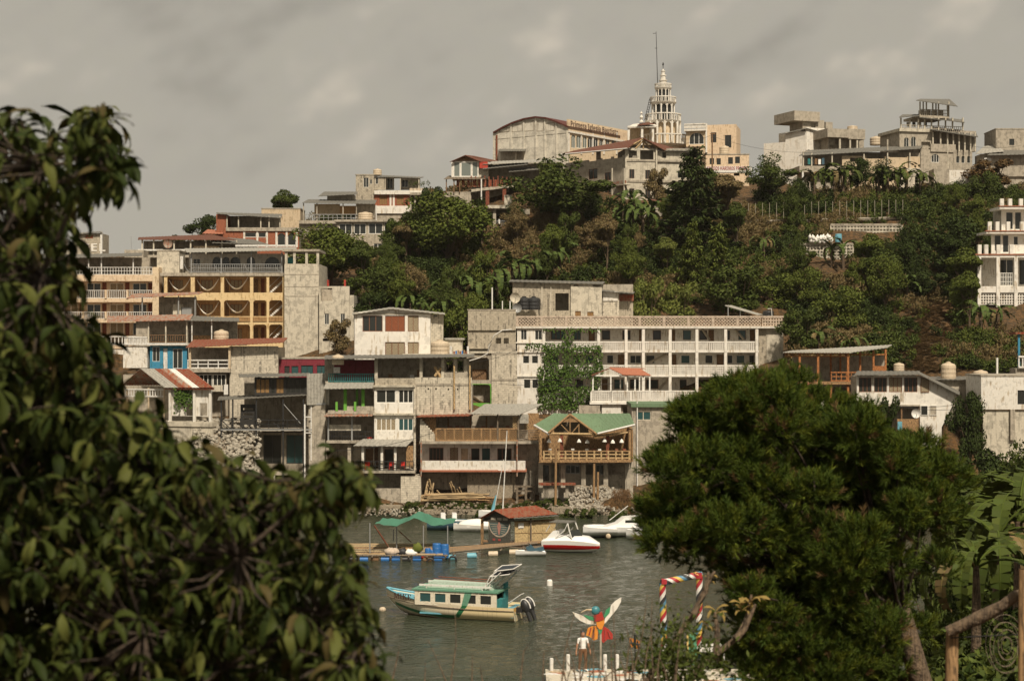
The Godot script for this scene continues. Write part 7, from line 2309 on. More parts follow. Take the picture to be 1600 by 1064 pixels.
	for z in [0.45, -0.35]:
		var ow := MB.new()
		ow.ball(Vector3.ZERO, Vector3(0.24, 0.40, 0.19), 10, 14)
		ow.tube([Vector3(-0.02, -0.3, 0), Vector3(-0.06, -0.85, 0), Vector3(-0.02, -1.15, 0)], [0.14, 0.1, 0.06], 8)
		var tilt := Transform3D(Basis(Vector3(0, 0, 1), 0.42), Vector3(3.95, 0.82, z))
		var o := add("outboard_motor", ow.mesh(), M.tank_black, tilt)
		var tr := MB.new()
		var p2 := []; var r2 := []
		for k in 12:
			var a := -0.5 + k * 0.3
			p2.append(Vector3(0.235 * cos(a), 0.395 * sin(a), 0.0)); r2.append(0.045)
		tr.tube(p2, r2, 6)
		add("cowl_stripe", tr.mesh(), M.white_paint, tilt, o)
		lbox("motor_bracket", Vector3(3.4, 0.5, z - 0.12), Vector3(3.8, 0.75, z + 0.12), M.steel_black)
	lettering("name_lettering", "MIKE", Vector3(-3.5, 0.86, 0.74), 0.30, M.ink, 1.1, null, true)
	var nl := TH.get_node("name_lettering") as Node3D
	nl.rotation.y = -0.33
	lettering("number_lettering", "1 1061", Vector3(1.35, 1.40, 1.05), 0.12, M.ink, 1.2)

func speed_boat() -> void:
	thing("speed_boat", "white speed boat with a red side and wakeboard arch", "boat", px(893, 863, 118), -22)
	var st := [[2.15, 0.03, 0.62, 0.02, 0.45, 0.36], [1.85, 0.38, 0.72, 0.22, 0.32, 0.12], [1.2, 0.78, 0.84, 0.56, 0.2, -0.08], [0.2, 1.0, 0.9, 0.82, 0.14, -0.16], [-0.9, 1.05, 0.86, 0.9, 0.12, -0.18], [-1.9, 1.02, 0.78, 0.9, 0.12, -0.16]]
	st.reverse()
	var im := Image.create(64, 128, false, Image.FORMAT_RGB8)
	for y in 128:
		for x in 64:
			var Y0 := 1.0 - y / 127.0
			var t := x / 63.0
			var c := Color(0.90, 0.89, 0.86)
			if Y0 > 0.18 + 0.12 * t and Y0 < 0.52 + 0.06 * sin(t * PI) and t > 0.02: c = Color(0.62, 0.09, 0.08)
			im.set_pixel(x, y, c)
	var lm := StandardMaterial3D.new()
	lm.albedo_texture = ImageTexture.create_from_image(im)
	lm.resource_name = "speed_boat_livery"
	lm.roughness = 0.25
	var rows := hull(st, lm, func(p: Vector3) -> Vector2: return Vector2((p.x + 1.9) / 4.05, 1.0 - p.y))
	add("hull", rows)
	var dk := MB.new()
	var up := []
	for s in st:
		up.append([Vector3(s[0], s[2], s[1]), Vector3(s[0], s[2] + (0.30 if s[0] > -1.6 and s[0] < 1.5 else 0.12), s[1] * 0.55), Vector3(s[0], s[2] + (0.30 if s[0] > -1.6 and s[0] < 1.5 else 0.12), -s[1] * 0.55), Vector3(s[0], s[2], -s[1])])
	up.reverse()
	dk.skin(up)
	add("deck", dk.mesh(), M.gel_white)
	for z in [-0.45, 0.45]:
		var se := MB.new()
		se.prism(PackedVector2Array([Vector2(-1.7, 0.9), Vector2(-0.9, 0.9), Vector2(-0.8, 1.5), Vector2(-1.1, 1.52)]), z - 0.3, z + 0.3)
		add("seat", se.mesh(), M.gel_white)
	var ws := MB.new()
	ws.quad(Vector3(0.3, 1.1, 0.75), Vector3(0.9, 1.1, 0.0), Vector3(0.55, 1.62, 0.0), Vector3(0.1, 1.55, 0.65))
	ws.quad(Vector3(0.9, 1.1, 0.0), Vector3(0.3, 1.1, -0.75), Vector3(0.1, 1.55, -0.65), Vector3(0.55, 1.62, 0.0))
	add("windscreen", ws.mesh(), M.glass)
	var ar := MB.new()
	for z in [-0.85, 0.85]:
		ar.tube([Vector3(0.35, 1.0, z), Vector3(0.15, 1.6, z), Vector3(0.0, 2.1, z * 0.9)], [0.05, 0.05, 0.05], 6)
		ar.tube([Vector3(-0.9, 1.0, z), Vector3(-0.2, 1.6, z), Vector3(0.0, 2.1, z * 0.9)], [0.045, 0.045, 0.045], 6)
		ar.bar(Vector3(-1.6, 1.45, z), Vector3(-1.3, 1.95, z), 0.035)
	ar.bar(Vector3(0, 2.1, -0.77), Vector3(0, 2.1, 0.77), 0.05, 6)
	add("tow_arch", ar.mesh(), M.white_paint)
	lbox("bimini_top", Vector3(-1.4, 2.1, -0.75), Vector3(0.1, 2.15, 0.75), M.galvanised_dark)

func small_hull(mt: Material, len: float, b: float, h: float) -> void:
	var st := []
	for k in 7:
		var t := k / 6.0
		var w := b * sqrt(sin(PI * clampf(0.04 + t * 0.62, 0, 1)))
		st.append([-len / 2 + len * t, w if k else 0.03, h * (1.25 - 0.35 * t), w * 0.8 if k else 0.02, h * 0.25 + (0.3 * h if k == 0 else 0.0), -0.12])
	add("hull", hull(st, mt))
	var dk := MB.new()
	for k in 6:
		var a: Array = st[k]; var c: Array = st[k + 1]
		dk.quad(Vector3(a[0], a[2] - 0.05, a[1] * 0.96), Vector3(c[0], c[2] - 0.05, c[1] * 0.96), Vector3(c[0], c[2] - 0.05, -c[1] * 0.96), Vector3(a[0], a[2] - 0.05, -a[1] * 0.96))
	add("deck", dk.mesh(), M.gel_white)

func afloat() -> void:
	passenger_boat()
	speed_boat()
	# jet ski
	thing("jet_ski", "white and grey jet ski moored at the raft", "jet ski", px(829, 869, 115.7), 6)
	small_hull(M.gel_white, 2.1, 0.42, 0.32)
	var js := MB.new()
	js.prism(PackedVector2Array([Vector2(-0.2, 0.34), Vector2(0.95, 0.34), Vector2(0.9, 0.62), Vector2(0.3, 0.5), Vector2(0.0, 0.8), Vector2(-0.35, 0.55)]), -0.2, 0.2)
	add("seat", js.mesh(), M.gel_blue)
	beam("handlebar", Vector3(-0.1, 0.82, -0.3), Vector3(-0.1, 0.82, 0.3), 0.03, M.steel_black)
	# moored white boats
	thing("white_boat", "white cabin boat moored by the bushes", "boat", px(965, 838, 127), 8)
	small_hull(M.gel_white, 5.2, 0.9, 0.7)
	var cb := MB.new()
	cb.prism(PackedVector2Array([Vector2(-1.0, 0.75), Vector2(1.9, 0.65), Vector2(1.8, 1.5), Vector2(0.5, 1.45), Vector2(-0.1, 1.0)]), -0.6, 0.6)
	add("cabin", cb.mesh(), M.gel_white)
	lbox("cabin_window", Vector3(0.5, 1.05, 0.6), Vector3(1.3, 1.25, 0.612), M.glass)
	beam("boom", Vector3(-0.6, 1.2, 0), Vector3(0.8, 2.3, 0.2), 0.035, M.white_paint)
	thing("white_boat", "open white dinghy tied beside the cabin boat", "boat", px(938, 836, 126), 4)
	small_hull(M.gel_white, 2.6, 0.6, 0.5)
	thing("white_boat", "white skiff half hidden by the feathery tree", "boat", px(1006, 842, 125), -10)
	small_hull(M.gel_white, 2.6, 0.6, 0.55)
	thing("mooring_buoy", "orange and white mooring buoy by the white boats", "buoy", px(951, 841, 125))
	var by := MB.new()
	by.ball(Vector3(0, 0.1, 0), Vector3(0.2, 0.22, 0.2), 6, 10)
	add("float", by.mesh(), M.tan)
	thing("mooring_buoy", "small white can buoy floating behind the passenger boat", "buoy", px(859, 916, 101.5))
	var by2 := MB.new()
	by2.lathe([[0, -0.15], [0.16, -0.15], [0.18, 0.0], [0.17, 0.3], [0.12, 0.36], [0, 0.36]], 12)
	add("float", by2.mesh(), M.cloth_white)
	thing("mooring_buoy", "yellowish float near the passenger boat bow", "buoy", px(597, 956, 92))
	var by3 := MB.new()
	by3.ball(Vector3(0, 0.08, 0), Vector3(0.2, 0.16, 0.15), 6, 10)
	add("float", by3.mesh(), M.tank_beige)
	thing("motor_boat", "dark hulled motor boat moored at the shore", "boat", px(712, 829, 131.5), 5)
	small_hull(M.gel_blue, 4.6, 0.85, 0.75)
	for k in 2: lbox("windscreen", Vector3(-1.2 + k * 0.9, 0.75, -0.5), Vector3(-0.85 + k * 0.9, 1.35, 0.5), M.gel_white)
	thing("covered_boat", "boat under a pale tarpaulin beside the mural hut", "boat", px(742, 831, 130.5), 0)
	small_hull(M.cloth_white, 3.4, 0.7, 0.5)
	var tp := MB.new()
	tp.ball(Vector3(0.2, 0.45, 0), Vector3(1.6, 0.55, 0.65), 6, 12)
	add("tarpaulin", tp.mesh(), M.cloth_white)
	thing("sail_boat", "small white sailing dinghy with a bare mast behind the mural hut", "boat", px(785, 812, 139), 0)
	small_hull(M.gel_white, 4.0, 0.7, 0.6)
	beam("mast", Vector3(0, 0.3, 0), Vector3(0.38, 7.4, 0), 0.055, M.white_paint, null, 7, 0.04)
	beam("crosstree", Vector3(-0.35, 4.1, 0), Vector3(0.75, 4.05, 0), 0.03, M.white_paint)
	beam("stay", Vector3(-0.75, 0.4, 0), Vector3(0.1, 5.0, 0), 0.03, M.white_paint)
	var fs := MB.new()
	fs.tube([Vector3(-0.85, 0.5, 0), Vector3(-0.72, 1.2, 0), Vector3(-0.55, 2.0, 0)], [0.17, 0.13, 0.04], 8)
	add("furled_sail", fs.mesh(), M.plastic_cyan)
	raft()
	hut()
	pier()

func raft() -> void:
	thing("fish_raft", "long bamboo fishing raft on plastic drum floats", "raft", px(640, 875, 114))
	# long poles
	for k in 12:
		var z := 1.2 - k * 0.55
		var a := Vector3(-5.2 + 0.3 * sin(k * 3.0), 0.42 + 0.03 * (k % 2), z); var b := Vector3(2.4 + 0.25 * cos(k * 2.0), 0.44, z + 0.1)
		beam("raft_pole", a, b, 0.07, [M.wood_grey, M.plank, M.wood, M.wood_grey, M.bamboo][k % 5], null, 6)
	for k in 7: beam("cross_pole", Vector3(-5.0 + k * 1.25, 0.34, 1.4), Vector3(-5.0 + k * 1.25, 0.34, -5.2), 0.07, M.wood_grey, null, 6)
	for k in 10:
		var m := MB.new()
		var x := -4.5 + k * 0.72
		m.tube([Vector3(x - 0.28, 0.14, 1.1 - 0.1 * (k % 2)), Vector3(x - 0.26, 0.14, 1.1 - 0.1 * (k % 2)), Vector3(x + 0.26, 0.14, 1.1 - 0.1 * (k % 2)), Vector3(x + 0.28, 0.14, 1.1 - 0.1 * (k % 2))], [0.15, 0.2, 0.2, 0.15], 10)
		add("float_drum", m.mesh(), [M.plastic_blue, M.tank_black, M.plastic_blue, M.wood_dark, M.plastic_blue][k % 5])
	# walkway out to the hut
	for k in 6:
		var a := Vector3(2.2, 0.5 + 0.02 * k, 0.6 - k * 0.35); var b := Vector3(8.8 + 0.2 * k, 0.62, -4.0 - k * 0.3)
		beam("walkway_plank", a, b, 0.07, M.wood if k % 2 else M.wood_grey, null, 4)
	for k in 5:
		var m := MB.new()
		var c := Vector3(2.8 + k * 1.45, 0.16, 0.3 - k * 0.95)
		m.tube([c + Vector3(-0.33, 0, 0), c + Vector3(-0.3, 0, 0), c + Vector3(0.3, 0, -0.1), c + Vector3(0.33, 0, -0.1)], [0.15, 0.21, 0.21, 0.15], 10)
		add("float_drum", m.mesh(), [M.plastic_cyan, M.plastic_cyan, M.tank_beige, M.tank_beige, M.wood_dark][k])
	for k in 4: beam("walkway_beam", Vector3(3.0 + k * 1.6, 0.4, 0.6 - k * 1.1), Vector3(3.3 + k * 1.6, 0.45, -2.2 - k * 0.9), 0.07, M.wood_grey, null, 5)
	# awning posts
	for q in [[577, 818, 866, 0.4], [619, 824, 858, -2.0], [614, 828, 846, -4.5], [661, 822, 860, -1.2], [699, 822, 852, -2.2]]:
		beam("awning_post", L(q[0], q[2], q[3]), L(q[0], q[1], q[3]), 0.045, M.steel_grey)
	beam("leaning_pole", L(584, 822, 0.2), L(606, 855, -0.5), 0.05, M.rust)
	beam("leaning_pole", L(622, 830, -2), L(642, 848, -3), 0.03, M.rust)
	thing("net_awning", "sagging green shade net stretched over the fishing raft", "net", px(640, 832, 114))
	FR = Transform3D(Basis(), px(640, 875, 114))
	var rows := []
	var c0 := L(585, 819, 0.2); var c1 := L(706, 819, -2.4)
	for i in 9:
		var r := []
		for j in 19:
			var t := j / 18.0; var s := i / 8.0
			var p := c0.lerp(c1, t) + Vector3(0.3 * s, 0, -3.6 * s)
			p.y += 0.62 * exp(-pow((t - 0.52) / 0.16, 2)) * sin(PI * (0.2 + 0.6 * s)) - 0.30 * sin(PI * 2.0 * t) * sin(PI * 2.0 * t) * (0.6 + 0.4 * sin(s * 5.0)) + 0.04 * sin(t * 40.0 + s * 9.0)
			r.append(p)
		rows.append(r)
	var m := MB.new()
	m.skin(rows)
	var nm := mat("net_green", lin(0.07, 0.23, 0.15), X.grime, 0.8, 0.9)
	nm.backlight_enabled = true
	nm.backlight = lin(0.04, 0.16, 0.10)
	add("net", m.mesh(), nm)
	for q in [[682, 871, 0.42, 0.92, "tall blue plastic barrel with a white cap on the raft"], [694.5, 872, 0.40, 0.90, "tall blue plastic barrel at the raft corner"], [668, 869, 0.26, 0.5, "short blue drum beside the tall barrels"], [674.5, 870, 0.22, 0.42, "small blue drum between the barrels and the rope"]]:
		thing("barrel", q[4], "barrel", px(q[0], q[1], 113.5), 0, "blue barrels on the raft")
		barrel(q[2] * 0.6 + 0.05, q[3], M.plastic_blue)
	for q in [[612, 867, 0.55, 0.28, "bundle of pink fishing net on the raft", 0], [628, 868, 0.35, 0.3, "dark bundle of rope on the raft", 1], [642, 868, 0.5, 0.25, "white sack lying on the raft", 2], [652, 862, 0.35, 0.35, "olive canvas bundle on the raft", 3], [659, 869, 0.22, 0.22, "grey plastic tub on the raft", 4], [664, 873, 0.3, 0.16, "red rope heap at the raft edge", 5]]:
		thing("bundle", q[4], "bundle", px(q[0], q[1], 113.4))
		var b := MB.new()
		b.ball(Vector3(0, q[3] * 0.6, 0), Vector3(q[2], q[3], q[2] * 0.7), 8, 12)
		for i in b.V.size(): b.V[i] += b.N[i] * 0.07 * sin(b.V[i].x * 17.0 + b.V[i].y * 13.0) * cos(b.V[i].z * 15.0)
		add("heap", b.mesh(), [M.pink, M.steel_black, M.cloth_white, M.leaf_olive, M.galvanised_dark, M.plastic_red][q[5]])
	thing("tyre_fender", "old tyre hung on the raft corner", "tyre", px(672, 882, 112.4))
	var ty := MB.new()
	var pp := []; var rr := []
	for k in 17: pp.append(Vector3(cos(TAU * k / 16) * 0.24, 0.1 + sin(TAU * k / 16) * 0.24, 0)); rr.append(0.08)
	ty.tube(pp, rr, 6)
	add("tyre", ty.mesh(), M.tank_black)
	thing("tyre_fender", "second old tyre beside the drum at the raft end", "tyre", px(707, 878, 112.6))
	add("tyre", ty.mesh(), M.tank_black)

func hut() -> void:
	thing("mural_hut", "floating hut with rusty pitched roof, painted front and reed side wall", "hut", px(780, 850, 121), -30)
	var H := FR
	var G := mat("hut_board", lin(0.10, 0.10, 0.085), X.upright, 0.8)
	wall("front_wall", 751, 812, 803, 851, 0, 0.08, G, [op(754, 816, 763, 848), op(797, 816, 803, 848)])
	var a := L(750, 812); var b := L(771, 798); var c := L(804, 812)
	var g := MB.new()
	g.prism(PackedVector2Array([Vector2(a.x, a.y), Vector2(c.x, c.y), Vector2(L(772, 799).x, b.y)]), -0.08, 0.0)
	add("gable", g.mesh(), G)
	box("corner_post", 751, 812, 754, 851, 0.06, 0.14, M.wood)
	# painted bird mural: bowl shaped wings and a pink body
	var mx := L(780, 831).x; var my := L(780, 818).y
	var R := 0.92
	for part in [["mural_rim", R, M.pink, 0.012], ["mural_wings", R * 0.9, mat("mural_teal", lin(0.12, 0.19, 0.20), X.upright, 2.0), 0.02]]:
		var mm := MB.new()
		var poly := PackedVector2Array([Vector2(mx - part[1], my)])
		for k in 17:
			var t := PI * k / 16
			poly.append(Vector2(mx - cos(t) * part[1], my - sin(t) * part[1] * 1.12))
		mm.prism(poly, 0.0, part[3])
		add(part[0], mm.mesh(), part[2])
	for s in [-1, 1]:
		for k in 5:
			var f := MB.new()
			f.prism(PackedVector2Array([Vector2(mx + s * 0.16, my - 0.1 - k * 0.15), Vector2(mx + s * (0.78 - k * 0.08), my - 0.08 - k * 0.17), Vector2(mx + s * (0.75 - k * 0.08), my - 0.13 - k * 0.17), Vector2(mx + s * 0.16, my - 0.14 - k * 0.15)]), 0.02, 0.03)
			add("mural_feather", f.mesh(), M.concrete)
	var bd := MB.new()
	bd.prism(PackedVector2Array([Vector2(mx - 0.16, my - 0.2), Vector2(mx, my + 0.12), Vector2(mx + 0.16, my - 0.2), Vector2(mx + 0.05, my - 0.85), Vector2(mx - 0.05, my - 0.85)]), 0.02, 0.035)
	add("mural_body", bd.mesh(), mat("mural_pink", lin(0.46, 0.22, 0.17), X.grime, 1.0))
	for s in [-0.45, 0.02]: lbox("mural_flower", Vector3(mx + s - 0.1, my - 1.3, 0.0), Vector3(mx + s + 0.1, my - 1.15, 0.02), M.ink_red)
	for k in 3: lbox("painted_band", Vector3(mx - 0.7 + k * 0.5, my + 0.2, 0.0), Vector3(mx - 0.3 + k * 0.5, my + 0.38, 0.015), M.concrete)
	# reed side wall
	var cx := c.x
	FR = H * Transform3D(Basis(Vector3.UP, deg_to_rad(52)), Vector3(cx, 0, 0))
	for k in 3:
		var u0 := 804.5 + k * 21.5
		wall("reed_panel", u0, 816, u0 + 21, 851, 0.02 * k, 0.05, M.bamboo, [])
		for v in [818, 833]: box("reed_batten", u0, v, u0 + 21, v + 1.4, 0.04 + 0.02 * k, 0.03, M.wood)
	box("pale_notice", 810, 818, 818.5, 826, 0.06, 0.03, M.white_paint)
	posts("post", [829.5], 809, 852, 0.12, 0.1, M.wood_grey)
	box("inner_screen", 804.5, 812, 868, 818, -1.0, 0.1, M.wood)
	sheet("flat_roof", L(800, 807, -1.8), L(868, 804, -1.8), L(873, 806.5, 0.5), L(803, 811, 0.6), M.galvanised_dark, 0.04, 0.4)
	FR = H
	var rb := L(771, 797.5, 0.35)
	var back := Vector3(1.9, 0.15, -3.0)
	sheet("roof_sheet", rb, rb + back, L(806, 811, 0.45) + back, L(796, 810.5, 0.45), M.rust, 0.04, 0.2)
	sheet("roof_sheet", rb, rb + back, L(749, 811, 0.4) + back, L(748, 811, 0.4), M.rust, 0.04, 0.2)
	lbox("floor", Vector3(a.x - 0.2, L(751, 852).y - 0.12, 0.3), Vector3(cx + 2.0, L(751, 852).y, -3.0), M.wood_grey)
	for k in 4:
		var m := MB.new()
		var o := Vector3(a.x + 0.4 + k * 0.9, -0.05, -0.3)
		m.tube([o + Vector3(-0.3, 0, 0), o + Vector3(0.3, 0, 0)], [0.2, 0.2], 10)
		add("float_drum", m.mesh(), M.wood_dark)

func pier() -> void:
	# painted pier
	thing("pier", "painted concrete pier with a pale mosaic deck", "pier", px(930, 1062, 71))
	var cols := [M.white_paint, M.plastic_cyan, M.tile_red, M.white_paint, M.tan, M.pink]
	var dk := lbox("pier_slab", Vector3(-2.1, -1.3, 3.2), Vector3(9.0, 0.18, -1.2), M.concrete_pale)
	var pr := RandomNumberGenerator.new()
	pr.seed = 6
	for k in 70:
		var x := pr.randf_range(-2.0, 8.6); var z := pr.randf_range(-1.1, 3.0)
		var m := MB.new()
		var poly := PackedVector2Array()
		var n := 6
		for i in n: poly.append(Vector2(cos(TAU * i / n) * pr.randf_range(0.2, 0.45), sin(TAU * i / n) * pr.randf_range(0.12, 0.3)))
		m.prism(poly, 0.0, 0.006 + 0.0004 * k)
		add("painted_patch", m.mesh(), cols[k % 6], Transform3D(Basis(Vector3.RIGHT, -PI / 2), Vector3(x, 0.18, z)))
	for q in [[862, 1050], [888, 1044], [946, 1044], [965, 1044]]:
		thing("bollard", "white painted bollard on the pier edge", "bollard", px(q[0], q[1], 71.8), 0, "white pier bollards")
		var m := MB.new()
		m.lathe([[0.0, -0.3], [0.085, -0.3], [0.085, 0.52], [0.07, 0.56], [0, 0.57]], 12)
		add("bollard_post", m.mesh(), M.white_paint)
	bird_sculpture()
	striped_arch()
	person()

func flat_piece(nm: String, pts: Array, z: float, th: float, mt: Material) -> void:
	var p := PackedVector2Array()
	for q in pts: p.append(Vector2(L(q[0], q[1]).x, L(q[0], q[1]).y))
	var m := MB.new()
	m.prism(p, z - th, z)
	add(nm, m.mesh(), mt)

func bird_sculpture() -> void:
	thing("hummingbird_sculpture", "painted hummingbird sculpture with spread white wings on the pier", "sculpture", px(938, 1048, 72.5))
	var teal := mat("bird_teal", lin(0.05, 0.22, 0.25), X.grime, 1.5, 0.4); var gn := mat("bird_green", lin(0.06, 0.30, 0.14), X.grime, 1.5, 0.4)
	var rd := mat("bird_red", lin(0.42, 0.04, 0.03), X.grime, 1.5, 0.4); var og := mat("bird_orange", lin(0.75, 0.28, 0.04), X.grime, 1.5, 0.4)
	flat_piece("wing", [[895, 957.5], [902, 960], [912, 964], [921, 970], [933, 973], [934, 977], [918, 976], [907, 971], [899, 964]], 0.02, 0.08, M.white_clean)
	flat_piece("wing", [[971.5, 934.5], [971, 941], [965, 952], [956, 963], [947, 974], [944, 976], [946, 967], [953, 959], [955, 947], [962, 940]], 0.02, 0.08, M.white_clean)
	flat_piece("wing_feathers", [[912, 962], [918, 963], [930, 966], [931, 971], [921, 969]], 0.05, 0.1, gn)
	flat_piece("wing_feathers", [[954, 949], [953, 958], [946, 966], [944, 964], [947, 955]], 0.05, 0.1, gn)
	flat_piece("tail", [[933, 979], [935, 990], [934, 1000], [928, 1002], [922, 996], [916, 994], [919, 983], [925, 980]], 0.0, 0.08, og)
	flat_piece("tail", [[944, 980], [951, 984], [958, 992], [958, 1000], [950, 1000], [943, 1006], [939, 1000], [941, 988]], 0.0, 0.08, rd)
	for q in [[924, 982, 921, 993], [929, 982, 927, 998], [946, 986, 945, 1001], [951, 988, 954, 997]]: beam("tail_stripe", L(q[0], q[1], 0.02), L(q[2], q[3], 0.02), 0.03, M.ink_red)
	flat_piece("belly", [[932, 972], [938, 969], [944, 966], [945, 974], [941, 984], [937, 984], [933, 979]], 0.09, 0.2, og)
	flat_piece("breast", [[928, 962], [935, 960], [941, 957], [944, 968], [937, 971], [929, 972]], 0.12, 0.24, rd)
	var hd := MB.new()
	hd.ball(L(931, 955, 0.03), Vector3(0.2, 0.2, 0.15), 8, 12)
	add("head", hd.mesh(), teal)
	var bk := MB.new()
	bk.tube([L(925, 954, 0.05), L(917, 954, 0.05), L(911, 956.5, 0.05), L(908, 958.5, 0.05)], [0.06, 0.04, 0.025, 0.01], 6)
	add("beak", bk.mesh(), M.tan)
	flat_piece("legs", [[935, 984], [942, 984], [940, 991], [937, 991]], 0.06, 0.1, gn)
	beam("support_pole", L(939, 1052), L(939, 984), 0.05, M.concrete)

func striped_arch() -> void:
	thing("striped_arch", "tall arch frame spirally striped in red, blue, yellow and black", "arch", px(1065, 1030, 74.5))
	var cs := [mat("arch_red", lin(0.42, 0.03, 0.04), X.grime, 1.5, 0.5), M.white_paint, mat("arch_black", lin(0.03, 0.03, 0.03), null, 1, 0.5), mat("arch_blue", lin(0.10, 0.25, 0.38), X.grime, 1.5, 0.5), mat("arch_yellow", lin(0.70, 0.48, 0.10), X.grime, 1.5, 0.5)]
	for seg in [[L(1039, 1030, 0), L(1036, 912, 0), 26], [L(1034, 912, 0), L(1097, 898, -0.6), 18], [L(1093, 1030, -0.6), L(1094, 899, -0.6), 26]]:
		var a: Vector3 = seg[0]; var b: Vector3 = seg[1]; var n: int = seg[2]
		var t := (b - a).normalized()
		var s := t.cross(Vector3(0.1, 0.2, 1)).normalized(); var q := t.cross(s)
		# five helical ribbons round the post
		for k in 5:
			var m := MB.new()
			var rows := []
			for i in n * 2 + 1:
				var f := i / (n * 2.0)
				var r := []
				for j in 4:
					var an := TAU * (f * n / 9.0 + (k + j / 3.0) / 5.0)
					r.append(a.lerp(b, f) + (s * cos(an) + q * sin(an)) * 0.15)
				rows.append(r)
			m.skin(rows)
			add("stripe", m.mesh(), cs[k])
	var cap := MB.new()
	cap.box(L(1035, 914, 0.2), L(1043, 907, 0.2) + Vector3(0, 0, -0.4))
	add("joint", cap.mesh(), cs[0])
	var cap2 := MB.new()
	cap2.box(L(1088, 905, -0.4), L(1098, 896, -0.4) + Vector3(0, 0, -0.4))
	add("joint", cap2.mesh(), cs[0])
	thing("wing_panel", "green and yellow painted swing panel under the striped arch", "panel", px(1082, 1040, 73.5))
	flat_piece("panel", [[1074, 995], [1078, 993], [1088, 990], [1091, 1020], [1086, 1040], [1076, 1038]], 0, 0.06, mat("panel_green", lin(0.10, 0.34, 0.20), X.grime, 1.5, 0.5))
	flat_piece("panel_stripe", [[1074, 993], [1077, 992], [1077, 1036], [1074, 1036]], 0.03, 0.06, mat("panel_yellow", lin(0.70, 0.50, 0.18), X.grime, 1.5, 0.5))
	thing("butterfly_sculpture", "small orange and black butterfly sculpture on the pier", "sculpture", px(993, 1042, 73))
	for s in [[[993, 1000], [985, 998], [984, 1006], [988, 1013], [993, 1009]], [[993, 1000], [1000, 1003], [1000, 1012], [996, 1016], [993, 1009]]]: flat_piece("wing", s, 0, 0.04, mat("butterfly_orange", lin(0.55, 0.20, 0.03), X.grime, 2, 0.5))
	for q in [[986, 1000, 990, 1010], [997, 1003, 998, 1013], [985, 1006, 992, 1006], [994, 1007, 1000, 1008]]: beam("wing_vein", L(q[0], q[1], 0.01), L(q[2], q[3], 0.01), 0.035, M.tank_black)
	beam("body", L(993, 1012, 0.02), L(993, 993, 0.02), 0.06, M.tank_black)
	beam("support_pole", L(993, 1045), L(993, 1010), 0.03, M.tank_black)
	thing("pier_bench", "white slatted pier bench beyond the striped arch", "bench", px(1115, 1030, 75))
	for v in [1007, 1013]: box("back_slat", 1092, v, 1135, v + 4, 0, 0.05, M.white_paint)
	box("seat", 1092, 1018, 1135, 1020, 0.5, 0.5, M.white_paint)
	posts("leg", [1094, 1132], 1006, 1034, 0.0, 0.08, M.white_paint)

# ---- person ------------------------------------------------------------------------------------------------------
func seg_d(p: Vector3, a: Vector3, b: Vector3, ra: float, rb: float) -> float:
	var ab := b - a
	var t := clampf((p - a).dot(ab) / ab.length_squared(), 0, 1)
	return p.distance_to(a + ab * t) - lerpf(ra, rb, t)

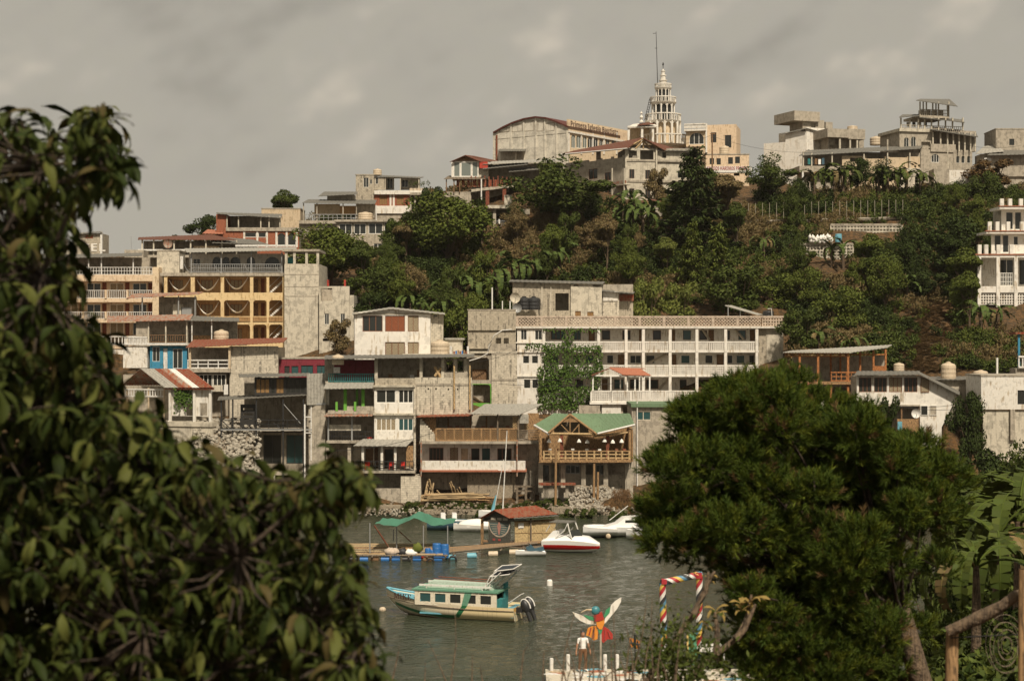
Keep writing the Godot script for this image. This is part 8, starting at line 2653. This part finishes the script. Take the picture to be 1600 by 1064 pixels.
func nets(bones: Array, cell: float, k: float, colour: Callable) -> ArrayMesh:
	var lo := Vector3.INF; var hi := -Vector3.INF
	for b in bones:
		for e in [0, 1]:
			lo = lo.min(b[e] - Vector3.ONE * (b[2 + e] + cell * 2)); hi = hi.max(b[e] + Vector3.ONE * (b[2 + e] + cell * 2))
	var nx := int((hi.x - lo.x) / cell) + 2; var ny := int((hi.y - lo.y) / cell) + 2; var nz := int((hi.z - lo.z) / cell) + 2
	var F := PackedFloat32Array()
	F.resize(nx * ny * nz)
	F.fill(1.0)
	for z in nz:
		for y in ny:
			for x in nx:
				var p := lo + Vector3(x, y, z) * cell
				var s := 0.0
				for b in bones: s += exp(-seg_d(p, b[0], b[1], b[2], b[3]) / k)
				F[(z * ny + y) * nx + x] = -k * log(s + 1e-30)
	var idx := {}
	var m := MB.new()
	var off := [Vector3(0, 0, 0), Vector3(1, 0, 0), Vector3(0, 1, 0), Vector3(1, 1, 0), Vector3(0, 0, 1), Vector3(1, 0, 1), Vector3(0, 1, 1), Vector3(1, 1, 1)]
	var E := [[0, 1], [2, 3], [4, 5], [6, 7], [0, 2], [1, 3], [4, 6], [5, 7], [0, 4], [1, 5], [2, 6], [3, 7]]
	for z in nz - 1:
		for y in ny - 1:
			for x in nx - 1:
				var v := []
				var neg := 0
				for o in off:
					var f := F[((z + int(o.z)) * ny + y + int(o.y)) * nx + x + int(o.x)]
					v.append(f)
					if f < 0: neg += 1
				if neg == 0 or neg == 8: continue
				var c := Vector3.ZERO; var n := 0
				for e in E:
					if (v[e[0]] < 0) != (v[e[1]] < 0):
						c += off[e[0]].lerp(off[e[1]], v[e[0]] / (v[e[0]] - v[e[1]])); n += 1
				c /= n
				var g := Vector3(v[1] - v[0] + v[3] - v[2] + v[5] - v[4] + v[7] - v[6], v[2] - v[0] + v[3] - v[1] + v[6] - v[4] + v[7] - v[5], v[4] - v[0] + v[5] - v[1] + v[6] - v[2] + v[7] - v[3]).normalized()
				var w := lo + (Vector3(x, y, z) + c) * cell
				idx[(z * ny + y) * nx + x] = m.V.size()
				m.V.append(w); m.N.append(g); m.U.append(Vector2.ZERO); m.C.append(colour.call(w))
	for z in range(1, nz - 1):
		for y in range(1, ny - 1):
			for x in range(1, nx - 1):
				var f0 := F[(z * ny + y) * nx + x]
				for ax in 3:
					var st: int = [1, nx, nx * ny][ax]
					var i := (z * ny + y) * nx + x
					if (f0 < 0) == (F[i + st] < 0): continue
					var s1: int = [nx, nx * ny, 1][ax]; var s2: int = [nx * ny, 1, nx][ax]
					var q := [i - s1 - s2, i - s2, i, i - s1]
					if not (idx.has(q[0]) and idx.has(q[1]) and idx.has(q[2]) and idx.has(q[3])): continue
					var a: int = idx[q[0]]; var b: int = idx[q[1]]; var c: int = idx[q[2]]; var d: int = idx[q[3]]
					if f0 < 0: m.I.append_array([a, c, b, a, d, c])
					else: m.I.append_array([a, b, c, a, c, d])
	return m.mesh()

func person() -> void:
	thing("person", "person in a white shirt and brown trousers standing on the pier", "person", px(911, 1050, 71.6), 15)
	var V := func(x, y, z): return Vector3(x, y, z)
	var B := []
	# joints in metres, standing, weight on one leg, arms hanging a little away from the body
	B.append([V.call(0, 0.93, 0), V.call(0, 1.10, 0), 0.135, 0.125])
	B.append([V.call(0, 1.10, 0), V.call(0, 1.33, -0.01), 0.125, 0.14])
	B.append([V.call(-0.15, 1.38, 0), V.call(0.15, 1.38, 0), 0.065, 0.065])
	B.append([V.call(0, 1.38, 0), V.call(0, 1.50, 0.01), 0.055, 0.05])
	B.append([V.call(0, 1.58, 0.02), V.call(0, 1.64, 0.01), 0.085, 0.09])
	B.append([V.call(0, 1.54, 0.06), V.call(0, 1.56, 0.07), 0.045, 0.045])
	B.append([V.call(0, 1.59, 0.105), V.call(0, 1.575, 0.12), 0.012, 0.016])
	for s in [-1, 1]:
		B.append([V.call(s * 0.10, 0.90, 0), V.call(s * 0.13, 0.50, 0.03), 0.095, 0.065])
		B.append([V.call(s * 0.13, 0.50, 0.03), V.call(s * 0.15, 0.09, -0.02), 0.062, 0.045])
		B.append([V.call(s * 0.15, 0.05, -0.04), V.call(s * 0.17, 0.035, 0.15), 0.045, 0.035])
		B.append([V.call(s * 0.19, 1.37, 0), V.call(s * 0.26, 1.10, 0.01), 0.052, 0.042])
		B.append([V.call(s * 0.26, 1.10, 0.01), V.call(s * 0.31, 0.86, 0.06), 0.042, 0.03])
		B.append([V.call(s * 0.31, 0.86, 0.06), V.call(s * 0.32, 0.78, 0.075), 0.032, 0.028])
		for k in 4: B.append([V.call(s * 0.32, 0.78, 0.055 + k * 0.016), V.call(s * (0.325 - 0.004 * k), 0.70 + (0.012 if k == 0 or k == 3 else 0.0), 0.06 + k * 0.016), 0.010, 0.008])
		B.append([V.call(s * 0.31, 0.81, 0.10), V.call(s * 0.30, 0.755, 0.125), 0.011, 0.009])
	var skin := Color(0.30, 0.15, 0.085); var shirt := Color(0.72, 0.70, 0.66); var trous := Color(0.16, 0.075, 0.035); var shoe := Color(0.7, 0.68, 0.64)
	var col := func(p: Vector3) -> Color:
		if p.y < 0.085: return shoe
		if p.y < 0.98 and absf(p.x) < 0.245: return trous
		if p.y < 1.455 and p.y >= 0.98 and (absf(p.x) < 0.25 and p.y > 1.20 or absf(p.x) < 0.19): return shirt
		return skin
	var bm := mat("person_body", Color.WHITE, null, 1.0, 0.75)
	bm.vertex_color_use_as_albedo = true
	add("body", nets(B, 0.022, 0.014, col), bm)
	var hr := MB.new()
	hr.ball(Vector3(0, 1.665, -0.015), Vector3(0.102, 0.10, 0.105), 8, 12)
	hr.tube([Vector3(0, 1.66, -0.07), Vector3(0, 1.52, -0.10), Vector3(0, 1.40, -0.11)], [0.09, 0.075, 0.04], 8)
	add("hair", hr.mesh(), M.tank_black)

# ---- near bank ---------------------------------------------------------------------------------------------------
func big_leaf(k: int) -> ArrayMesh:   # drooping ovate leaf, stalk at origin, 1 unit long along +x then down
	var key := "big%d" % k
	if mesh_cache.has(key): return mesh_cache[key]
	var r := RandomNumberGenerator.new()
	r.seed = 300 + k
	var rows := []
	var n := 7
	var p := Vector3.ZERO
	var ang := r.randf_range(-0.1, 0.55)
	var bend := r.randf_range(0.12, 0.34)
	var tw := r.randf_range(-0.25, 0.25)
	var cup := r.randf_range(0.1, 0.35)
	for i in n + 1:
		var t := float(i) / n
		var wd := 0.0 if i == 0 else 0.14 * pow(sin(PI * pow(clampf((t - 0.08) / 0.92, 0, 1), 0.85)), 0.85) + 0.004
		var nrm := Vector3(-sin(ang), cos(ang), 0)
		var side := Vector3(0, sin(tw * t * 3), cos(tw * t * 3))
		var wave := 0.02 * sin(t * 11.0 + k)
		rows.append([p - side * wd + nrm * (wd * cup + wave), p - side * wd * 0.5 + nrm * wd * cup * 0.35, p, p + side * wd * 0.5 + nrm * wd * cup * 0.35, p + side * wd + nrm * (wd * cup - wave)])
		p += Vector3(cos(ang), sin(ang), 0) / n
		ang -= bend
	var m := MB.new()
	m.skin(rows)
	mesh_cache[key] = m.mesh()
	return mesh_cache[key]

func in_poly(u: float, v: float, poly: PackedVector2Array) -> bool:
	return Geometry2D.is_point_in_polygon(Vector2(u, v), poly)

func near_tree() -> void:
	thing("broadleaf_tree", "large leaved tree with drooping glossy leaves filling one side of the view", "tree", Vector3(-5.2, ground_y(-5.2, 9.5), -9.5))
	var poly := PackedVector2Array([Vector2(-260, 120), Vector2(0, 165), Vector2(60, 190), Vector2(118, 172), Vector2(140, 158), Vector2(165, 168), Vector2(182, 215), Vector2(200, 245), Vector2(188, 275), Vector2(120, 290), Vector2(104, 335), Vector2(114, 410), Vector2(140, 480), Vector2(168, 540), Vector2(190, 600), Vector2(255, 640), Vector2(300, 690), Vector2(410, 728), Vector2(455, 745), Vector2(520, 705), Vector2(565, 722), Vector2(572, 770), Vector2(500, 795), Vector2(480, 830), Vector2(545, 845), Vector2(560, 920), Vector2(590, 990), Vector2(588, 1080), Vector2(560, 1200), Vector2(-260, 1200)])
	var r := RandomNumberGenerator.new()
	r.seed = 42
	var root := Vector3(-5.2, 11.0, -9.5)
	# limbs
	var limbs := []
	for q in [[-60, 500, 9.6], [60, 260, 9.2], [150, 230, 8.9], [90, 620, 9.8], [200, 720, 9.4], [380, 800, 9.2], [520, 745, 8.8], [300, 920, 9.6], [500, 960, 9.0], [120, 900, 10.2], [420, 1040, 9.4], [40, 400, 10.2], [-40, 760, 10.0], [240, 1010, 9.2], [560, 1010, 8.8]]:
		var e := px(q[0], q[1], q[2])
		var mid := root.lerp(e, 0.5) + Vector3(r.randf_range(-0.2, 0.2), r.randf_range(-0.25, 0.1), r.randf_range(-0.3, 0.3))
		var pts := []
		for k in 9:
			var t := k / 8.0
			pts.append(root * (1 - t) * (1 - t) + mid * 2 * t * (1 - t) + e * t * t)
		limbs.append(pts)
	FR = Transform3D()
	var tm := MB.new()
	tm.tube([Vector3(-5.2, ground_y(-5.2, 9.5) - 0.3, -9.5), root, root + Vector3(0.1, 0.6, 0)], [0.2, 0.16, 0.1], 10)
	add("trunk", tm.mesh(), M.bark_dark)
	for pts in limbs:
		var lm := MB.new()
		var rr := []
		for k in pts.size(): rr.append(lerpf(0.05, 0.009, k / 8.0))
		lm.tube(pts, rr, 7)
		add("limb", lm.mesh(), M.bark_dark)
	# leaf clusters
	var leaves := []
	var twigs := MB.new()
	var fixed := [[135, 165, 8.7], [160, 190, 8.8], [185, 235, 8.6], [205, 235, 8.6], [150, 215, 8.9], [120, 190, 9.0], [30, 185, 9.1], [75, 205, 9.0], [10, 175, 9.2], [540, 725, 8.7], [560, 745, 8.7], [520, 720, 8.9], [500, 740, 8.8], [470, 750, 9.0], [430, 750, 9.0], [195, 275, 8.7], [580, 990, 8.7], [560, 940, 8.8], [545, 870, 8.8], [520, 850, 8.9], [590, 1040, 8.7]]
	var tries := 0
	while fixed.size() < 1650 and tries < 60000:
		tries += 1
		var u := r.randf_range(-200, 600); var v := r.randf_range(150, 1130)
		if not in_poly(u, v, poly): continue
		if v < 480 and u < 120 and r.randf() < 0.35: continue
		fixed.append([u, v, r.randf_range(8.3, 11.8)])
	for ci in fixed.size():
		var q: Array = fixed[ci]
		var c := px(q[0], q[1], q[2])
		# twig from the nearest limb point
		var best: Vector3 = limbs[0][8]; var bd := 1e9
		for pts in limbs:
			for k in range(2, 9):
				var dd: float = pts[k].distance_squared_to(c)
				if dd < bd: bd = dd; best = pts[k]
		var out := (c - best)
		var dirn := (out.normalized() * 0.7 + Vector3(r.randf_range(-0.3, 0.3), 0.35, r.randf_range(-0.1, 0.5))).normalized()
		if out.length() < 1.0 or ci < 21: twigs.tube([best, best.lerp(c, 0.55) + Vector3(0, -0.05, 0), c], [0.010, 0.007, 0.004], 5)
		else: twigs.tube([c - dirn * 0.35 - Vector3(0, 0.08, 0), c - dirn * 0.15, c], [0.007, 0.006, 0.004], 5)
		var n := r.randi_range(7, 10)
		for k in n:
			var a := k * 2.4 + r.randf() * 0.6
			var lay := dirn.cross(Vector3(0.2, 0.9, 0.3)).normalized().rotated(dirn, a)
			var fw := (lay + dirn * r.randf_range(-0.2, 0.7) + Vector3(0, r.randf_range(-1.1, 0.0), 0)).normalized()
			var upv := (Vector3.UP + rdir(r) * 0.35)
			var sd := fw.cross(upv).normalized()
			var nr := sd.cross(fw)
			var L0: float = lerpf(0.085, 0.24, r.randf()) * q[2] / 9.2
			leaves.append([Transform3D(Basis(fw, nr, sd) * Basis.from_scale(Vector3.ONE * L0), c - dirn * r.randf() * 0.10), r.randi() % 8, q[2]])
	add("twigs", twigs.mesh(), M.bark_dark).set_meta("kind", "stuff")
	leaves.sort_custom(func(a, b): return a[0].origin.z > b[0].origin.z)
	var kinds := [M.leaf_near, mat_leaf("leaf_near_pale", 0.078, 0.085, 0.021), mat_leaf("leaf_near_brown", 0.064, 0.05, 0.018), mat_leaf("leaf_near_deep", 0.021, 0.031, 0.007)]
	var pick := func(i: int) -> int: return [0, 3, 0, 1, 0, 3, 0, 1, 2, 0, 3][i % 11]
	# the largest in view are leaves of their own
	var singles := 0
	var rest := {}
	for i in leaves.size():
		var q: Array = leaves[i]
		var o: Vector3 = q[0].origin
		var u: float = 800 + FX * o.x / -o.z; var v: float = 532 - FX * (o.y - CY) / -o.z
		if singles < 300 and u > -30 and u < 640 and v > 120 and v < 1080 and i % 2 == 0:
			add("leaf", big_leaf(q[1]), kinds[pick.call(i)], q[0])
			singles += 1
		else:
			var key: int = q[1] * 4 + pick.call(i)
			if not rest.has(key): rest[key] = []
			rest[key].append(q[0])
	for key in rest:
		var mm := MultiMesh.new()
		mm.transform_format = MultiMesh.TRANSFORM_3D
		mm.mesh = big_leaf(key / 4)
		mm.instance_count = rest[key].size()
		for k in rest[key].size(): mm.set_instance_transform(k, TH.transform.affine_inverse() * rest[key][k])
		var o := MultiMeshInstance3D.new()
		o.name = "crown"
		o.multimesh = mm
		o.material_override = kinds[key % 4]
		TH.add_child(o, true)
		o.set_meta("kind", "stuff")

func mat_leaf(key: String, r: float, g: float, b: float) -> StandardMaterial3D:
	leafy(key, r, g, b)
	M[key].roughness = 0.6
	return M[key]

func tuft_mesh(k: int) -> ArrayMesh:   # spray of needles round a short shoot along +y
	var key := "tuft%d" % k
	if mesh_cache.has(key): return mesh_cache[key]
	var r := RandomNumberGenerator.new()
	r.seed = 700 + k
	var m := MB.new()
	for i in 46:
		var t := r.randf()
		var b := Vector3(0, 0.16 * t, 0)
		var o := rdir(r)
		var d := (Vector3(o.x, 0.75 + 0.5 * t, o.z)).normalized()
		var len := r.randf_range(0.07, 0.13)
		var s := d.cross(rdir(r)).normalized() * 0.0065
		var c := leaf_color(r)
		m.tri(b - s, b + s, b + d * len, c)
	mesh_cache[key] = m.mesh()
	return mesh_cache[key]

func feathery_near() -> void:
	var d0 := 24.0
	var base := px(1450, 1110, d0)
	thing("feathery_tree", "big dark feathery needled tree with a leaning bare trunk on the near bank", "tree", Vector3(base.x + 0.25, ground_y(base.x, d0), -d0))
	FR = Transform3D()
	var poly := PackedVector2Array([Vector2(1028, 770), Vector2(1040, 710), Vector2(1075, 655), Vector2(1120, 620), Vector2(1180, 602), Vector2(1235, 594), Vector2(1270, 628), Vector2(1340, 652), Vector2(1395, 685), Vector2(1460, 720), Vector2(1488, 760), Vector2(1480, 820), Vector2(1430, 862), Vector2(1378, 890), Vector2(1385, 960), Vector2(1410, 1090), Vector2(1150, 1090), Vector2(1155, 1010), Vector2(1165, 940), Vector2(1110, 870), Vector2(1035, 858), Vector2(1030, 820)])
	var r := RandomNumberGenerator.new()
	r.seed = 5
	var lobes := []
	var tries := 0
	while lobes.size() < 230 and tries < 9000:
		tries += 1
		var u := r.randf_range(1000, 1510); var v := r.randf_range(560, 1090)
		if not in_poly(u, v, poly): continue
		var cu := (u - 1250) / 260.0; var cv := (v - 830) / 270.0
		var thick := sqrt(maxf(0.05, 1.0 - cu * cu * 0.8 - cv * cv * 0.6)) * 2.0
		lobes.append([px(u, v, d0 + r.randf_range(-thick, thick * 0.7)), r.randf_range(0.17, 0.36)])
	for q in [[1090, 650, 23.6], [1160, 615, 23.8], [1235, 602, 24], [1040, 730, 23.6], [1032, 800, 23.4], [1045, 855, 23.2], [1095, 868, 22.9], [1340, 655, 24], [1440, 705, 24.2], [1490, 765, 24.3], [1300, 640, 24], [1200, 1060, 22.5], [1260, 1000, 22.5], [1340, 1050, 22.6], [1430, 985, 25.5], [1470, 890, 25.6]]:
		lobes.append([px(q[0], q[1], q[2]), 0.26])
	var tm := MB.new()
	var tp := [px(1462, 1130, d0), px(1440, 1064, d0), px(1412, 960, d0), px(1385, 880, d0), px(1330, 780, d0 + 0.3), px(1270, 660, d0 + 0.3)]
	tm.tube(tp, [0.19, 0.165, 0.135, 0.115, 0.08, 0.03], 10)
	add("trunk", tm.mesh(), M.bark)
	var sb := MB.new()
	sb.tube([px(1400, 905, d0), px(1415, 898, d0 - 0.3), px(1428, 892, d0 - 0.5)], [0.05, 0.035, 0.02], 6)
	add("broken_branch", sb.mesh(), M.bark)
	var bm := MB.new()
	for l in lobes:
		var a: Vector3 = tp[2 + r.randi() % 4]
		var e: Vector3 = l[0]
		bm.tube([a, a.lerp(e, 0.5) + Vector3(0, -0.15, 0), e], [0.045, 0.028, 0.01], 5)
	stuff(add("branches", bm.mesh(), M.bark_dark))
	var sets := []
	for k in 6: sets.append([])
	for i in 25000:
		var l: Array = lobes[r.randi() % lobes.size()]
		var o := rdir(r)
		if o.y < -0.2 and r.randf() < 0.5: o.y = -o.y
		var p: Vector3 = l[0] + o * l[1] * Vector3(1.25, 0.78, 1.25) * r.randf_range(0.55, 1.05)
		var up := (o + Vector3(0, 0.7, 0) + rdir(r) * 0.5).normalized()
		var s := up.cross(Vector3(0.3, 0.2, 1)).normalized()
		var b := Basis(s, up, s.cross(up)).scaled_local(Vector3.ONE * r.randf_range(0.6, 1.05))
		var kind := 5 if r.randf() < 0.035 else (r.randi() % 3 + (0 if r.randf() < 0.7 else 3)) % 5
		sets[kind].append(Transform3D(b, p))
	var ms := [M.needle, M.needle, mat_leaf("needle_light", 0.145, 0.165, 0.024), M.leaf_pine, M.leaf_pine, M.leaf_brown]
	M.needle_light.roughness = 0.6
	for k in 6:
		if sets[k].is_empty(): continue
		var mm := MultiMesh.new()
		mm.transform_format = MultiMesh.TRANSFORM_3D
		mm.mesh = tuft_mesh(k)
		mm.instance_count = sets[k].size()
		for i in sets[k].size(): mm.set_instance_transform(i, TH.transform.affine_inverse() * sets[k][i])
		var o := MultiMeshInstance3D.new()
		o.name = "crown"
		o.multimesh = mm
		o.material_override = ms[k]
		TH.add_child(o, true)
		o.set_meta("kind", "stuff")

func sprig(nm: String, label: String, cat: String, paths: Array, d: float, tips: Array, leafm: Material, r0 := 0.03, grp := "") -> void:
	var f: Array = paths[0][0]
	thing(nm, label, cat, px(f[0], f[1], d), 0, grp)
	FR = Transform3D()
	for p in paths:
		var pts := []; var rr := []
		for k in p.size():
			pts.append(px(p[k][0], p[k][1], d + 0.06 * k)); rr.append(lerpf(r0, r0 * 0.35, float(k) / (p.size() - 1)))
		var m := MB.new()
		m.tube(pts, rr, 6)
		add("branch", m.mesh(), M.bark)
	for t in tips:
		for k in 9:
			var a := k * 2.4
			var fw := Vector3(cos(a), rng.randf_range(0.2, 1.1), sin(a)).normalized()
			var sd := fw.cross(Vector3.UP).normalized()
			add("leaf", big_leaf(k % 8), leafm, Transform3D(Basis(fw, sd.cross(fw), sd) * Basis.from_scale(Vector3.ONE * t[2] * rng.randf_range(0.7, 1.1)), px(t[0], t[1] + rng.randf_range(0, 14), d + 0.2)))

func foreground() -> void:
	near_tree()
	feathery_near()
	sprig("plumeria_shrub", "bare forked plumeria shrub with yellowing leaf tufts at its tips", "shrub", [[[990, 1100], [1040, 1025], [1085, 960], [1112, 902], [1118, 895]], [[1050, 1100], [1100, 1040], [1150, 1000], [1168, 965], [1176, 930]], [[1150, 1000], [1165, 985], [1182, 945]], [[1120, 1025], [1122, 985], [1118, 955]], [[1085, 962], [1104, 925], [1108, 895]]], 20.0, [[1176, 935, 0.24], [1160, 945, 0.2], [1120, 955, 0.2], [1106, 975, 0.16], [1112, 898, 0.1]], mat_leaf("leaf_yellowing", 0.24, 0.17, 0.055), 0.05)
	var tw := [[[610, 1075], [622, 1020], [623, 1010]], [[663, 1075], [664, 1035]], [[700, 1075], [688, 1045], [668, 1000]], [[703, 1075], [712, 1010], [711, 960]], [[737, 1075], [738, 1025]], [[755, 1075], [750, 1040]], [[812, 1075], [818, 1020], [842, 985]], [[848, 1075], [850, 1020], [861, 1012]], [[958, 1075], [955, 1010], [978, 980]], [[985, 1075], [1005, 990], [1012, 930]], [[1022, 1075], [1018, 985], [1020, 935]], [[905, 1075], [925, 1000], [932, 960]]]
	for i in 34:
		var u := 875.0 + i * 5.6 + rng.randf_range(-5, 5); var h := rng.randf_range(40, 130) * (0.6 if i % 3 else 1.0); var e := rng.randf_range(-24, 24)
		tw.append([[u, 1080], [u + e * 0.3, 1075 - h * 0.5], [u + e, 1075 - h]])
	for i in tw.size():
		sprig("twig", "thin bare twig sticking up from the near bank", "twig", [tw[i]], 17.0 + (i % 3), [], M.leaf_near, 0.010, "bare twigs")
	sprig("leafy_shrub", "low leafy shrub in front of the pier", "shrub", [[[1005, 1100], [1020, 1040], [1030, 1015]], [[1040, 1100], [1060, 1045], [1090, 1030]], [[980, 1100], [985, 1050]]], 19.0, [[1030, 1015, 0.2], [1010, 1035, 0.22], [1060, 1040, 0.22], [1090, 1030, 0.18], [985, 1045, 0.2], [1040, 1060, 0.24], [1000, 1065, 0.24], [1080, 1060, 0.24]], M.leaf_near, 0.02)
	var fs := MB.new()
	thing("weedy_bush", "dark weedy bush of fine leaves before the striped arch", "bush", px(1060, 1080, 18.5))
	for k in 1500:
		var p := px(1062 + rng.randfn() * 34, 1030 + rng.randfn() * 34, 18.5 + rng.randfn() * 0.3) - TH.position
		leaf_quad(fs, p, rdir(rng) + Vector3(0, 0.6, 0), rdir(rng) + Vector3(0, 0.6, 0.4), rng.randf_range(0.05, 0.11), rng.randf_range(0.02, 0.04), leaf_color(rng))
	stuff(add("foliage", fs.mesh(), M.leaf_mid))
	# timber fence
	thing("timber_fence", "rustic log fence with a post and slanting rail", "fence", px(1490, 1110, 21))
	FR = Transform3D()
	beam("fence_post", px(1488, 1130, 21), px(1491, 988, 21), 0.085, M.wood, null, 9, 0.078)
	var rp := []; var rq := []
	for k in 9:
		rp.append(px(1484 + k * 17.5, 987 - k * 8.6 + rng.randf_range(-3, 3), 20.85 - k * 0.05)); rq.append(0.08 + rng.randf_range(-0.012, 0.012) - k * 0.001)
	var rl := MB.new()
	rl.tube(rp, rq, 9)
	add("fence_rail", rl.mesh(), M.bark)
	beam("fence_post", px(1600, 1130, 20.3), px(1601, 890, 20.3), 0.05, M.wood, null, 8)
	beam("wire", px(1488, 998, 20.9), px(1640, 990, 20.4), 0.008, M.steel_black)
	for q in [[1560, 990, 40, 4.4], [1595, 980, 44, 5.6], [1528, 1000, 36, 3.2], [1575, 930, 60, 5.5], [1625, 980, 50, 7], [1575, 900, 80, 6.5], [1610, 860, 95, 7]]:
		banana(q[0], q[1], q[2], q[3], "tall banana plant with torn leaves beyond the log fence", "banana plants by the fence", M.leaf_mid)
	# garden growth on the near right bank
	var sets := [[], [], []]
	for k in 2600:
		var d := rng.randf_range(28, 150)
		var u := rng.randf_range(1440, 1760)
		var x := (u - 800) / FX * d
		var y := ground_y(x, d)
		if y < 0.15 or not free_spot(u, d) or y > 15 - 60 / FX * d and d < 60: continue
		var s := rng.randf_range(0.5, 1.5)
		sets[k % 3].append(Transform3D(Basis(Vector3.UP, rng.randf() * TAU) * Basis.from_scale(Vector3(s, s * 0.9, s)), Vector3(x, y - 0.05, -d)))
	scatter("undergrowth", "dark green garden growth on the lake bank", shrub_mesh(0, 150, 0.17), M.leaf_dark, sets[0])
	scatter("undergrowth", "mid green garden growth on the lake bank", shrub_mesh(3, 150, 0.17), M.leaf_mid, sets[1])
	scatter("undergrowth", "olive garden scrub on the lake bank", shrub_mesh(2, 150, 0.15, 1.0), M.leaf_olive, sets[2])
	plant_tree("garden_tree", "dark leafy tree on the bank beyond the feathery tree", tree_meshes(3, 6000, 0.042, 0.12, 24), 1480, 700, 1580, 880, 110, M.leaf_dark)
	plant_tree("garden_tree", "shady tree beside the banana plants on the bank", tree_meshes(2, 7000, 0.034, 0.25, 30), 1545, 690, 1660, 900, 100, M.leaf_mid)
	for q in [["leafy bank tree behind the leaning trunk", 1425, 830, 1500, 60, 3], ["dense bank tree beside the log fence", 1480, 860, 1545, 55, 1], ["dark bank bush below the banana plants", 1500, 930, 1600, 50, 5], ["leafy bank bush at the foot of the leaning trunk", 1440, 960, 1500, 45, 5]]:
		plant_tree("bank_tree", q[0], tree_meshes(q[5], [0, 7000, 0, 6000, 0, 5000][q[5]], [0, 0.034, 0, 0.042, 0, 0.05][q[5]], [0, 0.22, 0, 0.12, 0, 0.05][q[5]], [0, 34, 0, 24, 0, 20][q[5]]), q[1], q[2], q[3], 1060, q[4], M.leaf_mid if q[5] > 2 else M.leaf_dark)
	thing("garden_gate", "small weathered picket gate among the bank greenery", "gate", px(1585, 800, 100))
	for k in 6: box("picket", 1570 + k * 6, 745, 1573 + k * 6, 790, 0, 0.05, M.wood_grey)
	for v in [752, 780]: box("gate_rail", 1569, v, 1605, v + 3, 0.06, 0.05, M.wood_grey)
	thing("wire_coil", "coil of pale wire lying below the log fence", "wire coil", px(1573, 1030, 24))
	FR = Transform3D(Basis(), px(1573, 1010, 24))
	var m := MB.new()
	for j in 7:
		var pp := []; var rr := []
		for k in 25:
			var a := TAU * k / 24
			pp.append(Vector3(cos(a) * (0.28 - j * 0.034) + 0.02 * sin(j * 2.0), sin(a) * (0.42 - j * 0.05) + 0.03 * cos(j * 3.0), j * 0.02)); rr.append(0.0045)
		m.tube(pp, rr, 4)
	add("coil", m.mesh(), M.wood_grey)

func _ready() -> void:
	rng.seed = 2024
	make_world()
	make_materials()
	make_terrain()
	hotel_yellow()
	house_white()
	hotel_white()
	front_row()
	upper_left()
	church()
	upper_right()
	right_mid()
	cables()
	hillside_green()
	vine()
	afloat()
	foreground()
